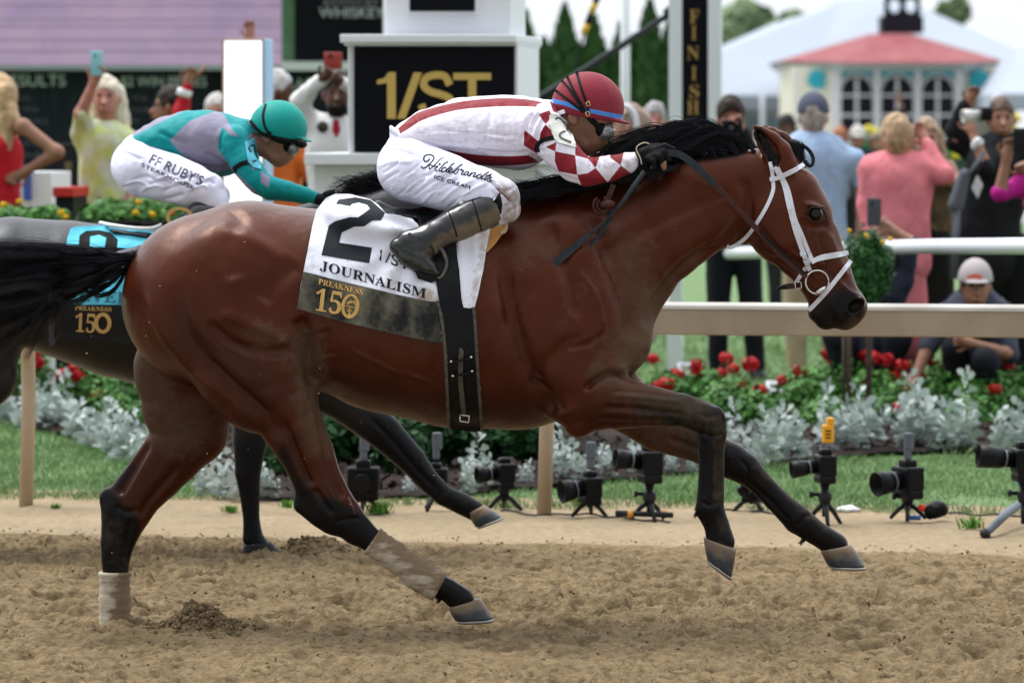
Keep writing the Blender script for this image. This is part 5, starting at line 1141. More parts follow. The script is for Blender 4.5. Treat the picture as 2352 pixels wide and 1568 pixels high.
# ------------------------------------------------------------------ tack on the bay
za = lambda L: [(669.7 + x * .2083, 408.3 + y * .2083) for x, y in L]     # enlarged view of the saddle cloth
zb = lambda L: [(1698.6 + x * .1615, 514.5 + y * .1615) for x, y in L]    # muzzle view
zc = lambda L: [(1257.7 + x * .1979, 326.7 + y * .1979) for x, y in L]    # rein knot view
m_pad = M('saddle_leather', (.006, .006, .007), .38, bump=.2, bscale=40)
m_cloth = cloth_mat('saddlecloth_white', (.74, .74, .82), None, .6, mud=(.33, .23, .14), wr=.5)
m_band2 = M('saddlecloth_black_band', (.016, .016, .017), .6); g = G(m_band2)
g.color(g.mix(g.math('MULTIPLY', g.step(g.math('ADD', g.noise(13, 8, (1, 1, .5)), g.math('MULTIPLY', g.noise(60, 4), .25)), .5, .82), .9), (.015, .015, .016), (.17, .155, .11))); g.bump(g.noise(30, 4), .3, .006)
m_goldprint = M('gold_print', (.60, .36, .11), .55, var=.2, vscale=60)
m_maroon = M('maroon_leather', (.045, .010, .008), .45, spec=.3, bump=.3, bscale=120, var=.3, vscale=90)
m_rubber = M('rubber_grip', (.022, .028, .034), .65, spec=.2, bump=.2, bscale=200, var=.25, vscale=60)
m_wbr = M('white_bridle', (.66, .66, .69), .5); g = G(m_wbr); g.color(g.mix(g.step(g.noise(55, 7), .58, .72, 0, .6), (.66, .66, .72), (.34, .30, .24))); g.bump(g.noise(180, 2), .25, .003)

padv, padq = sdf_mesh([([(768, 492, 40, .17, 0), (800, 498, 50, .22, 0), (900, 520, 52, .25, 0), (1000, 525, 55, .26, 0), (1100, 520, 55, .255, 0), (1140, 520, 45, .23, 0)], .02)], Y1, .007)
hb = [o for o in bpy.data.objects if o.name == 'racehorse'][0].children
hbody = [o for o in hb if o.name == 'body'][0]; off_ = parent_world(hbody.parent)
HV = np.empty(len(hbody.data.vertices) * 3); hbody.data.vertices.foreach_get('co', HV); HV = HV.reshape(-1, 3) + np.array(off_)
HQ = np.empty(len(hbody.data.loops), int); hbody.data.loops.foreach_get('vertex_index', HQ); HQ = HQ.reshape(-1, 4)
PADT = bvh(np.concatenate([HV, padv]), np.concatenate([HQ, padq + len(HV)]))

scl = empty('saddle_cloth', P(850, 600, Y1 - .3), 'white saddle cloth with big black 2 and black lower band', 'saddle cloth', 'race saddle cloths')
outer = za([(60, 1440), (130, 1037), (230, 530), (275, 350), (380, 222), (480, 178), (640, 178), (870, 238), (960, 302), (1040, 392), (1200, 422), (1330, 450), (1430, 560), (1560, 800)]) + [(1001, 640), (1004, 664), (1009, 692), (1014, 786), (987, 783), (900, 764), (784, 737)]
def cwarp(vv):
    p = np.stack([vv[:, 0] / 60, vv[:, 1] / 60, 0 * vv[:, 0]], 1); wv = .0
    r = np.hypot(vv[:, 0] - 985, vv[:, 1] - 540); a = np.arctan2(vv[:, 1] - 540, 985 - vv[:, 0])
    fold = np.sin(a * 15 + np.sin(r * .03) * 1.2) * .0055 * sm(20, 70, r) * (1 - sm(150, 260, r))
    return fold + noise(p, 1.6, 41, 2) * .003
def cmud(vv):
    m_ = np.zeros(len(vv))
    for c, rr, v in (((700, 610), 60, .35), ((980, 690), 60, .8), ((900, 650), 60, .4), ((920, 530), 60, .25), ((830, 640), 40, .25), ((1000, 640), 40, .5), ((735, 560), 30, .2)):
        m_ = np.maximum(m_, v * (1 - sm(0, rr, np.hypot(vv[:, 0] - c[0], vv[:, 1] - c[1]))))
    return {'mud': m_ + .04, 'pat': np.zeros(len(vv)) - 9}
cl = drape('cloth', outer, PADT, .016, m_cloth, scl, 7, .003, 14, cwarp, cmud)
CT = tree_of(cl)
bandp = [(682, 708), (697, 624), (720, 629), (760, 640), (836, 658), (910, 676), (985, 692), (1008, 693), (1014, 787), (987, 784), (900, 765), (784, 738)]
bd = drape('lower_band', bandp, CT, .003, m_band2, scl, 9, .002, 1); BT = tree_of(bd)
drape('tag', [(988, 784), (1014, 787), (1014, 798), (989, 799)], CT, .001, m_cloth, scl, 6, .002, 0, attrs=cmud)
two = za([(490, 285), (520, 240), (700, 215), (870, 245), (1030, 385), (985, 465), (890, 470), (800, 535), (690, 540), (550, 605), (525, 715), (885, 770), (855, 940), (330, 850), (410, 525), (480, 480), (640, 435), (735, 435), (800, 390), (865, 340), (830, 295), (740, 270), (670, 285), (645, 310)])
m_num = M('number_black', (.014, .018, .022), .7, bump=.1, bscale=200)
drape('numeral', two, CT, .0022, m_num, scl, 5, .001, 0)
o0 = za([(310, 1025)])[0]; letters('lettering', serif('JOURNALISM'), o0, (.2083 * 1165, .2083 * 318), (.2083 * 12, -.2083 * 118), m_num, scl, CT, off=.0022)
o0 = za([(968, 908)])[0]; letters('lettering', '1/ST', o0, (.2083 * 330, .2083 * 118), (.2083 * 10, -.2083 * 118), m_num, scl, CT, off=.0022)
o0 = za([(292, 1170)])[0]; letters('lettering', serif('PREAKNESS'), o0, (.2083 * 488, .2083 * 122), (.2083 * 12, -.2083 * 62), m_goldprint, bd, BT, off=.0022)
o0 = za([(248, 1462)])[0]; letters('lettering', serif('15'), o0, (.2083 * 290, .2083 * 50), (.2083 * 30, -.2083 * 250), m_goldprint, bd, BT, off=.0022)
def ring(cx, cy, rx, ry, rot, n=36): return [(cx + rx * math.cos(a) * math.cos(rot) - ry * math.sin(a) * math.sin(rot), cy + rx * math.cos(a) * math.sin(rot) + ry * math.sin(a) * math.cos(rot)) for a in [2 * math.pi * i / n for i in range(n)]]
zero = [za(ring(648, 1415, 100, 136, .16)), za(ring(645, 1412, 60, 108, .16))]
drape('numeral', zero, BT, .0022, m_goldprint, bd, 3.5, .001, 0)
for pts, wd in (([(610, 1378), (650, 1372), (698, 1365)], 4), ([(622, 1380), (618, 1402)], 2), ([(686, 1370), (694, 1398)], 2), ([(648, 1345), (655, 1370)], 3), ([(588, 1412), (700, 1430)], 1.6), ([(640, 1432), (636, 1500)], 2.4), ([(605, 1445), (670, 1478)], 1.2), ([(672, 1448), (604, 1476)], 1.2), ([(622, 1520), (636, 1495), (650, 1524)], 3)):
    strap('emblem', za(pts), wd, BT, m_goldprint, bd, .0022, .001, 3, relax=0)

# saddle, girth and stirrup
sad = empty('race_saddle', P(1010, 500, Y1 - .2), 'small black racing saddle with girth and stirrup on the bay horse', 'saddle', 'racing saddles')
sv_, sq_ = sdf_mesh([([(868, 470, 10, .05, 0), (900, 492, 16, .12, 0), (985, 512, 30, .20, 0), (1060, 508, 36, .22, 0), (1130, 498, 26, .16, 0)], .015), ([(868, 468, 5, .07, 0), (880, 482, 6, .14, 0), (910, 490, 6, .2, 0), (960, 496, 6, .25, 0), (975, 520, 7, .268, 0)], .01),
                       ([(975, 520, 14, .25, 0), (1010, 545, 30, .268, 0), (1050, 540, 34, .262, 0)], .01)], Y1, .005)
mk('seat', sv_, sq_, m_pad, sad)
ST = bvh(np.concatenate([HV, sv_]), np.concatenate([HQ, sq_ + len(HV)]))
drape('front_cloth', [(1046, 562), (1058, 548), (1085, 530), (1126, 524), (1119, 560), (1110, 620), (1098, 672), (1090, 709), (1065, 706), (1060, 688), (1055, 620)], PADT, .020, m_cloth, scl, 6, .003, 12, lambda vv: .006 * np.sin((vv[:, 0] - vv[:, 1] * .12) * .17) , lambda vv: {'mud': .5 * (1 - sm(0, 26, np.abs(vv[:, 0] - 1108 + (vv[:, 1] - 560) * .16))), 'pat': np.zeros(len(vv)) - 9})
m_tan = M('chamois', (.50, .25, .08), .85, bump=.3, bscale=60); m_cream = M('cream_felt', (.52, .43, .28), .9, bump=.3, bscale=80)
drape('chamois', [(1122, 527), (1150, 518), (1160, 520), (1152, 540), (1138, 560), (1117, 580)], PADT, .014, m_tan, scl, 6, .006, 8)
strap('felt_edge', [(1082, 534), (1110, 524), (1140, 517), (1162, 514), (1160, 530), (1150, 535)], 8, PADT, m_cream, scl, .024, .004, 4)
flapp = [(985, 545), (1047, 548), (1052, 620), (1062, 706), (1090, 707), (1094, 830), (1108, 990), (1085, 991), (1031, 985), (1026, 830), (1012, 700), (1004, 660), (1001, 600)]
gf = drape('girth', flapp, ST, .020, m_pad, sad, 8, .004, 10); GT = tree_of(gf)
m_edge = M('worn_edge', (.075, .065, .052), .55, var=.4, vscale=50, bump=.2)
strap('girth_edge', [(1004, 690), (1014, 730), (1022, 800), (1026, 880), (1031, 985)], 7, GT, m_edge, sad, .005, .004, 4)
strap('girth_edge', [(1088, 705), (1092, 760), (1098, 860), (1107, 992)], 7, GT, m_edge, sad, .005, .004, 4)
strap('billet', [(1060, 800), (1058, 840), (1058, 880), (1064, 940), (1066, 958)], 11, GT, m_edge, sad, .006, .003, 4)
strap('billet', [(1062, 799), (1072, 800), (1074, 850), (1076, 900)], 11, GT, m_pad, sad, .008, .003, 4)
for x0, y0, x1, y1 in ((1036, 830, 1082, 820), (1040, 863, 1084, 852)):
    kp = strap('keeper', [(x0, y0), ((x0 + x1) / 2, (y0 + y1) / 2 + 3), (x1, y1)], 5, GT, m_pad, sad, .012, .002, 3)
    for x, y in ((x0, y0), (x1, y1)): v, f = lathe(P(x, y, (ray(GT, x, y) or 13.8) - .010), (0, -1, 0), [(0, .005), (.006, .0048), (.009, .001)], 12); mk('stud', v, f, m_steel, kp)
v, f = tubes([[P(x, y, (ray(GT, 1066, 955) or 13.8) - .013) for x, y in ((1056, 952), (1078, 955), (1076, 970), (1057, 967), (1056, 952))]], [.0028], 6); mk('buckle', v, f, m_steel, sad)
drape('shield', ring(1065, 930, 26, 20, 0, 20), GT, .003, m_pad, sad, 6, .003, 1)
ys_ = Y1 - .285
v, f = tubes([[P(x, y, ys_ + (.02 if x < 1000 else 0)) for x, y in spline([(1003, 568), (1014, 572), (1022, 588), (1026, 606), (1021, 624), (1010, 638), (994, 640), (960, 628)], 5)], [P(x, y, ys_ + .075) for x, y in spline([(1003, 568), (1012, 578), (1016, 606), (1008, 630), (994, 638)], 5)]], [.0065, .0055], 8)
si = mk('stirrup_iron', v, f, M('muddy_iron', (.075, .075, .075), .35, metal=.6, bump=.3, bscale=60, col2=(.2, .16, .11), vscale=25), sad)
drape('stirrup_pad', [(952, 618), (1000, 630), (1008, 642), (990, 650), (960, 640)], None, 0, m_pad, si, 6, .05, 0, fixY=ys_ - .01)
drape('stirrup_leather', strip_poly([(1020, 520), (1012, 548), (1005, 572)], 13), None, 0, m_pad, sad, 5, .004, 0, fixY=ys_ + .015)
drape('strap_end', strip_poly([(1003, 636), (1012, 650), (1021, 664)], [9, 7, 3]), None, 0, m_edge, sad, 4, .003, 0, fixY=ys_ - .005)

# bridle
bri = empty('bridle', P(1850, 600, Y1 - .1), 'white and maroon leather bridle with ring bit on the head of the bay horse', 'bridle')
HT = bvh(HV, HQ)
S_ = lambda nm, pts, w_, m_=None, off=.004, par=None: strap(nm, pts, w_, HT, m_ or m_wbr, par or bri, off, .003)
S_('throat_latch', [(1768, 372), (1773, 392), (1776, 420), (1775, 440), (1762, 472), (1741, 508), (1720, 538), (1700, 557), (1680, 568), (1671, 566)], 8.5)
S_('cheek_strap', [(1779, 384), (1790, 402), (1801, 425), (1811, 465), (1820, 500), (1829, 533), (1842, 572), (1852, 600), (1860, 622)], [9, 10, 10, 11, 12, 12, 11, 11, 10])
S_('cheek_strap', [(1786, 385), (1800, 412), (1812, 440), (1826, 500), (1840, 535), (1853, 568), (1866, 598)], [8, 8, 8, 8, 9, 9, 9], None, .0035)
S_('brow_band', [(1768, 412), (1782, 410), (1797, 405), (1822, 393), (1842, 380), (1853, 371)], 10, None, .007)
S_('nose_band', [(1864, 604), (1873, 597), (1890, 591), (1912, 587), (1934, 583), (1949, 580)], [8, 11, 13, 13, 12, 10], None, .006)
S_('nose_band', [(1955, 598), (1940, 618), (1920, 643), (1900, 668), (1878, 692), (1857, 713)], 10, None, .009)
S_('nose_band', [(1851, 614), (1840, 630), (1829, 648)], 9, None, .003)
S_('buckle_loop', [(1838, 585), (1851, 580)], 9, None, .008); S_('buckle_loop', [(1846, 603), (1860, 598)], 8, None, .008)
Yb = (ray(HT, 1876, 648) or 14) - .014
v, f = tubes([[P(1843 + a, 595 + b, (ray(HT, 1855, 602) or 14) - .012) for a, b in ((2, 3), (14, -3), (19, 9), (7, 14), (2, 3))]], [.0016], 5); mk('buckle', v, f, m_steel, bri)
v, f = tubes([[P(1877 + 26.5 * math.cos(a), 648 + 27 * math.sin(a), Yb - .004 + .012 * math.cos(a)) for a in np.linspace(0, 2 * math.pi, 40)]], [.0030], 8); bt = mk('bit_ring', v, f, m_steel, bri)
v, f = tubes([[P(1872, 676, Yb - .004), P(1880, 671, Yb - .008), P(1890, 664, Yb - .006), P(1896, 657, Yb)]], [np.array([.003, .009, .0085, .004])], 10); mk('bit_cheek', v, f, m_steel, bt)
S_('chin_strap', [(1849, 655), (1828, 656), (1808, 658), (1795, 660)], [9, 12, 13, 10], m_maroon, .008)
drape('strap_end', strip_poly([(1806, 659), (1796, 660), (1785, 664)], [9, 9, 7]), None, 0, m_pad, bri, 4, .006, 0, fixY=Yb + .02)
v, f = tubes([[P(1826 + a, 655 + b, Yb - .005) for a, b in ((0, -8), (14, -7), (15, 7), (1, 8), (0, -8))]], [.0018], 5); mk('buckle', v, f, m_steel, bri)
# reins: rubber-covered from the hands, then maroon leather down to the bit
def rein(nm, pts, w_, m_, th=.004):
    q = spline(pts, 8); V = []; F = []
    for i, p in enumerate(q):
        a = q[max(0, i - 1)]; b = q[min(len(q) - 1, i + 1)]; t = (b - a)[:2]; t /= np.linalg.norm(t) + 1e-9; nn = np.array((-t[1], t[0])); hw = np.interp(i, np.linspace(0, len(q) - 1, len(w_)), w_) / 2
        for s_, z_ in ((1, 0), (-1, 0), (-1, 1), (1, 1)): V.append(P(*(p[:2] + nn * hw * s_), Y1 + p[2] + z_ * th))
    for i in range(len(q) - 1):
        for k in range(4): F.append((i * 4 + k, i * 4 + (k + 1) % 4, i * 4 + 4 + (k + 1) % 4, i * 4 + 4 + k))
    F += [(3, 2, 1, 0), tuple((len(q) - 1) * 4 + k for k in range(4))]
    o = mk(nm, V, F, m_, None, smooth=False); bevel(o, .001, 2); return o
r1 = rein('reins', [(1527, 352, -.165), (1545, 352, -.17), (1564, 357, -.17), (1585, 371, -.17), (1603, 387, -.168), (1622, 405, -.165), (1640, 423, -.16)], [15, 16, 16, 17, 17, 16], m_rubber, .007)
r1b = rein('rein_leather', [(1637, 420, -.16), (1660, 443, -.155), (1690, 474, -.145), (1735, 523, -.13), (1768, 559, -.115), (1800, 592, -.105), (1830, 617, -.10), (1853, 637, -.10)], [14, 14, 13, 13, 12, 12, 11, 10], m_maroon)
r1d = rein('rein_leather', [(1745, 527, -.134), (1775, 560, -.122), (1808, 590, -.112), (1850, 628, -.105)], [4, 5, 5, 4], m_pad)
r1c = rein('rein_loop', zc([(700, 790), (702, 900), (650, 1040), (470, 1185), (300, 1320), (282, 1420), (345, 1495)]) and [(*q, -.20) for q in zc([(700, 790), (702, 900), (650, 1040), (470, 1185), (300, 1320), (282, 1420), (345, 1495)])], [7, 7, 7, 6, 6, 7, 6], m_rubber)
r1e = rein('rein_loop', [(*q, -.207) for q in zc([(365, 1480), (370, 1400), (435, 1290), (560, 1130), (690, 960), (735, 870), (728, 780)])], [5, 5, 6, 7, 7, 7], m_rubber)
r1f = rein('rein_end', [(*q, -.19) for q in zc([(765, 490), (740, 560), (700, 650), (660, 700)])], [12, 13, 14, 13], m_maroon)
tag(r1, 'grey rubber and maroon leather reins running from the gloved hand to the bit ring', 'reins')
for o in (r1b, r1c, r1d, r1e, r1f): o.parent = r1
ko = zc([(640, 730)])[0]
v, f = tubes([[P(ko[0] - 4 + 17 * math.cos(a), ko[1] + 19 * math.sin(a), Y1 - .215 - .004 * math.cos(a)) for a in np.linspace(-1.2, 4.2, 24)], [P(ko[0] - 1 + 11 * math.cos(a), ko[1] + 13 * math.sin(a), Y1 - .218) for a in np.linspace(-1.2, 4.2, 24)]], [.0052, .0048], 8); kn = mk('rein_knot', v, f, m_maroon, r1)
kb = zc([(690, 725)])[0]; v, f = tubes([[P(kb[0] - 13, kb[1] + 1, Y1 - .222), P(kb[0] - 6, kb[1], Y1 - .228), P(kb[0] + 6, kb[1] - 2, Y1 - .228), P(kb[0] + 13, kb[1] + 1, Y1 - .222)]], [np.array([.012, .0145, .0145, .013])], 10); mk('knot_wrap', v, f, m_maroon, kn)
bk = zc([(372, 1480)])[0]; v, f = tubes([[P(bk[0] + a, bk[1] + b, Y1 - .21) for a, b in ((-6, 4), (2, -9), (7, -6), (0, 9), (-6, 4))]], [.0018], 5); mk('buckle', v, f, m_steel, r1)
# whip
wp = [(*q, d) for q, d in zip(zc([(1120, 345), (1000, 510), (880, 680), (760, 815), (640, 940), (500, 1060)]), (-.165, -.19, -.205, -.21, -.215, -.22))]
q = spline(wp, 6); wr_ = np.interp(np.linspace(0, 1, len(q)), [0, .25, .45, .6, .8, 1], [.0085, .0085, .0075, .0045, .0045, .007])
v, f = tubes([[P(a[0], a[1], Y1 + a[2]) for a in q]], [wr_ * (1 + .07 * np.sin(np.arange(len(q)) * 2.4))], 10)
wh = tag(mk('riding_crop', v, f, m_rubber), 'dark riding crop with flat leather flap hanging from the gloved hand over the bay shoulder', 'whip')
fl = drape('flap', strip_poly([(1360, 534), (1330, 558), (1300, 584), (1271, 607)], [8, 15, 17, 17], 3), None, 0, m_rubber, wh, 5, .010, 0, fixY=Y1 - .225); bevel(fl, .002)
# ------------------------------------------------------------------ planting
m_leafg = M('geranium_leaf', (.035, .13, .018), .55, col2=(.085, .24, .04), vscale=14)
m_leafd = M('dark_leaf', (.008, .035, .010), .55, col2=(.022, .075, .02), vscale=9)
m_red = M('geranium_petals', (.34, .002, .005), .6, col2=(.50, .006, .010), vscale=60)
m_silver = M('silver_leaf', (.43, .50, .48), .85, col2=(.60, .66, .64), vscale=25)
m_stem = M('plant_stem', (.09, .12, .04), .7); m_bark = M('bark', (.07, .05, .035), .9, var=.4, vscale=20, bump=.6, bscale=30)
m_yel = M('marigold_petals', (.75, .48, .01), .6)
def leaves(c, rad, n, s, R, shell=.55, up=.3, z0=None, bend=.3, noise_f=3.0):
    """leaf faces spread through an uneven volume"""
    c = np.array(c, float); d = R.normal(0, 1, (n, 3)); d /= np.linalg.norm(d, axis=1, keepdims=True)
    r = (shell + (1 - shell) * R.random(n) ** .6)[:, None]; lump = 1 + .38 * noise(d * 1.0, noise_f, 5 + int(c[0] * 7) % 50, 2)[:, None]
    p = c + d * r * lump * np.array(rad)
    if z0 is not None: k = p[:, 2] > z0; p = p[k]; d = d[k]; n = len(p)
    nrm = d + R.normal(0, .45, (n, 3)) + np.array((0, 0, up)); nrm /= np.linalg.norm(nrm, axis=1, keepdims=True)
    t = np.cross(nrm, R.normal(0, 1, (n, 3))); t /= np.linalg.norm(t, axis=1, keepdims=True) + 1e-9; b = np.cross(nrm, t)
    sz = s * R.uniform(.55, 1.2, (n, 1)); V = np.stack([p - t * sz, p - b * sz * .6 - nrm * sz * bend * .3, p + t * sz, p + b * sz * .6 - nrm * sz * bend * .3], 1)
    return V.reshape(-1, 3), np.arange(n * 4).reshape(-1, 4)
def copy_tree(o, parent=None, label=None):
    c = o.copy(); sc.collection.objects.link(c)
    if parent is not None: c.parent = parent
    if label: c['label'] = label
    for ch in o.children: copy_tree(ch, c)
    return c
# red geraniums: bushes with their own flower heads
FLW = [(1601, 839), (1668, 823), (1656, 857), (1685, 846), (1723, 836), (1705, 888), (1745, 896), (1838, 853), (1800, 874), (1905, 811), (1918, 822), (1993, 878), (1986, 816), (2005, 822), (2035, 826), (2071, 839), (2055, 863), (2106, 866), (2140, 828), (2180, 823), (2175, 846), (2201, 839), (2285, 894), (2313, 841), (2063, 938), (2110, 919), (2075, 899), (1555, 860), (1528, 882), (1500, 824), (1512, 886), (75, 806), (88, 832), (142, 860), (168, 846), (178, 862), (222, 905), (16, 872), (1602, 855)]
BUSH = [(1535, 905, 66, 52), (1610, 900, 64, 55), (1685, 930, 78, 60), (1745, 945, 60, 50), (1860, 900, 75, 60), (1935, 890, 85, 66), (2010, 905, 80, 60), (2070, 930, 60, 55), (2165, 900, 85, 62), (2250, 905, 80, 62), (2330, 900, 70, 62), (1600, 975, 60, 45), (1900, 950, 70, 45), (2230, 950, 70, 40),
        (60, 850, 60, 60), (200, 880, 70, 60), (280, 925, 75, 62), (330, 975, 60, 50), (-40, 860, 60, 60)]
GLAB = {0: 'first leafy geranium bush right of the bay horse chest', 1: 'geranium bush in front of the left trouser leg', 2: 'geranium bush with two low red heads right of the black trousers', 3: 'low geranium foliage left of the white tray', 4: 'green geranium foliage just right of the first white tray', 5: 'geranium bush behind the orange topped camera under the horse muzzle',
        6: 'geranium bush left of the second white tray', 7: 'geranium bush behind the second white tray', 8: 'geranium bush in front of the man in the grey cap', 9: 'geranium bush with one large low red head at the right', 10: 'rightmost geranium bush at the frame edge', 11: 'low geranium foliage above the bent foreleg knee', 12: 'low geranium foliage in front of the muzzle bush', 13: 'low geranium foliage behind the right silver plants',
        14: 'geranium bush left of the left rail post', 15: 'geranium bush under the dark horse belly', 16: 'bright green geranium bush with a single red head behind the hind leg', 17: 'bright green bush beside the bay hind thigh', 18: 'leftmost geranium bush under the black tail'}
BP = []
for i, (x, y, rx, ry) in enumerate(BUSH):
    py = y + ry * .95; Yb_ = min(gy(py), 25.2) if i < 14 else 23.9 - (i == 17) * .7 - (i == 16) * .3; y, ry = (y, ry) if i < 14 else (y + 12, ry + 14); u = Yb_ / FL; c = P(x, y, Yb_); R = np.random.default_rng(100 + i)
    root = empty('geranium', (c[0], c[1], .03), 'red flowering ' + GLAB[i] if False else GLAB[i], 'flower', 'red geraniums in the bed')
    v, f = leaves(c, (rx * u * 1.05, rx * u * .8, ry * u * 1.05), 1500, .021, R, .35, .7, .02); mk('foliage', v, f, m_leafg, root, smooth=False)
    st = [[(c[0] + R.normal(0, .03), c[1], .0), c + R.normal(0, .06, 3)] for _ in range(5)]; v, f = tubes(st, [.005] * 5, 5); mk('stem', v, f, m_stem, root)
    BP.append((x, y, Yb_, root, c))
def blossom(c, r, R, n=70):
    d = R.normal(0, 1, (n, 3)); d /= np.linalg.norm(d, axis=1, keepdims=True); p = c + d * r * R.uniform(.7, 1.05, (n, 1)) * np.array((1, 1, .8))
    t = np.cross(d, R.normal(0, 1, (n, 3))); t /= np.linalg.norm(t, axis=1, keepdims=True); b = np.cross(d, t); s = r * .34
    return np.stack([p - t * s, p - b * s, p + t * s, p + b * s], 1).reshape(-1, 3), np.arange(n * 4).reshape(-1, 4)
for i, (x, y) in enumerate(FLW):
    j = min(range(len(BP)), key=lambda k: (BP[k][0] - x) ** 2 + (BP[k][1] - y) ** 2 * 1.0); bx, by, Yb_, root, c = BP[j]; R = np.random.default_rng(i)
    Yf = Yb_ - (.22 if x < 400 else .12 if y > by - 25 else 0.0); p = P(x, y, Yf); v, f = blossom(p, (15 + R.random() * 7) * Yf / FL, R, 52); h = mk('flower_head', v, f, m_red, root, smooth=False)
    v, f = tubes([[p, c + (p - c) * .35]], [.003], 4); mk('flower_stalk', v, f, m_stem, h)
# silver dusty-miller
def silver(seed):
    R = np.random.default_rng(seed); V = []; F = []
    def leaf(base, dirv, L, w_):
        d = dirv / np.linalg.norm(dirv); sd_ = np.cross(d, R.normal(0, 1, 3)); sd_ /= np.linalg.norm(sd_); sag = np.array((0, 0, -1.)) * L * .22
        def blade(p0, p1, w1, sdv):
            b = len(V); m_ = (p0 + p1) / 2; V.extend([p0 - sdv * w1 * .4, p0 + sdv * w1 * .4, m_ + sdv * w1, p1, m_ - sdv * w1]); F.append((b, b + 1, b + 2, b + 4)); F.append((b + 4, b + 2, b + 3, b + 3))
        tip = base + d * L + sag; blade(base, tip, w_ * .42, sd_)
        for i in range(1, 5):
            t = .18 + i * .17; p = base + d * L * t + sag * t * t; ll = L * (.42 - .06 * i)
            for sg_ in (-1, 1): dv = d * .75 + sd_ * sg_ * .8; blade(p, p + dv * ll, w_ * .36, np.cross(dv, np.cross(d, sd_)) / (np.linalg.norm(dv) + 1e-9))
    for s in range(7):
        a = R.uniform(0, 6.28); ln = R.uniform(.10, .24) * (1.1 if s == 0 else .85); tilt = R.uniform(.05, .75) if s else .05
        d = np.array((math.cos(a) * tilt, math.sin(a) * tilt, 1.0)); d /= np.linalg.norm(d)
        for k in range(int(ln / .011)):
            t = (k + 1) / int(ln / .011); p = d * ln * t; az = k * 2.4 + R.uniform(-.4, .4); ou = np.array((math.cos(az), math.sin(az), .9 if t > .8 else .35)); leaf(p, ou, .082 * (1.15 - .5 * t), .013)
    return np.array(V), [tuple(dict.fromkeys(f)) for f in F]
SIL = [mk('silver_shrub_foliage', *silver(s), m_silver, smooth=False) for s in (1, 2, 3)]; SM = [o.data for o in SIL]
for o in SIL: bpy.data.objects.remove(o)
DM = [(1690, 1068, 968, 'silver plant behind the bent knee of the bay foreleg'), (1757, 1075, 950, 'silver plant above the stretched foreleg'), (1822, 1062, 938, 'tall silver plant left of the orange topped camera'), (1905, 1042, 930, 'silver plant behind the orange transmitter'), (1960, 1042, 925, 'silver plant right of the orange transmitter'), (1995, 1036, 905, 'broad silver clump under the horse chin'), 
      (2085, 1035, 915, 'silver plant behind the hooded lens'), (2118, 1036, 895, 'tall silver spike below the second white tray'), (2165, 1040, 930, 'small silver plant with drooping stems'), (2212, 1038, 912, 'silver plant below the large low red bloom left side'), (2300, 1040, 960, 'low silver plant above the lens at the right'), (2338, 1038, 905, 'rightmost silver plant at the frame edge'),
      (1098, 1130, 1030, 'upright silver spike right of the raised hind hoof'), (1075, 1138, 1070, 'low silver clump beside the dark lifted hoof'), (1208, 1118, 1062, 'small silver plant left of the rail post'), (1285, 1110, 1003, 'tall silver plant right of the rail post'), (1330, 1112, 1050, 'low silver plant right of the rail post'), (1395, 1102, 1028, 'silver plant behind the round black lens'), (1465, 1095, 1010, 'silver plant behind the tall black camera'), (1540, 1090, 1035, 'silver plant under the bay forearm'), (1590, 1090, 1050, 'low silver plant left of the bent foreleg cannon'), (940, 1140, 1095, 'small silver plant behind the dark foreleg'),
      (15, 975, 885, 'silver plant left of the left rail post'), (95, 985, 862, 'silver plant right of the left rail post'), (140, 990, 872, 'tall silver plant under three red heads'), (180, 1012, 905, 'silver plant in front of the left bushes'), (215, 1030, 905, 'broad silver plant below the lone red head'), (255, 1045, 935, 'silver plant in the middle of the left row'), (292, 1058, 925, 'tall silver plant before the hind thigh'), (325, 1070, 960, 'silver plant touching the bay hind thigh'), (60, 990, 905, 'silver plant behind the left rail post'), (350, 1085, 985, 'silver plant peeping beside the bay gaskin'),
      (470, 1142, 1065, 'silver plant left between the hind legs'), (510, 1150, 1045, 'tall silver plant between the hind legs'), (555, 1155, 1050, 'silver plant behind the planted dark foreleg'), (622, 1152, 1085, 'small silver plant right of the planted dark foreleg'), (585, 1152, 1060, 'silver plant just behind the dark knee')]
for i, (x, yb, yt, lab) in enumerate(DM):
    Yd = gy(yb); o = bpy.data.objects.new('dusty_miller', SM[i % 3]); sc.collection.objects.link(o); p = P(x, yb, Yd); o.location = (p[0], p[1], .0); s = (yb - yt) * Yd / FL / .235
    o.scale = (s * .92, s * .92, s * (1.3 if x > 400 else 1.02)); o.rotation_euler = (0, 0, i * 1.7); tag(o, lab, 'plant', 'silver leaved plants edging the bed')
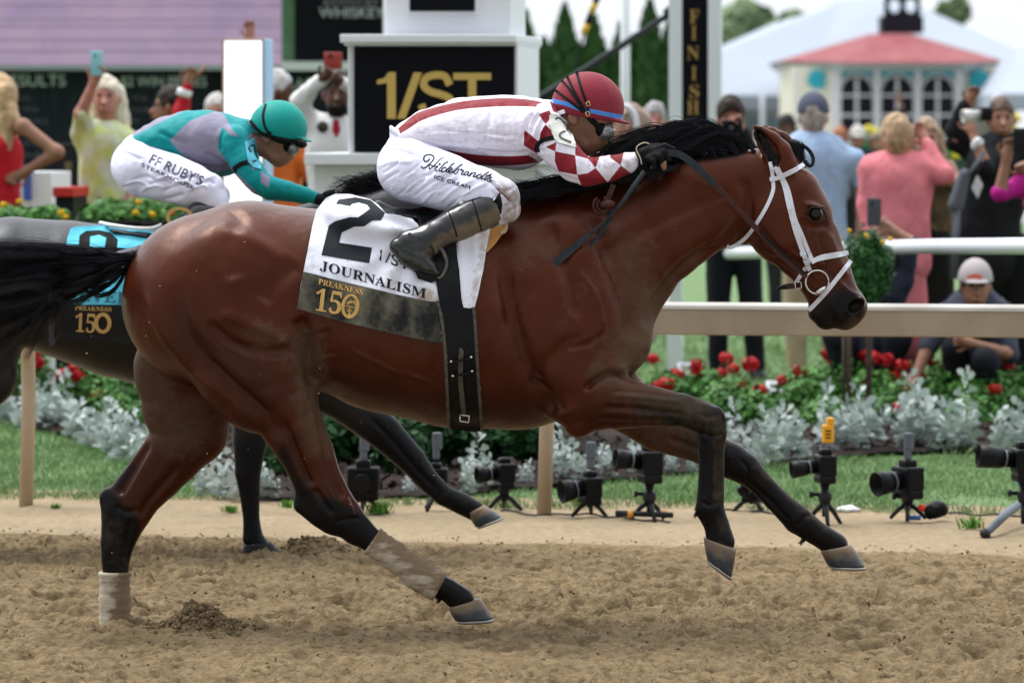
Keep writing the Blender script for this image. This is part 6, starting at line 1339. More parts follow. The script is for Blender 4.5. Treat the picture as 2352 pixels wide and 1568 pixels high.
# dark shrubs behind the belly, marigold hedge at the left, small standard tree
def shrub(name, x, y, rx, ry, Yc_, lab, cat, grp, m, n=1600, s=.03, seed=0, stem=True):
    u = Yc_ / FL; c = P(x, y, Yc_); R = np.random.default_rng(seed + int(abs(x))); root = empty(name, (c[0], c[1], 0), lab, cat, grp)
    v, f = leaves(c, (rx * u, rx * u * .8, ry * u), n, s, R, .3, .5, .01); mk('foliage', v, f, m, root, smooth=False)
    if stem: v, f = tubes([[(c[0], c[1], -.02), (c[0] + .01, c[1], c[2] * .5), c]], [.016], 6); mk('stem', v, f, m_bark, root)
    return root
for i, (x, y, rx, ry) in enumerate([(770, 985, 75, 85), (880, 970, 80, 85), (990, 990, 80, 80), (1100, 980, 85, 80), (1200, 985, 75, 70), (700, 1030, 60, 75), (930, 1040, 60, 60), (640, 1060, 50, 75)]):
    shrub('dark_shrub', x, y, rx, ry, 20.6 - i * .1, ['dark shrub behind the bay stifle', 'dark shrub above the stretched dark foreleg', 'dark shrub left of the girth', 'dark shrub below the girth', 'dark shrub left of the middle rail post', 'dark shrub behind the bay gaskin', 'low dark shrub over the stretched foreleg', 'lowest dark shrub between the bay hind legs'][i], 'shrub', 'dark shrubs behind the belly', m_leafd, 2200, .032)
for i, (x, y, rx, ry) in enumerate([(20, 500, 75, 30), (105, 500, 55, 26), (250, 492, 65, 36), (325, 490, 60, 38), (400, 495, 60, 36)]):
    r_ = shrub('marigold_hedge', x, y, rx, ry, 24.9, ['hedge bush at the far left below the red dress', 'hedge bush above the dark horse rump', 'hedge bush with two yellow blooms below the floral jacket', 'hedge bush under the teal rider seat', 'hedge bush behind the teal rider boot'][i], 'shrub', 'hedge bushes with yellow blooms', m_leafg, 1500, .026, stem=False)
    c = P(x, y, 24.9); v, f = box((c[0], c[1], c[2] - .12), (.40, .30, .16)); mp_ = M('planter_wood', (.02, .02, .02), .8); mk('trough', v, [tuple(q) for q in f], mp_, r_)
    for s_ in (-1, 1): v, f = tubes([[(c[0] + s_ * .16, c[1], -.02), (c[0] + s_ * .16, c[1], c[2] - .2)]], [.014], 6); mk('trough_leg', v, f, mp_, r_)
    for (fx, fy) in [[(45, 462), (8, 470)], [(140, 488), (150, 498)], [(318, 464), (312, 488)], [(350, 492)], [(392, 490)]][i]:
        v, f = blossom(P(fx, fy, 24.65), .021, np.random.default_rng(fx)); mk('flower_head', v, f, m_yel if fx != 392 else M('orange_petals', (.6, .12, .02), .6), r_, smooth=False)
tr = shrub('standard_shrub', 1992, 612, 60, 88, 22.6, 'round clipped shrub on a thin trunk beside the horse muzzle', 'shrub', None, M('clip_leaf', (.012, .065, .012), .55, col2=(.035, .14, .025), vscale=9), 6000, .016)
for fx, fy in ((1928, 545), (2028, 556), (1950, 530), (2045, 549), (1990, 541)): v, f = blossom(P(fx, fy, 22.35), .014, np.random.default_rng(fx)); mk('yellow_flower', v, f, m_yel, tr, smooth=False)
v, f = tubes([[P(1950, 850, 22.6) * (1, 1, 0) + (0, 0, 0), P(1950, 700, 22.6)], [P(1938, 850, 22.6) * (1, 1, 0), P(1938, 700, 22.6)]], [.014, .008], 8); mk('stake', v, f, m_bark, tr)
# trees
def conifer(x, ytip, wpx, Yt, lab, i):
    u = Yt / FL; top = EYE - (ytip - HY) * u; X = (x - CX) * u; R = np.random.default_rng(i); root = empty('arborvitae', (X, Yt, 0), lab, 'tree', 'narrow evergreens behind the finish line')
    n = 5200; t = R.random(n) ** .8; z = .1 + (top - .1) * t; rr = wpx * u / 2 * np.clip((1 - t) * 1.7, 0, 1) ** .75 * R.uniform(.55, 1.08, n) * (1 + .2 * noise(np.stack([t * 3, t * 0, t * 0], 1), 4, i)); a = R.uniform(0, 6.28, n)
    p = np.stack([X + np.cos(a) * rr, Yt + np.sin(a) * rr, z], 1); s = .05 * R.uniform(.6, 1.3, (n, 1)); ou = np.stack([np.cos(a), np.sin(a), 0 * a], 1) + R.normal(0, .4, (n, 3)); up = np.array((0, 0, 1.)) + R.normal(0, .25, (n, 3)); sd_ = np.cross(ou, up); sd_ /= np.linalg.norm(sd_, axis=1, keepdims=True)
    V = np.stack([p - sd_ * s * .5, p - up * s * 1.2, p + sd_ * s * .5, p + up * s * 1.6], 1).reshape(-1, 3); mk('crown', V, np.arange(n * 4).reshape(-1, 4), m_con, root, smooth=False)
    v, f = tubes([[(X, Yt, -.05), (X, Yt, top * .9)]], [np.array([.07, .01])], 8); mk('trunk', v, f, m_bark, root)
m_con = M('evergreen', (.020, .062, .014), .7, col2=(.045, .12, .028), vscale=3)
for i, (x, y, w_, lab) in enumerate([(1207, 35, 90, 'evergreen right of the sign box'), (1297, 17, 105, 'tall pointed evergreen left of the red helmet top'), (1365, 45, 100, 'evergreen behind the red helmet'), (1430, 52, 100, 'evergreen behind the thin white pole'), (1492, 8, 95, 'tall evergreen left of the finish post'), (1545, 20, 90, 'evergreen behind the finish post'), (1250, 95, 90, 'shorter evergreen in the gap by the sign'), (1330, 110, 90, 'shorter evergreen behind the dark boom'), (1460, 100, 90, 'shorter evergreen right of the white pole'), (1150, 60, 90, 'evergreen hidden behind the sign box')]):
    conifer(x, y, w_ * 1.55, 62 + (i >= 6) * 3, lab, i)
def broadleaf(x, y, rx, ry, Yt, lab, col, i):
    u = Yt / FL; c = P(x, y, Yt); R = np.random.default_rng(i + 40); root = empty('broadleaf_tree', (c[0], c[1], 0), lab, 'tree', 'leafy trees in the distance')
    vs_ = []
    for k in range(9):
        d = R.normal(0, .5, 3) * (rx * u, rx * u * .6, ry * u * .8); vs_.append(leaves(c + d, (rx * u * .55, rx * u * .5, ry * u * .5), 420, .011 * Yt * .18, R, .2, .3))
    b = 0; VV = []; FF = []
    for v, f in vs_: VV.append(v); FF.append(f + b); b += len(v)
    mk('crown', np.concatenate(VV), np.concatenate(FF), col, root, smooth=False)
    v, f = tubes([[(c[0], c[1], -.1), (c[0] + .1, c[1], c[2] * .6), c]] + [[(c[0] + .1, c[1], c[2] * .5), c + R.normal(0, 1, 3) * (rx * u * .5, .2, ry * u * .3)] for _ in range(5)], [np.array([.3, .22, .08])] + [np.array([.1, .03])] * 5, 8); mk('trunk', v, f, m_bark, root)
m_hz = M('far_foliage', (.16, .24, .11), .8, col2=(.27, .36, .20), vscale=.8)
broadleaf(1715, 55, 75, 62, 150, 'pale green leafy tree right of the finish post', m_hz, 0); broadleaf(2185, 30, 25, 28, 160, 'small pale tree top between the tent roofs', m_hz, 1)
# ------------------------------------------------------------------ rails, signs, boards, buildings
m_wpaint = M('white_paint', (.70, .72, .76), .45, bump=.05, bscale=20); m_blackp = M('black_panel', (.003, .0035, .006), .5, spec=.1)
m_goldl = M('gold_lettering', (.55, .38, .11), .5); m_railtan = M('dusty_rail', (.36, .30, .22), .75, col2=(.28, .22, .15), vscale=5, stretch=(1, 1, .5), bump=.1, bscale=40)
m_posttan = M('dusty_post', (.40, .30, .20), .8, col2=(.50, .41, .31), vscale=7, stretch=(1, 1, .4), bump=.2, bscale=40)
def RY(px): return 18.56 - .00034 * px
rail = empty('track_rail', P(1255, 1185, 18.13) * (1, 1, 0), 'low running rail with dusty tan face and bright white lip along the track', 'rail')
def extr(name, prof, pa, pb, m, parent, smooth=False):
    """profile (depth offset, height) swept from pa to pb (x, y)"""
    pa = np.array(pa, float); pb = np.array(pb, float); t = (pb - pa) / np.linalg.norm(pb - pa); nn = np.array((-t[1], t[0])); n = len(prof); V = []
    for q in (pa, pb):
        for d, z in prof: V.append((q[0] + nn[0] * d, q[1] + nn[1] * d, z))
    F = [(i, (i + 1) % n, n + (i + 1) % n, n + i) for i in range(n)] + [tuple(range(n))[::-1], tuple(range(n, 2 * n))]
    return mk(name, V, F, m, parent, smooth)
XA, XB = -700, 3000; xa = lambda px: ((px - CX) / FL * RY(px), RY(px))
zt = .905; extr('rail_face', [(0, zt - .125), (.012, zt - .13), (.018, zt - .012), (.006, zt - .008), (0, zt - .018)], xa(XA), xa(XB), m_railtan, rail)
extr('rail_lip', [(-.004, zt - .020), (.0, zt - .006), (.02, zt + .004), (.07, zt + .006), (.10, zt - .02), (.10, zt - .03), (.02, zt - .010), (.004, zt - .014)], xa(XA), xa(XB), M('dusty_white_lip', (.36, .34, .30), .7, col2=(.46, .44, .41), vscale=4), rail)
for px in (-1150, 60, 1255, 2450):
    x, y = xa(px); v, f = tubes([[(x - .01, y + .07, -.05), (x + .004, y + .065, .45), (x, y + .06, .80), (x, y + .02, zt - .08)]], [.031], 14); mk('post', v, f, m_posttan, rail)
rr = empty('crowd_rail', P(1541, 855, 29) * (1, 1, 0), 'round white pipe rail in front of the spectators at the right', 'rail')
q = [P(1480, 589, 29.8), P(1640, 583, 28.3), P(2040, 568, 24.0), P(2352, 565, 20.6), P(2700, 560, 18.4)]; v, f = tubes([np.array(spline(q, 6))], [.040], 16); mk('rail_pipe', v, f, m_wpaint, rr)
for x, y, Yp in ((1541, 586, 29.2), (2560, 562, 19)): p = P(x, y, Yp); v, f = tubes([[(p[0], p[1], -.05), p]], [.033], 12); mk('post', v, f, m_wpaint, rr)
# ---- sign box "1/ST"
Ys = 21.5; th = math.radians(9); us = Ys / FL
def fr(px, py, d=0.0):                         # point on the sign's turned front face
    x0 = (797 - CX) * us; X = (px - CX) * us; s = (X - x0) / math.cos(th); Yp = Ys + 0 * s
    return np.array((x0 + s * math.cos(th) - d * math.sin(th) * -1, Ys - s * math.sin(th) * 0 + d * math.cos(th), EYE - (py - HY) * us))
sg = empty('sign_tower', ((990 - CX) * us, Ys + .3, 0), 'white box sign tower with black panel and gold lettering above the red and white jockey', 'sign')
def slab(x0, x1, y0, y1, d0, d1, m, name, par=sg, bv=.006):
    """box between photo columns and rows on the front face, d0..d1 behind it; sides turned so the right flank shows"""
    V = []
    for d in (d0, d1):
        sx = d * .16
        for x, y in ((x0, y1), (x1, y1), (x1, y0), (x0, y0)): p = P(x, y, Ys); V.append((p[0] + sx, p[1] + d, p[2]))
    o = mk(name, V, [(0, 1, 2, 3), (5, 4, 7, 6), (1, 5, 6, 2), (4, 0, 3, 7), (3, 2, 6, 7), (4, 5, 1, 0)], m, par, False)
    if bv: bevel(o, bv)
    return o
zb_ = HY + EYE / us
slab(715, 1232, 380, zb_, .05, .8, m_wpaint, 'pedestal'); slab(703, 1262, 352, 379, -.05, .86, m_wpaint, 'ledge')
slab(797, 1188, 103, 352.5, .02, .72, m_wpaint, 'box'); slab(786, 1190, 80, 99, -.06, .80, m_wpaint, 'cap'); slab(792, 1189, 98, 106, -.02, .76, m_wpaint, 'moulding')
pn = slab(813, 1181, 106, 350, .000, .03, m_blackp, 'panel', sg, 0)
Yl = Ys - .006
def plate(name, pts, m, par, Y=Yl, th_=.006): return drape(name, pts, None, 0, m, par, 12, th_, 0, fixY=Y)
plate('lettering', [(866, 184), (882, 180), (893, 166), (909, 166), (909, 273), (889, 273), (889, 191), (866, 194)], m_goldl, pn)
plate('lettering', [(950, 167), (969, 167), (931, 273), (912, 273)], m_goldl, pn, Yl - .003)
plate('lettering', strip_poly([(1033, 196), (1022, 176), (1000, 173), (978, 180), (974, 198), (990, 211), (1015, 218), (1034, 228), (1035, 250), (1020, 265), (998, 266), (976, 258), (968, 240)], 17, 5), m_goldl, pn)
plate('lettering', [(1041, 168), (1128, 168), (1128, 184), (1094, 184), (1094, 272), (1075, 272), (1075, 184), (1041, 184)], m_goldl, pn)
slab(875, 1163, -150, 82, .12, .62, m_wpaint, 'upper_box'); slab(926, 1090, -150, 33, .10, .13, m_wpaint, 'screen_frame'); slab(934, 1083, -150, 25, .085, .12, m_blackp, 'screen', sg, 0)
# ---- white light box pillar
Yp_ = 23.2; up = Yp_ / FL; lp = empty('light_pillar', ((556 - CX) * up, Yp_ + .05, 0), 'tall blank white pillar with brown edge behind the teal helmet', 'pillar')
def pslab(x0, x1, y0, y1, d0, d1, m, name, par, Yc_, bv=.004):
    V = []
    for d in (d0, d1):
        for x, y in ((x0, y1), (x1, y1), (x1, y0), (x0, y0)): p = P(x, y, Yc_); V.append((p[0] + d * .14, p[1] + d, p[2]))
    o = mk(name, V, [(0, 1, 2, 3), (5, 4, 7, 6), (1, 5, 6, 2), (4, 0, 3, 7), (3, 2, 6, 7), (4, 5, 1, 0)], m, par, False)
    if bv: bevel(o, bv)
    return o
gp = HY + EYE / up
pslab(508, 603, 88, gp, .02, .2, M('brown_edge', (.30, .19, .15), .6), 'frame', lp, Yp_)
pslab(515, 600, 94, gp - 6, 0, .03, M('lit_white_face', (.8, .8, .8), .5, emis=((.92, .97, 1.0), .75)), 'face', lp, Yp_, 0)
pslab(604, 612, 90, gp, .02, .19, M('pale_blue_side', (.35, .55, .72), .5), 'side', lp, Yp_)
# ---- finish post
Yf = 28.9; uf = Yf / FL; fp = empty('finish_post', ((1596 - CX) * uf, Yf, 0), 'tall finish post with gold letters on a black board between white posts', 'post'); gf_ = HY + EYE / uf
pslab(1536, 1566, -260, gf_, 0, .09, m_wpaint, 'upright', fp, Yf); pslab(1626, 1656, -260, gf_, 0, .09, m_wpaint, 'upright', fp, Yf)
fb = pslab(1566.5, 1625.5, -260, 330, .02, .08, m_blackp, 'board', fp, Yf, 0)
m_gold3 = M('dull_gold_letters', (.36, .22, .07), .5)
for ch, y in zip('FINISH', (39, 77, 123, 169, 211, 248)): letters('lettering', serif(ch), (1584 - (6 if ch in 'NH' else 0) + (4 if ch == 'I' else 0), y + 15), (12 if ch == 'I' else 28 if ch in 'NH' else 22, 0), (0, -31), m_gold3, fb, Y=Yf + .012, thick=.006)
# ---- poles, jib arm, pennant
def pole(x, y0, wpx, Yq, lab, m=m_wpaint, name='white_pole'):
    u = Yq / FL; p = P(x, y0, Yq); v, f = tubes([[(p[0], Yq, -.05), p]], [wpx * u / 2], 14); tag(mk(name, v, f, m, loc=(p[0], Yq, 0)), lab, 'pole', 'white flag poles')
pole(1436, -240, 22, 34, 'thin white pole rising behind the red helmet'); pole(1176, -240, 22, 33, 'thin white pole just right of the upper sign box')
jb = empty('camera_jib', P(1075, 0, 30.5) * (1, 1, 0), 'black boom arm slanting up behind the red helmet', 'crane'); m_jib = M('jib_black', (.010, .012, .014), .5)
v, f = tubes([[P(1062, 338, 30.5), P(1300, 190, 30.8), P(1545, 28, 31.2)]], [np.array([.05, .03, .022])], 8); mk('arm', v, f, m_jib, jb)
p = P(1075, 330, 30.5); v, f = tubes([[(p[0], p[1], 0), p], [(p[0] - .4, p[1] - .3, 0), (p[0], p[1], .5)], [(p[0] + .4, p[1] - .3, 0), (p[0], p[1], .5)], [(p[0], p[1] + .5, 0), (p[0], p[1], .5)]], [.05, .03, .03, .03], 8); mk('stand', v, f, m_jib, jb)
v, f = tubes([[P(1552, 18, 31.2), P(1532, 38, 31.2)]], [.05], 8); mk('camera_head', v, f, m_jib, jb)
Yn = 36; gw = empty('guy_wire', P(1346, 0, Yn) * (1, 1, 0), 'yellow and black marked wire hanging at the top behind the red helmet', 'wire')
m_y = M('hazard_yellow', (.55, .34, .02), .6)
for i in range(5): v, f = tubes([[P(1385 - i * 9, -40 + i * 24, Yn), P(1376 - i * 9, -16 + i * 24, Yn)]], [.028], 8); mk('sleeve', v, f, m_y if i % 2 == 0 else m_jib, gw)
v, f = tubes([[P(1400, -90, Yn), P(1346, 60, Yn), P(1330, 120, Yn), P(1270, 330, Yn), P(1200, 500, Yn) * (1, 1, 0)]], [.007], 6); mk('wire', v, f, m_jib, gw)
# ---- tote board and big screen
Yt = 42; ut = Yt / FL; tb = empty('tote_board', ((330 - CX) * ut, Yt, 0), 'black results board with blurred white headings behind the spectators at the left', 'sign')
def tslab(x0, x1, y0, y1, d0, d1, m, name, par, Yc_=Yt, smooth=False):
    V = []
    for d in (d0, d1):
        for x, y in ((x0, y1), (x1, y1), (x1, y0), (x0, y0)): p = P(x, y, Yc_); V.append((p[0], p[1] + d, p[2]))
    return mk(name, V, [(0, 1, 2, 3), (5, 4, 7, 6), (1, 5, 6, 2), (4, 0, 3, 7), (3, 2, 6, 7), (4, 5, 1, 0)], m, par, smooth)
gt = HY + EYE / ut
m_tote = M('tote_black', (.006, .008, .013), .6, spec=.1, col2=(.022, .026, .034), vscale=6, stretch=(6, 1, .3))
bd_ = tslab(-420, 835, 162, gt, 0, .4, m_tote, 'board', tb); m_wl = M('board_letters', (.62, .66, .70), .6)
letters('lettering', 'RESULTS', (2, 198), (148, 0), (0, -26), m_wl, bd_, Y=Yt - .01, thick=.02); letters('lettering', '$2 WIN PRICES', (278, 202), (196, 0), (0, -26), m_wl, bd_, Y=Yt - .01, thick=.02); letters('lettering', 'PLACE', (648, 206), (88, 0), (0, -26), m_wl, bd_, Y=Yt - .01, thick=.02)
m_dim = M('board_dim_text', (.10, .11, .13), .6)
for i in range(9):
    for j in range(3): x = -20 + j * 250; letters('lettering', ['WIN  PLACE  SHOW', 'EXACTA', 'DAILY DOUBLE'][(i + j) % 3], (x, 232 + i * 26), (90 + 20 * ((i + j) % 3), 0), (0, -11), m_dim, bd_, Y=Yt - .01, thick=.01)
tslab(-420, 700, 150, 162, -.25, .4, M('grey_beam', (.30, .32, .34), .6), 'beam', tb)
tslab(650, 835, 143, 163, -.3, .4, M('pale_beam', (.58, .60, .62), .6), 'beam', tb)
vs_ = empty('video_screen', ((120 - CX) * ut, Yt + .1, 2), 'huge lilac video screen above the results board at the top left', 'screen')
m_scr = M('screen_lilac', (.0, .0, .0), .4, spec=.2); g = G(m_scr); b_ = m_scr.node_tree.nodes['Principled BSDF']
n1 = g.noise(.9, 3, (1, 1, 2)); n2 = g.noise(3.2, 4); cc = g.mix(g.step(n1, .3, .7), (.27, .215, .34), (.37, .28, .38)); cc = g.mix(g.step(n2, .4, .75, 0, .45), cc, (.42, .30, .36)); cc = g.mix(g.step(g.noise(.75, 2, (.8, 1, 1.6)), .62, .8, 0, .6), cc, (.16, .125, .23))
g.l(cc, b_.inputs['Emission Color']); b_.inputs['Emission Strength'].default_value = .88
ys_rows = [-60, -20, 12, 45, 60, 92, 118, 149]
for r in range(7):
    for k, (a_, c_) in enumerate(((-420, -130), (-130, 110), (110, 395), (395, 646))): o_ = 3.5 * ((k * 5 + r * 3) % 4 - 1.5) * .8; tslab(a_ + .8, c_ - .0, ys_rows[r] + 1.4, ys_rows[r + 1] - .6, .1 + .03 * ((k + r) % 2), .4, m_scr, 'screen_panel', vs_)
tslab(-420, 646, -60, 150, .18, .5, M('screen_gap', (.10, .08, .12), .6), 'screen_frame', vs_)
tslab(646, 678, -100, 150, .05, .5, M('green_strip', (.10, .21, .11), .6, var=.2, vscale=3), 'side_strip', vs_)
ws = empty('sponsor_sign', ((770 - CX) * ut, Yt, 2), 'black sponsor sign with blurred white lettering left of the sign tower', 'sign')
wb = tslab(678, 880, -200, 145, -.15, .3, m_blackp, 'board', ws); m_dl = M('sign_letters', (.45, .46, .48), .6)
letters('lettering', 'WHISKEY', (733, 41), (150, 0), (0, -23), m_dl, wb, Y=Yt - .17, thick=.02); letters('lettering', serif('KENTUCKY'), (742, 14), (128, 0), (0, -16), M('sign_letters_2', (.18, .18, .2), .6), wb, Y=Yt - .17, thick=.02)
# ---- gazebo
Yg = 105; ug = Yg / FL; gz = empty('gazebo', ((2062 - CX) * ug, Yg + 2, 0), 'cream gazebo with red hipped roof, turquoise panels and black cupola', 'building')
m_cream_ = M('cream_siding', (.60, .59, .47), .7, var=.06, vscale=1, bump=.1); m_trim = M('white_trim', (.72, .73, .75), .6); m_teal = M('turquoise_panel', (.04, .42, .50), .6, var=.15, vscale=2); m_roof = M('red_roof', (.20, .035, .04), .7, col2=(.28, .07, .075), vscale=1.2, stretch=(3, 1, 1)); m_glassb = M('dark_window', (.012, .014, .02), .15)
def gpt(px, py, d=0): p = P(px, py, Yg); return (p[0], p[1] + d, p[2])
gb = 1.65; bot = HY + EYE / ug
def gwall(x0, x1, d0, d1, y0, y1, m, name, off=0.0):
    V = [gpt(x0, y1, d0 + off), gpt(x1, y1, d1 + off), gpt(x1, y0, d1 + off), gpt(x0, y0, d0 + off)]; return mk(name, V + [(a, b_ + .12, c) for a, b_, c in V], [(0, 1, 2, 3), (7, 6, 5, 4), (0, 4, 5, 1), (1, 5, 6, 2), (2, 6, 7, 3), (3, 7, 4, 0)], m, gz, False)
gwall(1828, 1924, 1.2, 0, 150, bot, m_cream_, 'wall'); gwall(1924, 2200, 0, 0, 150, bot, m_trim, 'wall'); gwall(2200, 2300, 0, 1.2, 150, bot, m_cream_, 'wall')
gwall(1828, 1820, 1.2, 5, 150, bot, m_cream_, 'wall'); gwall(2308, 2300, 5, 1.2, 150, bot, m_cream_, 'wall')
for x in (1924, 2014, 2108, 2200): gwall(x - 7, x + 7, 0, 0, 146, bot, m_trim, 'pilaster', -.14)
for x0, x1 in ((1832, 1838), (1912, 1918), (2206, 2212), (2290, 2296)): gwall(x0, x1, .9 if x0 < 1900 or x0 > 2280 else .2, .9 if x0 < 1900 or x0 > 2280 else .2, 150, bot, m_trim, 'corner_board', -.2)
def disc(cx, cy, r, d, m, name, n=28):
    o = drape(name, ring(cx, cy, r, r, 0, n), None, 0, m, gz, r * .5, .08, 0, fixY=Yg + d); return o
disc(1877, 183, 23, .3, m_teal, 'medallion'); disc(2249, 183, 23, .3, m_teal, 'medallion')
for cx in (1968, 2061, 2154):
    gwall(cx - 39, cx + 39, 0, 0, 150, 176, m_teal, 'valance', -.05)
    arch = [(cx - 36, 310)] + [(cx - 36 * math.cos(a), 214 - 38 * math.sin(a)) for a in np.linspace(0, math.pi, 13)] + [(cx + 36, 310)]
    fr_ = drape('window', [(cx - 42, 312)] + [(cx - 42 * math.cos(a), 214 - 45 * math.sin(a)) for a in np.linspace(0, math.pi, 13)] + [(cx + 42, 312)], None, 0, m_trim, gz, 20, .05, 0, fixY=Yg - .10)
    drape('pane', arch, None, 0, m_glassb, fr_, 20, .03, 0, fixY=Yg - .14)
    for x0, x1, y0, y1 in ((cx - 3.5, cx + 3.5, 180, 310), (cx - 36, cx + 36, 217, 222), (cx - 36, cx + 36, 262, 268)): drape('muntin', [(x0, y0), (x1, y0), (x1, y1), (x0, y1)], None, 0, m_trim, fr_, 30, .04, 0, fixY=Yg - .18 - (.01 if x1 - x0 > 20 else 0))
# roof: low hip with a fascia
e = [gpt(1803, 138, 2.2), gpt(1930, 146, -1.1), gpt(2205, 146, -1.1), gpt(2335, 138, 2.2), gpt(2335, 138, 7), gpt(1803, 138, 7)]; t_ = [gpt(2022, 72, 3.4), gpt(2040, 72, 3), gpt(2100, 72, 3), gpt(2122, 72, 3.4), gpt(2122, 72, 4.5), gpt(2022, 72, 4.5)]
mk('roof', e + t_, [(i, (i + 1) % 6, 6 + (i + 1) % 6, 6 + i) for i in range(6)] + [tuple(range(6, 12))], m_roof, gz, False)
e2 = [(a, b_, c - .02) for a, b_, c in e]; e3 = [(a * 1 + (.25 if i in (0, 5) else -.25 if i in (3, 4) else 0), b_ + .4, c - .20) for i, (a, b_, c) in enumerate(e)]
mk('fascia', e2 + e3, [((i + 1) % 6, i, 6 + i, 6 + (i + 1) % 6) for i in range(6)] + [tuple(range(6))[::-1], tuple(range(6, 12))], M('grey_fascia', (.36, .40, .38), .6), gz, False)
m_cup = M('cupola_black', (.018, .018, .026), .6); Yk = Yg + 3.8
def kslab(x0, x1, y0, y1, w_, name, par, m=m_cup):
    V = []
    for d in (0, w_):
        for x, y in ((x0, y1), (x1, y1), (x1, y0), (x0, y0)): p = P(x, y, Yk); V.append((p[0], p[1] + d, p[2]))
    return mk(name, V, [(0, 1, 2, 3), (5, 4, 7, 6), (1, 5, 6, 2), (4, 0, 3, 7), (3, 2, 6, 7), (4, 5, 1, 0)], m, par, False)
cu = kslab(2025, 2121, 38, 76, 1.0, 'cupola', gz)
lan = drape('lantern', [[(2031, 40), (2115, 40), (2113, -30), (2033, -30)], ring(2055, 14, 13, 16, 0, 18), ring(2092, 14, 13, 16, 0, 18)], None, 0, m_cup, cu, 14, .15, 0, fixY=Yk + .1)
kslab(2024, 2122, -55, -30, 1.0, 'cupola_roof', cu)
# ---- tents
m_tent = M('tent_fabric', (.34, .38, .44), .8, var=.03, vscale=.3)
def tent(name, eave, ridge, Yq, dep, lab, legs):
    u = Yq / FL; root = empty(name, ((eave[0][0] + eave[1][0]) / 2 * u - CX * u, Yq + dep / 2, 0), lab, 'tent', 'white event tents')
    (x0, y0), (x1, y1) = eave; V = [P(x0, y0, Yq), P(x1, y1, Yq), P(x1, y1, Yq) + (0, dep, 0), P(x0, y0, Yq) + (0, dep, 0)] + [P(*r, Yq) + (0, dep / 2, 0) for r in ridge]
    n = len(ridge); F = [(0, 1, 3 + n, 4) if n == 2 else (0, 1, 4)] 
    F = [tuple([0, 1] + [4 + i for i in range(n)][::-1]), tuple([2, 3] + [4 + i for i in range(n)]), (1, 2, 4 + n - 1), (3, 0, 4)]
    mk('canopy', V, F, m_tent, root, False)
    vl = []; 
    for a_, b_ in ((0, 1), (1, 2), (2, 3), (3, 0)):
        A, B = V[a_], V[b_]; vl.append((np.array([A - (0, 0, .35), B - (0, 0, .35), B, A]), [(0, 1, 2, 3)]))
    v, f = join(vl); mk('valance', v, f, m_tent, root, False)
    for t in np.linspace(0, 1, legs):
        for dd in (0, dep): p = V[0] + (V[1] - V[0]) * t + (0, dd, 0); v, f = tubes([[(p[0], p[1], 0), p]], [.07], 8); mk('leg', v, f, m_wpaint, root)
tent('event_tent', ((1420, 212), (1835, 222)), [(1800, 45), (1975, -8)], 112, 12, 'large white peaked tent left of the gazebo', 6)
tent('event_tent', ((1700, 205), (2560, 215)), [(1960, -15), (2120, -25)], 128, 16, 'broad white tent roof rising behind the gazebo', 7)
tent('event_tent', ((2290, 216), (2750, 216)), [(2400, 100), (2600, 100)], 100, 10, 'white tent at the right edge beside the gazebo', 4)
# dim interior seen under the tents
im = empty('serving_bar', P(1740, 0, 118) * (1, 1, 0), 'grey serving counters in the shade under the left tent', 'counter')
for x0, x1, y0, y1, c_ in ((1650, 1830, 228, 246, (.16, .18, .18)), (1660, 1720, 246, 300, (.36, .40, .42)), (1720, 1826, 252, 268, (.45, .48, .50)), (1720, 1826, 268, 300, (.25, .33, .34))): tslab(x0, x1, y0, y1, 0, 1, M('counter_grey', c_, .7), 'panel', im, 118)
gr = empty('drink_stand', P(2170, 0, 60) * (1, 1, 0), 'green stand with yellow trim between the pink jacket and the photographer', 'stand')
tslab(1975, 2350, 318, 352, 0, 1, M('stand_green', (.02, .22, .12), .6), 'counter_top', gr, 60); tslab(1975, 2350, 352, HY + EYE / (60 / FL), .1, 1, M('stand_dark', (.05, .10, .09), .7), 'counter_front', gr, 60)
for x, y in ((2185, 345), (2195, 365), (2325, 300), (2335, 280), (2010, 312), (1995, 306)): v, f = lathe(P(x, y, 59.6), (0, 0, 1), [(0, .06), (.04, .075), (.09, .05), (.12, .01)], 12); mk('yellow_ornament', v, f, M('ornament_yellow', (.65, .55, .03), .6), gr)
# ---- low white trays, cloth scrap, fallen bits near the bed
for (x0, x1, y0, y1, lab) in ((1768, 1846, 883, 905, 'low white tray between geraniums left of the shrub trunk'), (2042, 2104, 884, 902, 'low white tray between geraniums right of the shrub trunk'), (1562, 1602, 832, 862, 'small white tray behind the first geraniums')):
    Yq = 25.4; o = empty('white_tray', P((x0 + x1) / 2, y1, Yq), lab, 'tray', 'white trays among the geraniums'); p0, p1 = P(x0, y0, Yq), P(x1, y1, Yq)
    v, f = box(((p0[0] + p1[0]) / 2, Yq + .1, p1[2]), (p1[0] - p0[0], .34, .03)); b_ = mk('base', v, [tuple(q) for q in f], m_wpaint, o, False); bevel(b_, .008)
    rim = [[(p0[0], Yq - .07, p1[2] + .02), (p1[0], Yq - .07, p1[2] + .02), (p1[0], Yq + .27, p1[2] + .05), (p0[0], Yq + .27, p1[2] + .05), (p0[0], Yq - .07, p1[2] + .02)]]; v, f = tubes(rim, [.014], 8); mk('rim', v, f, m_wpaint, o)
    v, f = tubes([[((p0[0] + p1[0]) / 2, Yq + .1, -.02), ((p0[0] + p1[0]) / 2, Yq + .1, p1[2])]], [.06], 10); mk('foot', v, f, m_posttan, o)
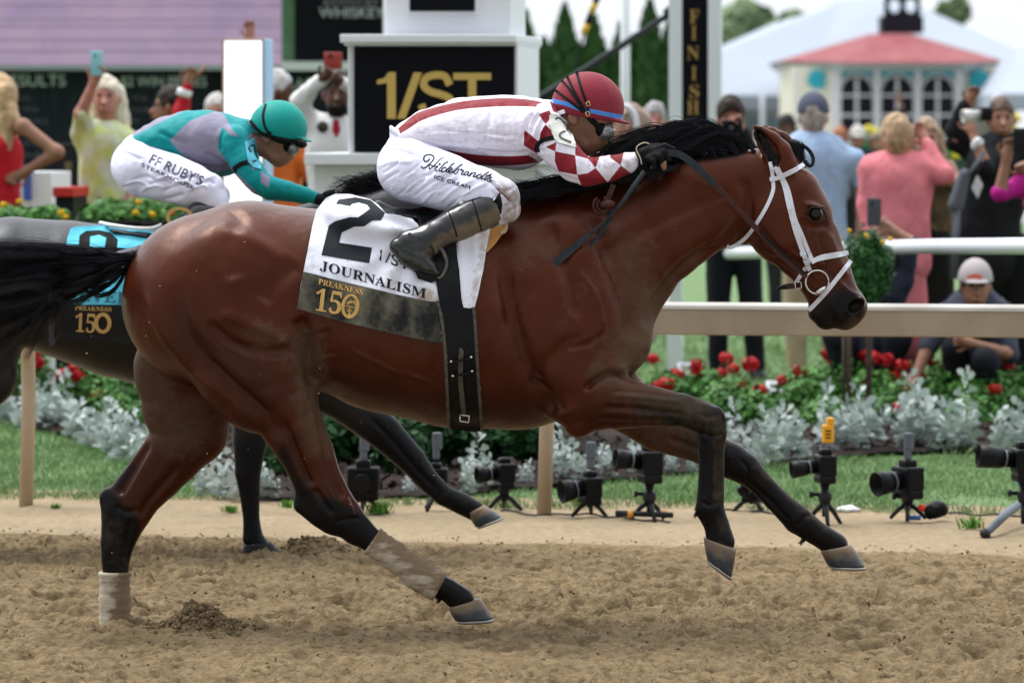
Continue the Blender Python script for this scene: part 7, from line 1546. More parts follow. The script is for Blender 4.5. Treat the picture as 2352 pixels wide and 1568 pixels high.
def blob(name, c, rad, m, lab, cat, seed=1):
    F_ = SDF(np.array(c) - np.array(rad) - .03, np.array(c) + np.array(rad) + .03, min(rad) / 6); F_.ell(c, rad, None, .001); v, q = F_.mesh(1); v = v + vnormals(v, q) * (noise(v, .8 / min(rad), seed, 2) * min(rad) * .35)[:, None]
    return tag(mk(name, v, q, m, loc=tuple(c)), lab, cat)
blob('towel_scrap', P(1950, 1172, 18.35) + (0, 0, .004), (.052, .04, .018), m_white, 'crumpled white scrap lying on the turf between two cameras', 'towel')
blob('pale_stone', P(205, 1015, 22.2), (.05, .04, .03), M('pale_stone', (.45, .34, .30), .8), 'pale pinkish stone beside the left silver plants', 'stone', 4)
# ------------------------------------------------------------------ spectators
SK = {'fair': (.40, .21, .15), 'tan': (.29, .14, .09), 'brown': (.085, .036, .023), 'pink': (.42, .19, .145)}
SKM = {k: skin_mat('skin_' + k, v) for k, v in SK.items()}
m_shoe_ = M('shoe_black', (.015, .015, .016), .5)
def person(x, y, Yp, label, face='away', skin='fair', top=(.3, .3, .3), top2=None, sleeve='short', legs='trousers', low=(.02, .02, .024), hair=('short', (.05, .03, .02)), J=None, cat='person', group='spectators behind the rails', topm=None, build=1.0, crouch=False, hat=None):
    """x, y = photo position of the head centre; J overrides joints as (px, py, depth offset)"""
    u = FL / Yp; J = J or {}; X = (x - CX) / u; zh = EYE - (y - HY) / u; H = zh / 1.62 if not crouch else 1.0
    sgn = {'away': 1, 'front': -1, 'left': 0, 'right': 0}[face]; w = .19 * build if face in ('away', 'front') else .03; dw = .0 if face in ('away', 'front') else .17
    fx = {'left': -1, 'right': 1}.get(face, 0)
    def pt(dx, dz, dy=0.0): return np.array((X + dx, Yp + dy, zh - dz * H))
    S = {'neck': pt(-fx * .02, .13), 'chest': pt(-fx * .02, .32), 'hips': pt(-fx * .02, .70)}
    for s, n in ((-1, 'l'), (1, 'r')):
        S['sh' + n] = pt(s * w - fx * .02, .25, s * dw); S['el' + n] = pt(s * (w + .05), .53, s * dw + .0); S['ha' + n] = pt(s * (w + .03) + fx * .06, .78, s * dw + sgn * .06)
        S['hi' + n] = pt(s * .09 * (w > .1), .76, s * .09 * (w <= .1)); S['kn' + n] = pt(s * .11 * (w > .1), 1.16, s * .1 * (w <= .1)); S['an' + n] = np.array((X + s * .12 * (w > .1) + .02, Yp + s * .1 * (w <= .1), .09))
    for k, v in J.items(): S[k] = P(v[0], v[1], Yp + (v[2] if len(v) > 2 else 0))
    root = empty('person', (X, Yp, 0), label, cat, group)
    pts = np.array(list(S.values()) + [pt(0, -.16)]); lo = pts.min(0) - .30; hi = pts.max(0) + .24
    h = .0095
    def arms(F, which, ra, rf, fore=True, k=.03):
        for n in which:
            F.cap3(S['sh' + n], S['el' + n], ra, ra * .82, k)
            if fore: F.cap3(S['el' + n], S['ha' + n], rf * 1.12, rf * .72, k)
    def torso(F, g):
        c, hp, nk = S['chest'], S['hips'], S['neck']; ww, dd = (.165 * build, .115 * build) if w > .1 else (.12 * build, .16 * build)
        F.cap(c + (0, 0, .05), hp + (0, 0, .18), ww + g, ww * .86 + g, dd + g, dd * .88 + g, .03); F.cap(hp + (0, 0, .18), hp, ww * .86 + g, ww * .95 + g, dd * .88 + g, dd + g, .03)
        (F.cap3(S['shl'], S['shr'], .062 + g, .062 + g, .06) if g < 0 or sleeve != 'none' else None); F.cap3(nk + (0, 0, -.06), c, .06 + g, .10 + g, .04)
    def legs_(F, g, k=.03, low_=True):
        for n in 'lr':
            F.cap3(S['hi' + n], S['kn' + n], .085 + g, .058 + g, k)
            if low_: F.cap3(S['kn' + n], S['an' + n], .055 + g, .042 + g, k)
    F = SDF(lo, hi, h); torso(F, -.02); arms(F, 'lr', .043, .037); legs_(F, -.012)
    hc = pt(0, 0); F.cap3(S['neck'], hc - (0, 0, .05), .052, .05, .02)
    fy = -1 if face == 'front' else 1 if face == 'away' else 0; fd = np.array((fx, fy, 0.)) if fx or fy else np.array((0, -1., 0)); sd_ = np.array((fd[1], -fd[0], 0.))
    hr = np.array((.098 if fx else .077, .077 if fx else .098, .118)); F.ell(hc + fd * -.005, hr * 1.0, None, .02)
    F.ell(hc + fd * .045 - (0, 0, .055), (.052, .052, .065), None, .03); F.cap3(hc + fd * .092 + (0, 0, -.005), hc + fd * .118 - (0, 0, .035), .011, .017, .012)
    F.ell(hc + fd * .095 - (0, 0, .068), (.024, .024, .012), None, .008)
    for s in (-1, 1): F.ell(hc + sd_ * s * .078 - (0, 0, .005), (.02, .02, .032), None, .006); F.ell(hc + fd * .093 + sd_ * s * .033 + (0, 0, .018), (.017, .017, .012), None, .008, 'sub')
    for n in 'lr':                                   # hands: palm, four bent fingers, thumb
        a, b = S['el' + n], S['ha' + n]; d = (b - a) / (np.linalg.norm(b - a) + 1e-9); q = np.cross(d, (0, 1, 0)); q = q / (np.linalg.norm(q) + 1e-9) if np.linalg.norm(q) > .1 else np.array((1, 0, 0)); o = np.cross(q, d); grip = J.get('grip', 0.5) if not isinstance(J.get('grip'), tuple) else .5
        F.cap3(b, b + d * .06, .030, .032, .015)
        if n + 'point' in label: pass
        for i in range(4):
            r0 = b + d * .075 + q * (i - 1.5) * .020; L = (.034, .040, .037, .028)[i]; m1 = r0 + d * L * .9 - o * L * .35 * 1.2; F.cap3(r0, m1, .0105, .010, .006); F.cap3(m1, m1 + d * L * .35 - o * L * .8, .010, .0088, .005)
        t0 = b + d * .02 + q * .03; F.cap3(t0, t0 + q * .03 + d * .03, .013, .010, .008); F.cap3(t0 + q * .03 + d * .03, t0 + q * .03 + d * .055 - o * .015, .010, .0088, .005)
    v, q = F.mesh(1); mk('body', v, q, SKM[skin], root)
    if face != 'away':
        m_e = M('eye_dark', (.03, .02, .02), .3); m_l = M('lips', tuple(c * .75 for c in SK[skin]), .5)
        for s in (-1, 1):
            if fx and s * -1 * fx != -1 and False: continue
            v, q = lathe(hc + fd * .082 + sd_ * s * .033 + (0, 0, .018), fd, [(0, .011), (.008, .010), (.011, .004)], 10); mk('eye', v, q, m_e, root)
        v, q = tubes([[hc + fd * .108 + sd_ * -.022 - (0, 0, .068), hc + fd * .117 - (0, 0, .07), hc + fd * .108 + sd_ * .022 - (0, 0, .068)]], [.0055], 6); mk('mouth', v, q, m_l, root)
    # upper garment
    if top is not None:
        F = SDF(lo, hi, h); torso(F, .014)
        if legs == 'long_top': F.cap(S['hips'], S['hips'] - (0, 0, .12), .165, .18, .13, .14, .04)
        if sleeve in ('short', 'long'): arms(F, 'lr', .062, .052, sleeve == 'long')
        v, q = F.mesh(1)
        if sleeve == 'short':
            pass
        v = v + vnormals(v, q) * (noise(v * (1, 1, .55), 13, int(x) % 50, 3) * .015)[:, None]
        mt = topm or M('garment', top, .8, var=.1 if top2 is None else 0, col2=top2, vscale=9 if top2 else 5); g_ = mk('shirt' if sleeve != 'none' else 'dress_top', v, q, mt, root)
        if sleeve != 'none': v, q = lathe(S['neck'] - (0, 0, .035), (0, 0, 1), [(0, .070), (.02, .068), (.04, .062)], 18); mk('collar', v, q, mt, root)
    F = SDF(lo, hi, h)
    if legs == 'trousers' or legs == 'long_top':
        legs_(F, .018); F.cap(S['hips'] + (0, 0, .02), S['hips'] - (0, 0, .05), .15 * build, .15 * build, .12, .12, .04); nm = 'trousers'
    else:
        kz = S['knl'][2] + .02; F.cap(S['hips'] + (0, 0, .05), np.array((S['hips'][0], S['hips'][1], kz)), .16, .19, .13, .15, .04); nm = 'skirt'
    v, q = F.mesh(1); v = v + vnormals(v, q) * (noise(v, 9, 3, 2) * .008)[:, None]; mk(nm, v, q, M('lower_garment', low, .85, var=.12, vscale=6), root)
    for n in 'lr':
        F = SDF(S['an' + n] - (.2, .2, .14), S['an' + n] + (.2, .2, .12), .01); a = S['an' + n]; toe = a + (fx * .15 if fx else .03, fy * .14 if fy else -.1, -.055); F.cap3(a - (0, 0, .03), toe, .045, .035, .02); F.cap3(a + (0, 0, .02), a - (0, 0, .045), .045, .045, .01); v, q = F.mesh(1); mk('shoe', v, q, m_shoe_, root)
    kind, hcx = hair; m_h = M('hair', hcx, .55, var=.35, vscale=30, stretch=(1, 1, .2), bump=.3, bscale=60)
    if kind != 'bald':
        F = SDF(hc - (.3, .3, .6), hc + (.3, .3, .25), h); F.ell(hc - fd * .018 + (0, 0, .028), hr * (1.10, 1.10, 1.03), None, .002)
        if kind == 'bun': F.ell(hc - fd * .10 + (0, 0, .03), (.05, .05, .05), None, .02)
        if kind == 'full': F.ell(hc - fd * .01 + (0, 0, .04), hr * (1.24, 1.24, 1.1), None, .01)
        F.ell(hc + fd * .075 - (0, 0, .035), (.080, .080, .095), None, .012, 'sub')
        if kind == 'long':
            for s in (-1, 0, 1):
                a = hc - fd * .05 + sd_ * s * .062 + (0, 0, .03); b = a - (0, 0, .17) + sd_ * s * .02 - fd * .02; F.cap3(a, b, .06, .058, .03); F.cap3(b, b - (0, 0, .17) + sd_ * s * .035, .058, .035, .03)
        v, q = F.mesh(1); v = v + vnormals(v, q) * (noise(v, 24, 3, 3) * .012)[:, None]; mk('hair', v, q, m_h, root)
    if hat:
        F = SDF(hc - (.3, .3, .3), hc + (.3, .3, .3), h); F.ell(hc + (0, 0, .045), hr * (1.30, 1.24, 1.05), None, .002); pz = hc[2] + .03; Z = F.ax[2]; F.F = np.maximum(F.F, (pz - Z)[None, None, :].astype(np.float32) + 0 * F.F)
        F.ell(hc + fd * .13 + (0, 0, .035), (.07, .07, .010), None, .01); v, q = F.mesh(1); mk('cap', v, q, M('cap_cloth', hat, .85), root)
    return root, S, hc, fd
def add(root, name, vf, m, smooth=True): return mk(name, vf[0], [tuple(int(i) for i in q) for q in vf[1]] if not isinstance(vf[1], np.ndarray) else vf[1], m, root, smooth)
def phone(p, lab, col, sz=(.075, .010, .15), rot=0.0):
    r_ = empty('phone', p, lab, 'phone'); o = add(r_, 'case', box(p, sz, rot), M('phone_case', col, .35), False); bevel(o, .006); add(r_, 'lens', lathe(np.array(p) + (-.015, -sz[1] / 2, sz[2] * .3), (0, -1, 0), [(0, .012), (.004, .012)], 12), M('phone_lens', (.01, .01, .012), .1)); return r_
m_floral = M('floral_jacket', (.50, .56, .13), .8, col2=(.62, .64, .58), vscale=9)
# left group
person(-8, 225, 25.6, 'blond woman in a sleeveless red dress, hand on hip, at the left edge', 'left', 'tan', (.48, .008, .02), sleeve='none', legs='skirt', low=(.48, .008, .02), hair=('long', (.42, .28, .15)), J={'shr': (52, 290, -.15), 'elr': (132, 350, -.2), 'har': (62, 392, -.14), 'shl': (0, 300, .1)})
person(243, 226, 26, 'woman with white blond hair and yellow floral jacket raising a phone', 'front', 'pink', (.6, .6, .3), sleeve='short', legs='long_top', low=(.012, .012, .014), hair=('long', (.62, .56, .44)), topm=m_floral, J={'shl': (193, 305, 0), 'ell': (186, 262, -.12), 'hal': (216, 190, -.18), 'elr': (330, 390, 0), 'har': (300, 455, -.1)})
phone(P(222, 146, 25.75), 'light blue phone held up by the woman in the floral jacket', (.25, .52, .58), rot=.3)
r_, S, hc, fd = person(388, 246, 28.5, 'man in a red jacket pointing up with one arm behind the teal rider', 'left', 'tan', (.42, .01, .02), sleeve='long', low=(.02, .02, .03), hair=('short', (.02, .015, .012)), J={'shr': (410, 300, -.1), 'elr': (415, 258, -.14), 'har': (431, 196, -.16)})
v, f = tubes([[P(420, 222, 28.34), P(426, 206, 28.34)]], [.05], 12); mk('cuff', v, f, m_wpaint, r_); v, f = tubes([[P(446, 180, 28.34), P(458, 168, 28.34), P(471, 154, 28.34)]], [.011], 8); mk('finger', v, f, SKM['tan'], r_)
v, f = tubes([[hc + fd * .10 + (0, -.06, .02), hc + fd * .10 + (0, .06, .02)], [hc + fd * .1 + (0, -.08, .02), hc + (0, -.085, .015)]], [.006] * 2, 6); mk('glasses', v, f, m_jib, r_)
person(496, 262, 29.5, 'grey haired person mostly hidden behind the white pillar, hand raised above it', 'front', 'pink', (.3, .32, .36), sleeve='short', hair=('short', (.5, .48, .46)), J={'shr': (545, 300, 0), 'elr': (590, 190, 0), 'har': (577, 90, 0)})
person(640, 212, 27, 'white haired man in an orange jacket between pillar and teal helmet', 'right', 'brown', (.62, .13, .02), sleeve='long', low=(.5, .11, .02), hair=('short', (.45, .44, .44)), build=1.45, J={'shl': (672, 290, -.1), 'ell': (690, 370, -.1), 'hal': (720, 420, -.1)})
r_, S, hc, fd = person(775, 218, 25.5, 'bearded man in white suit and red tie holding up a red phone', 'front', 'brown', (.72, .72, .72), sleeve='long', low=(.7, .7, .7), hair=('short', (.015, .012, .010)), build=1.1, J={'shl': (712, 282, 0), 'ell': (688, 232, -.1), 'hal': (738, 184, -.22), 'elr': (850, 230, -.05), 'har': (788, 190, -.22)})
F = SDF(hc - (.2, .25, .25), hc + (.2, .2, .1), .009); F.ell(hc + fd * .055 - (0, 0, .085), (.062, .055, .055), None, .01); v, q = F.mesh(1); mk('beard', v, q, M('beard_black', (.012, .010, .010), .8), r_)
drape('tie', [(765, 275), (778, 275), (782, 300), (772, 318), (763, 300)], None, 0, M('tie_red', (.35, .01, .03), .6), r_, 12, .01, 0, fixY=25.36); add(r_, 'boutonniere', lathe(P(741, 292, 25.37), (0, -1, 0), [(0, .035), (.02, .025), (.03, .005)], 10), M('dark_rose', (.05, .05, .03), .8))
phone(P(765, 140, 25.25), 'red phone held up by the man in the white suit', (.30, .04, .03), (.11, .012, .10))
# behind the red helmet
person(1442, 292, 25.8, 'woman with bare shoulders and pale headband behind the goggles of the red and white rider', 'left', 'fair', (.55, .48, .42), sleeve='none', legs='skirt', low=(.5, .45, .4), hair=('bun', (.30, .22, .17)), J={'shr': (1480, 385, -.12)})
v, f = tubes([[P(1430 + 32 * math.cos(a), 288 + 45 * math.sin(a), 25.7) for a in np.linspace(-2.0, .2, 12)]], [.018], 8); tag(mk('headband', v, f, m_wpaint, loc=P(1445, 260, 25.7)), 'pale padded headband on the woman behind the goggles', 'headband')
person(1503, 280, 30, 'grey haired man out of focus behind the wave of mane', 'front', 'pink', (.35, .33, .36), sleeve='short', hair=('short', (.30, .29, .30)))
# right group
r_, S, hc, fd = person(1678, 275, 28, 'dark haired man in black with a camera at his eye behind the mane', 'front', 'pink', (.012, .012, .014), sleeve='long', low=(.008, .009, .014), hair=('full', (.030, .018, .014)), build=1.05, J={'ell': (1600, 380, -.1), 'hal': (1662, 305, -.2), 'elr': (1745, 380, -.1), 'har': (1705, 300, -.2), 'hil': (1655, 560, 0), 'hir': (1715, 560, 0), 'knl': (1650, 700, 0), 'knr': (1725, 700, 0), 'anl': (1648, 846, 0), 'anr': (1738, 846, 0)})
def hand_camera(c, d, lab, white=False, k=1.0):
    rt = empty('camera', c, lab, 'camera'); c = np.array(c); d = np.array(d, float); d /= np.linalg.norm(d); sdv = np.cross(d, (0, 0, 1)); 
    o = add(rt, 'camera_body', box(c, (.14 * k, .08 * k, .10 * k), math.atan2(sdv[1], sdv[0])), m_camb, False); bevel(o, .012)
    L = add(rt, 'lens', lathe(c, d, [(.03 * k, .035 * k), (.10 * k, .038 * k), (.105 * k, .045 * k), (.17 * k, .050 * k), (.171 * k, .042 * k), (.12 * k, .035 * k)], 20), m_wlens if white else m_camb)
    add(L, 'lens_glass', lathe(c + d * .13 * k, d, [(0, .034 * k), (.008 * k, .028 * k), (.011 * k, .002)], 16), m_glass); return rt
m_camb = M('camera_black', (.006, .0065, .008), .4, bump=.15, bscale=120); m_wlens = M('white_lens', (.60, .60, .58), .4); m_glass = M('lens_glass', (.01, .012, .02), .04, spec=.9, coat=1)
hand_camera(P(1682, 292, 27.78), (-.1, -1, -.05), 'camera held to the eye of the dark haired man behind the mane')
person(1808, 300, 38, 'distant person with dark skin left of the navy cap', 'front', 'brown', (.06, .06, .07), sleeve='short', hair=('short', (.012, .010, .010)))
m_shirtb = M('light_blue_shirt', (.29, .40, .58), .8, col2=(.34, .45, .62), vscale=30, stretch=(1, 1, .05))
r_, S, hc, fd = person(1868, 272, 26.5, 'man seen from behind in a navy cap and light blue short sleeve shirt', 'away', 'pink', (.4, .5, .7), sleeve='short', low=(.36, .29, .19), hair=('short', (.35, .30, .27)), build=1.3, hat=(.075, .08, .12), topm=m_shirtb, J={'elr': (1978, 425, .02), 'har': (1976, 510, .02), 'ell': (1800, 430, 0), 'hal': (1800, 500, 0)})
v, f = lathe(S['neck'] - (0, 0, .02), (0, 0, 1), [(0, .078), (.015, .076)], 18); mk('collar_stripe', v, f, M('navy_stripe', (.06, .08, .16), .8), r_)
person(2060, 325, 25.0, 'woman seen from behind with short blond hair in a pink coat shading her eyes', 'away', 'pink', (.62, .17, .20), (.68, .21, .24), sleeve='long', legs='skirt', low=(.62, .18, .20), hair=('full', (.36, .23, .13)), build=1.22, J={'shr': (2118, 385, 0), 'elr': (2168, 402, -.05), 'har': (2128, 330, .04), 'shl': (2002, 385, 0), 'ell': (1990, 470, 0), 'hal': (2000, 540, -.05)})
m_leo = M('leopard_dress', (.05, .03, .02), .7, col2=(.22, .14, .07), vscale=14)
person(2127, 322, 27, 'woman with long light brown hair in a brown patterned dress beside the pink coat', 'front', 'fair', (.1, .07, .04), sleeve='none', legs='skirt', low=(.012, .010, .010), hair=('long', (.30, .20, .12)), topm=m_leo, J={'shr': (2178, 385, 0), 'elr': (2205, 425, -.06), 'har': (2150, 400, -.15), 'ell': (2080, 430, 0)})
r_, S, hc, fd = person(2300, 275, 26.5, 'smiling photographer in black shirt aiming a camera with a pale lens', 'front', 'tan', (.010, .010, .012), sleeve='short', low=(.006, .006, .007), hair=('short', (.10, .065, .045)), build=1.25, J={'shl': (2270, 370, .15), 'shr': (2262, 375, -.16), 'ell': (2190, 330, .1), 'hal': (2225, 240, .05), 'elr': (2265, 385, -.28), 'har': (2232, 300, -.15), 'hips': (2265, 600, 0)})
F = SDF(P(2170, 400, 26.3), P(2300, 220, 27.0), .01); F.cap3(P(2262, 350, 26.62), P(2195, 300, 26.6), .075, .065, .02); F.cap3(P(2195, 300, 26.6), P(2215, 245, 26.55), .062, .045, .02); v, q = F.mesh(1); mk('sleeve', v, q, M('sleeve_black', (.010, .010, .012), .8), r_)
v, f = tubes([[P(2240, 328, 26.28), P(2250, 334, 26.26)]], [.042], 12); mk('wrist_watch', v, f, m_wpaint, r_)
drape('badge', [(2245, 402), (2258, 425), (2246, 456), (2232, 432)], None, 0, m_wpaint, r_, 12, .008, 0, fixY=26.18); v, f = tubes([[P(2262, 345, 26.3), P(2255, 380, 26.2), P(2246, 402, 26.19)]], [.006], 6); mk('lanyard', v, f, m_jib, r_)
hand_camera(P(2262, 262, 26.25), (-1, -.25, -.12), 'camera with a pale lens held up by the smiling photographer', True, .85)
bg_ = empty('shoulder_bag', P(2212, 430, 26.1), 'grey shoulder bag hanging from the photographer in black', 'bag'); F = SDF(P(2165, 520, 25.8), P(2260, 370, 26.4), .01); F.cap(P(2215, 400, 26.1), P(2196, 470, 26.1), .035, .05, .05, .05, .02); v, q = F.mesh(1); mk('pouch', v, q, M('grey_canvas', (.09, .10, .12), .85, bump=.3), bg_); v, f = tubes([[P(2226, 400, 26.06), P(2260, 350, 26.2)], [P(2190, 640, 26.05), P(2200, 480, 26.08)]], [.012, .02], 8); mk('strap', v, f, M('grey_strap', (.08, .09, .11), .8), bg_)
person(2420, 305, 25, 'person in a magenta top raising a phone at the right edge', 'left', 'tan', (.42, .008, .22), sleeve='short', low=(.10, .09, .12), hair=('long', (.05, .03, .02)), build=1.1, J={'shr': (2350, 425, -.1), 'elr': (2297, 445, -.2), 'har': (2312, 365, -.22), 'shl': (2380, 420, .1), 'ell': (2370, 470, .1), 'hal': (2350, 400, -.1)})
phone(P(2345, 322, 24.7), 'dark phone held up at the right edge by the person in magenta', (.012, .012, .014), (.09, .012, .14))
# crouching people
r_, S, hc, fd = person(2240, 660, 24.3, 'crouching man in a grey cap and navy shirt looking under the crowd rail', 'front', 'tan', (.035, .04, .065), sleeve='short', low=(.012, .013, .018), hair=('short', (.05, .04, .03)), hat=(.40, .36, .37), crouch=True, J={'neck': (2240, 705, .05), 'chest': (2240, 745, .12), 'hips': (2235, 850, .25), 'shl': (2178, 722, .05), 'shr': (2302, 722, .05), 'ell': (2130, 800, -.05), 'hal': (2100, 870, -.15), 'elr': (2322, 815, -.1), 'har': (2228, 788, -.22), 'hil': (2205, 850, .2), 'hir': (2270, 850, .2), 'knl': (2195, 800, -.15), 'knr': (2262, 830, -.25), 'anl': (2205, 905, .0), 'anr': (2275, 925, -.1)})
drape('cap_mark', strip_poly([(2222, 638), (2240, 634), (2256, 638)], 9), None, 0, M('orange_mark', (.6, .10, .06), .7), r_, 6, .004, 0, fixY=24.17)
r_, S, hc, fd = person(2030, 600, 24.6, 'person in navy crouching behind the clipped shrub and holding up a phone', 'away', 'fair', (.03, .035, .06), sleeve='short', low=(.02, .022, .035), hair=('short', (.08, .05, .03)), crouch=True, build=1.2, J={'neck': (2010, 650, .05), 'chest': (2000, 690, .05), 'hips': (1985, 800, .1), 'shl': (1950, 660, 0), 'shr': (2070, 640, 0), 'ell': (1985, 600, -.1), 'hal': (2012, 545, -.16), 'elr': (2095, 560, -.1), 'har': (2052, 530, -.16), 'hil': (1950, 800, .1), 'hir': (2030, 800, .1), 'knl': (1920, 770, -.2), 'knr': (2065, 770, -.2), 'anl': (1940, 860, -.05), 'anr': (2040, 862, -.05)})
phone(P(2008, 487, 24.35), 'grey phone held low in front of the pink coat', (.05, .055, .065), (.085, .012, .16), .2)
# people far behind
for x, y, lab, sk, c, hr_, ht in ((1970, 320, 'distant person in a white cap left of the pink coat', 'pink', (.03, .04, .05), ('short', (.4, .35, .3)), (.55, .52, .50)), (2012, 330, 'distant person in navy beside the green counter', 'tan', (.02, .04, .16), ('short', (.2, .15, .1)), None), (1930, 318, 'distant person with ginger hair behind the navy cap', 'pink', (.3, .3, .35), ('short', (.35, .12, .05)), None)):
    person(x, y, 50, lab, 'front', sk, c, sleeve='short', hair=hr_, hat=ht, group='distant people by the gazebo')
r_ = person(2062, 268, 78, 'distant person with one arm raised in front of the middle gazebo window', 'front', 'tan', (.02, .02, .03), sleeve='short', hair=('short', (.02, .02, .02)), group='distant people by the gazebo', J={'elr': (2070, 250, 0), 'har': (2064, 228, 0)})[0]
# ------------------------------------------------------------------ remote cameras and clutter along the track edge
m_leg = M('tripod_black', (.02, .021, .024), .45); m_trig = M('grey_plastic', (.11, .13, .16), .45)
def remote(x, yl, yb, ang, lab, lens=(.030, .045, .16), top=None, legs=3, k=1.0, tilt=0.0, bag=True):
    k *= .88; tilt = ((x * 7) % 5 - 2) * .06
    Yq = gy(yb); rt = empty('remote_camera', P(x, yb, Yq), lab, 'camera', 'remote cameras on small tripods by the track'); c = P(x, yl, Yq); d = np.array((math.cos(ang), math.sin(ang), tilt)); d /= np.linalg.norm(d)
    zr = math.atan2(d[1], d[0]) - math.pi / 2
    V, F = join([box(c, (.13 * k, .085 * k, .10 * k), zr), box(c + (0, 0, .062 * k), (.06 * k, .06 * k, .034 * k), zr), box(c - np.array((0, 0, .065 * k)), (.125 * k, .08 * k, .04 * k), zr)])
    o = mk('camera_body', V, F, m_camb, rt, False); bevel(o, .010)
    sc3 = k; l = lathe(c, d, [(.04 * k, lens[0] * k), (.09 * k, lens[0] * 1.05 * k), (.092 * k, lens[1] * .85 * k), (lens[2] * k, lens[1] * k), (lens[2] * k + .001, lens[1] * .9 * k), (.10 * k, lens[0] * k)], 24); lo_ = mk('lens', l[0], l[1], m_camb, rt)
    g_ = lathe(c + d * (lens[2] - .045) * k, d, [(0, lens[1] * .8 * k), (.008, lens[1] * .6 * k), (.011, .002)], 18); mk('lens_glass', g_[0], g_[1], m_glass, lo_)
    v, f = tubes([[c + d * .075 * k, c + d * .082 * k]], [lens[0] * 1.12 * k], 20); mk('lens_ring', v, f, m_trig, lo_)
    z1 = c[2] - .08 * k; hd_ = lathe((c[0], c[1], max(.07, z1 - .09)), (0, 0, 1), [(0, .020), (.02, .028), (.045, .028), (.05, .016), (max(.055, z1 - max(.07, z1 - .09)), .022)], 16); mk('tripod_head', hd_[0], hd_[1], m_leg, rt)
    v, f = lathe((c[0] - .02, c[1], max(.1, z1 - .05)), (-1, 0, 0), [(0, .008), (.03, .008), (.031, .014), (.045, .014)], 10); mk('clamp_knob', v, f, m_leg, rt)
    zc_ = max(.07, z1 - .08); v, f = tubes([[(c[0], c[1], zc_ + .01), (c[0], c[1], .04)]], [.013], 10); mk('centre_column', v, f, m_leg, rt)
    for i in range(legs):
        a = .5 + i * 2.094 + x * .01; e = np.array((c[0] + math.cos(a) * .085, c[1] + math.sin(a) * .085, .005)); v, f = tubes([[(c[0], c[1], min(zc_, .11)), (np.array((c[0], c[1], min(zc_, .11))) + e) / 2 + (0, 0, .008), e]], [np.array([.012, .010, .008])], 8); l_ = mk('leg', v, f, m_leg, rt)
    if top == 'yellow':
        V, F = join([box(c + (.012, 0, .13), (.048, .03, .075), .1), box(c + (.022, 0, .18), (.032, .026, .035), .1)]); o = mk('transmitter', V, F, M('orange_transmitter', (.75, .36, .02), .5), rt, False); bevel(o, .006)
        for i in range(3): vb, fb = box(c + (.012 , -.0165, .115 + i * .014), (.022, .002, .005), .1); mk('transmitter_mark', vb, [tuple(q) for q in fb], m_camb, o, False)
    if top == 'antenna':
        V, F = join([box(c + (0, 0, .10), (.030, .02, .05)), box(c + (.004, 0, .155), (.042, .024, .075))]); o = mk('transmitter', V, F, m_trig, rt, False); bevel(o, .008)
    return rt
remote(1355, 1118, 1186, math.radians(-158), 'remote camera with a big round black lens right of the middle rail post', (.04, .058, .15), 'antenna')
remote(1492, 1062, 1196, math.radians(-165), 'tall remote camera on a thick black column behind the foreleg', (.032, .045, .15), None, k=1.15)
remote(1895, 1068, 1208, math.radians(-168), 'remote camera with an orange transmitter on top', (.030, .042, .165), 'yellow')
remote(2085, 1098, 1194, math.radians(-150), 'remote camera with a cut hood and grey transmitter behind the front hoof', (.038, .052, .16), 'antenna', k=1.15)
remote(1728, 1122, 1178, math.radians(-120), 'small remote camera just behind the stretched foreleg', (.026, .036, .12), None, k=.8)
remote(1158, 1085, 1172, math.radians(-160), 'remote camera left of the middle rail post', (.032, .045, .15), None, k=.95)
remote(1002, 1095, 1172, math.radians(-95), 'remote camera half hidden behind the lifted dark foreleg', (.030, .040, .12), 'antenna', k=.9)
remote(835, 1100, 1178, math.radians(-92), 'boxy remote camera facing the track between the bay hind leg and the dark foreleg', (.030, .040, .10), 'antenna', k=1.2)
rt = remote(2352, 1058, 1225, math.radians(-172), 'remote camera cut by the right edge on a slanting grey monopod', (.032, .048, .19), None, k=1.15, legs=2)
v, f = tubes([[P(2392, 1115, 18.0), P(2352, 1150, 17.8), P(2310, 1180, 17.5), P(2268, 1222, 17.2)]], [np.array([.017, .017, .019, .014])], 12); mk('monopod', v, f, m_trig, rt)
add(rt, 'foot_tip', lathe(P(2268, 1222, 17.2), (-1, -.3, -.7), [(0, .022), (.02, .024), (.03, .012)], 12), m_leg)
v, f = lathe(P(2350, 1110, 17.9), (0, 0, 1), [(-.015, .016), (.0, .024), (.03, .018)], 12); mk('blue_clamp', v, f, M('blue_clamp', (.02, .18, .55), .4), rt)
# pouch, orange ball, fallen black bar with orange caps, cables
p = P(2146, 1190, 17.95); pr = empty('pouch', p * (1, 1, 0), 'small black pouch with an orange red tab lying on the sand', 'pouch'); F = SDF(p - (.12, .1, .08), p + (.12, .1, .1), .006); F.cap3((p[0] - .01, p[1], .035), (p[0] + .03, p[1], .045), .035, .032, .02); F.ell((p[0] + .01, p[1], .06), (.03, .03, .022), None, .01); v, q = F.mesh(1); v = v + vnormals(v, q) * (noise(v, 30, 3, 2) * .008)[:, None]; mk('bag', v, q, m_camb, pr)
v, f = lathe((p[0] - .055, p[1] - .02, .055), (0, 0, 1), [(-.016, .008), (-.008, .015), (.006, .016), (.014, .008)], 12); mk('tab', v, f, M('orange_tab', (.75, .06, .02), .5), pr)
v, f = tubes([[(p[0] - .11, p[1] - .02, .012), (p[0] - .06, p[1] - .03, .012)]], [.010], 8); mk('blue_tag', v, f, M('blue_tag', (.04, .14, .4), .5), pr)
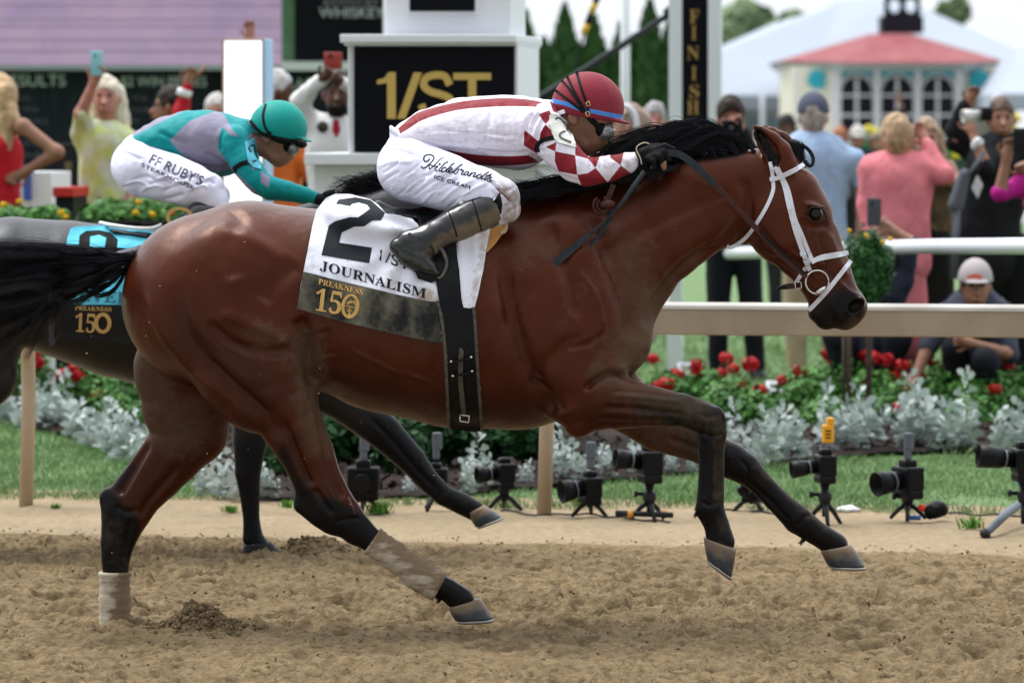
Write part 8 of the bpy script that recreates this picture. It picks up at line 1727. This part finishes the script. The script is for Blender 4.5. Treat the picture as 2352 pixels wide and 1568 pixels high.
b_ = empty('fallen_bar', P(1490, 1192, 17.9) * (1, 1, 0), 'black bar with orange end caps lying on the sand under the tall remote camera', 'bar'); v, f = tubes([[P(1415, 1176, 17.95) * (1, 1, 0) + (0, 0, .03), P(1545, 1186, 17.85) * (1, 1, 0) + (0, 0, .03)]], [.012], 10); mk('bar', v, f, m_leg, b_)
for px, py in ((1448, 1180), (1528, 1187)): v, f = tubes([[P(px - 6, py, 17.88) * (1, 1, 0) + (0, 0, .032), P(px + 6, py, 17.88) * (1, 1, 0) + (0, 0, .032)]], [.017], 10); mk('end_cap', v, f, M('orange_cap', (.7, .30, .05), .5), b_)
for i, (lab, pts) in enumerate((('thin black cable lying along the sand by the middle rail post', [(1150, 1178), (1240, 1188), (1330, 1186), (1400, 1192), (1480, 1200), (1540, 1203)]), ('thin black cable lying along the turf edge at the right', [(1650, 1176), (1720, 1180), (1800, 1186)]), ('thin black cable on the turf edge right of the pouch', [(2180, 1184), (2260, 1188), (2352, 1190)]))):
    q = spline([(*a, 0) for a in pts], 6); v, f = tubes([[P(a[0], a[1], gy(a[1])) + (0, 0, .012 + .004 * math.sin(j)) for j, a in enumerate(q)]], [.004], 6); tag(mk('cable', v, f, m_leg, loc=P(*pts[0], gy(pts[0][1]))), lab, 'cable')
# stand clutter behind the left hedge
cb = empty('cooler_stand', P(140, 0, 25.4) * (1, 1, 0), 'black stand with a red top between the red dress and the floral jacket', 'stand')
pslab(120, 168, 430, 452, 0, .4, M('red_top', (.5, .03, .02), .6), 'top', cb, 25.4); pslab(124, 166, 452, HY + EYE * FL / 25.4, .03, .37, M('stand_black', (.012, .012, .014), .6), 'body', cb, 25.4)
wt2 = empty('white_table', P(85, 0, 26.5) * (1, 1, 0), 'white table draped in cloth with blue and white items behind the red dress', 'table')
pslab(40, 118, 395, HY + EYE * FL / 26.5, 0, .5, m_wpaint, 'table_cloth', wt2, 26.5); pslab(58, 74, 380, 460, -.05, -.01, M('blue_ribbon', (.05, .10, .38), .6), 'ribbon', wt2, 26.5)
bl = empty('black_case', P(152, 0, 27.5) * (1, 1, 0), 'tall black case behind the raised arm of the woman in the floral jacket', 'case'); pslab(132, 182, 330, HY + EYE * FL / 27.5, 0, .3, M('case_black', (.010, .011, .014), .5), 'shell', bl, 27.5); pslab(150, 166, 372, 392, -.02, .0, M('case_gold', (.12, .09, .05), .5), 'latch', bl, 27.5)
def specks():
    R = np.random.default_rng(9); V = []; F = []; o = np.array([(1, 0, 0), (-1, 0, 0), (0, 1, 0), (0, -1, 0), (0, 0, 1), (0, 0, -1)]); fc = [(0, 2, 4), (2, 1, 4), (1, 3, 4), (3, 0, 4), (2, 0, 5), (1, 2, 5), (3, 1, 5), (0, 3, 5)]
    for i in range(150):
        px, py = (R.uniform(150, 1000), R.uniform(500, 1350)) if i % 2 else (R.uniform(330, 560), 1440 - abs(R.normal(0, 38))); Yq = R.uniform(13.5, 14.6); s = R.uniform(.0012, .003); b = len(V)
        V += list(P(px, py, Yq) + o * s * R.uniform(.6, 1.4, (6, 1))); F += [tuple(q + b for q in f) for f in fc]
    return V, F
v, f = specks(); tag(mk('flying_dirt', v, f, M('flying_dirt', (.30, .21, .13), .9), smooth=False), 'tiny crumbs of dirt flying behind the hooves of the bay horse', 'dirt', kind='stuff')
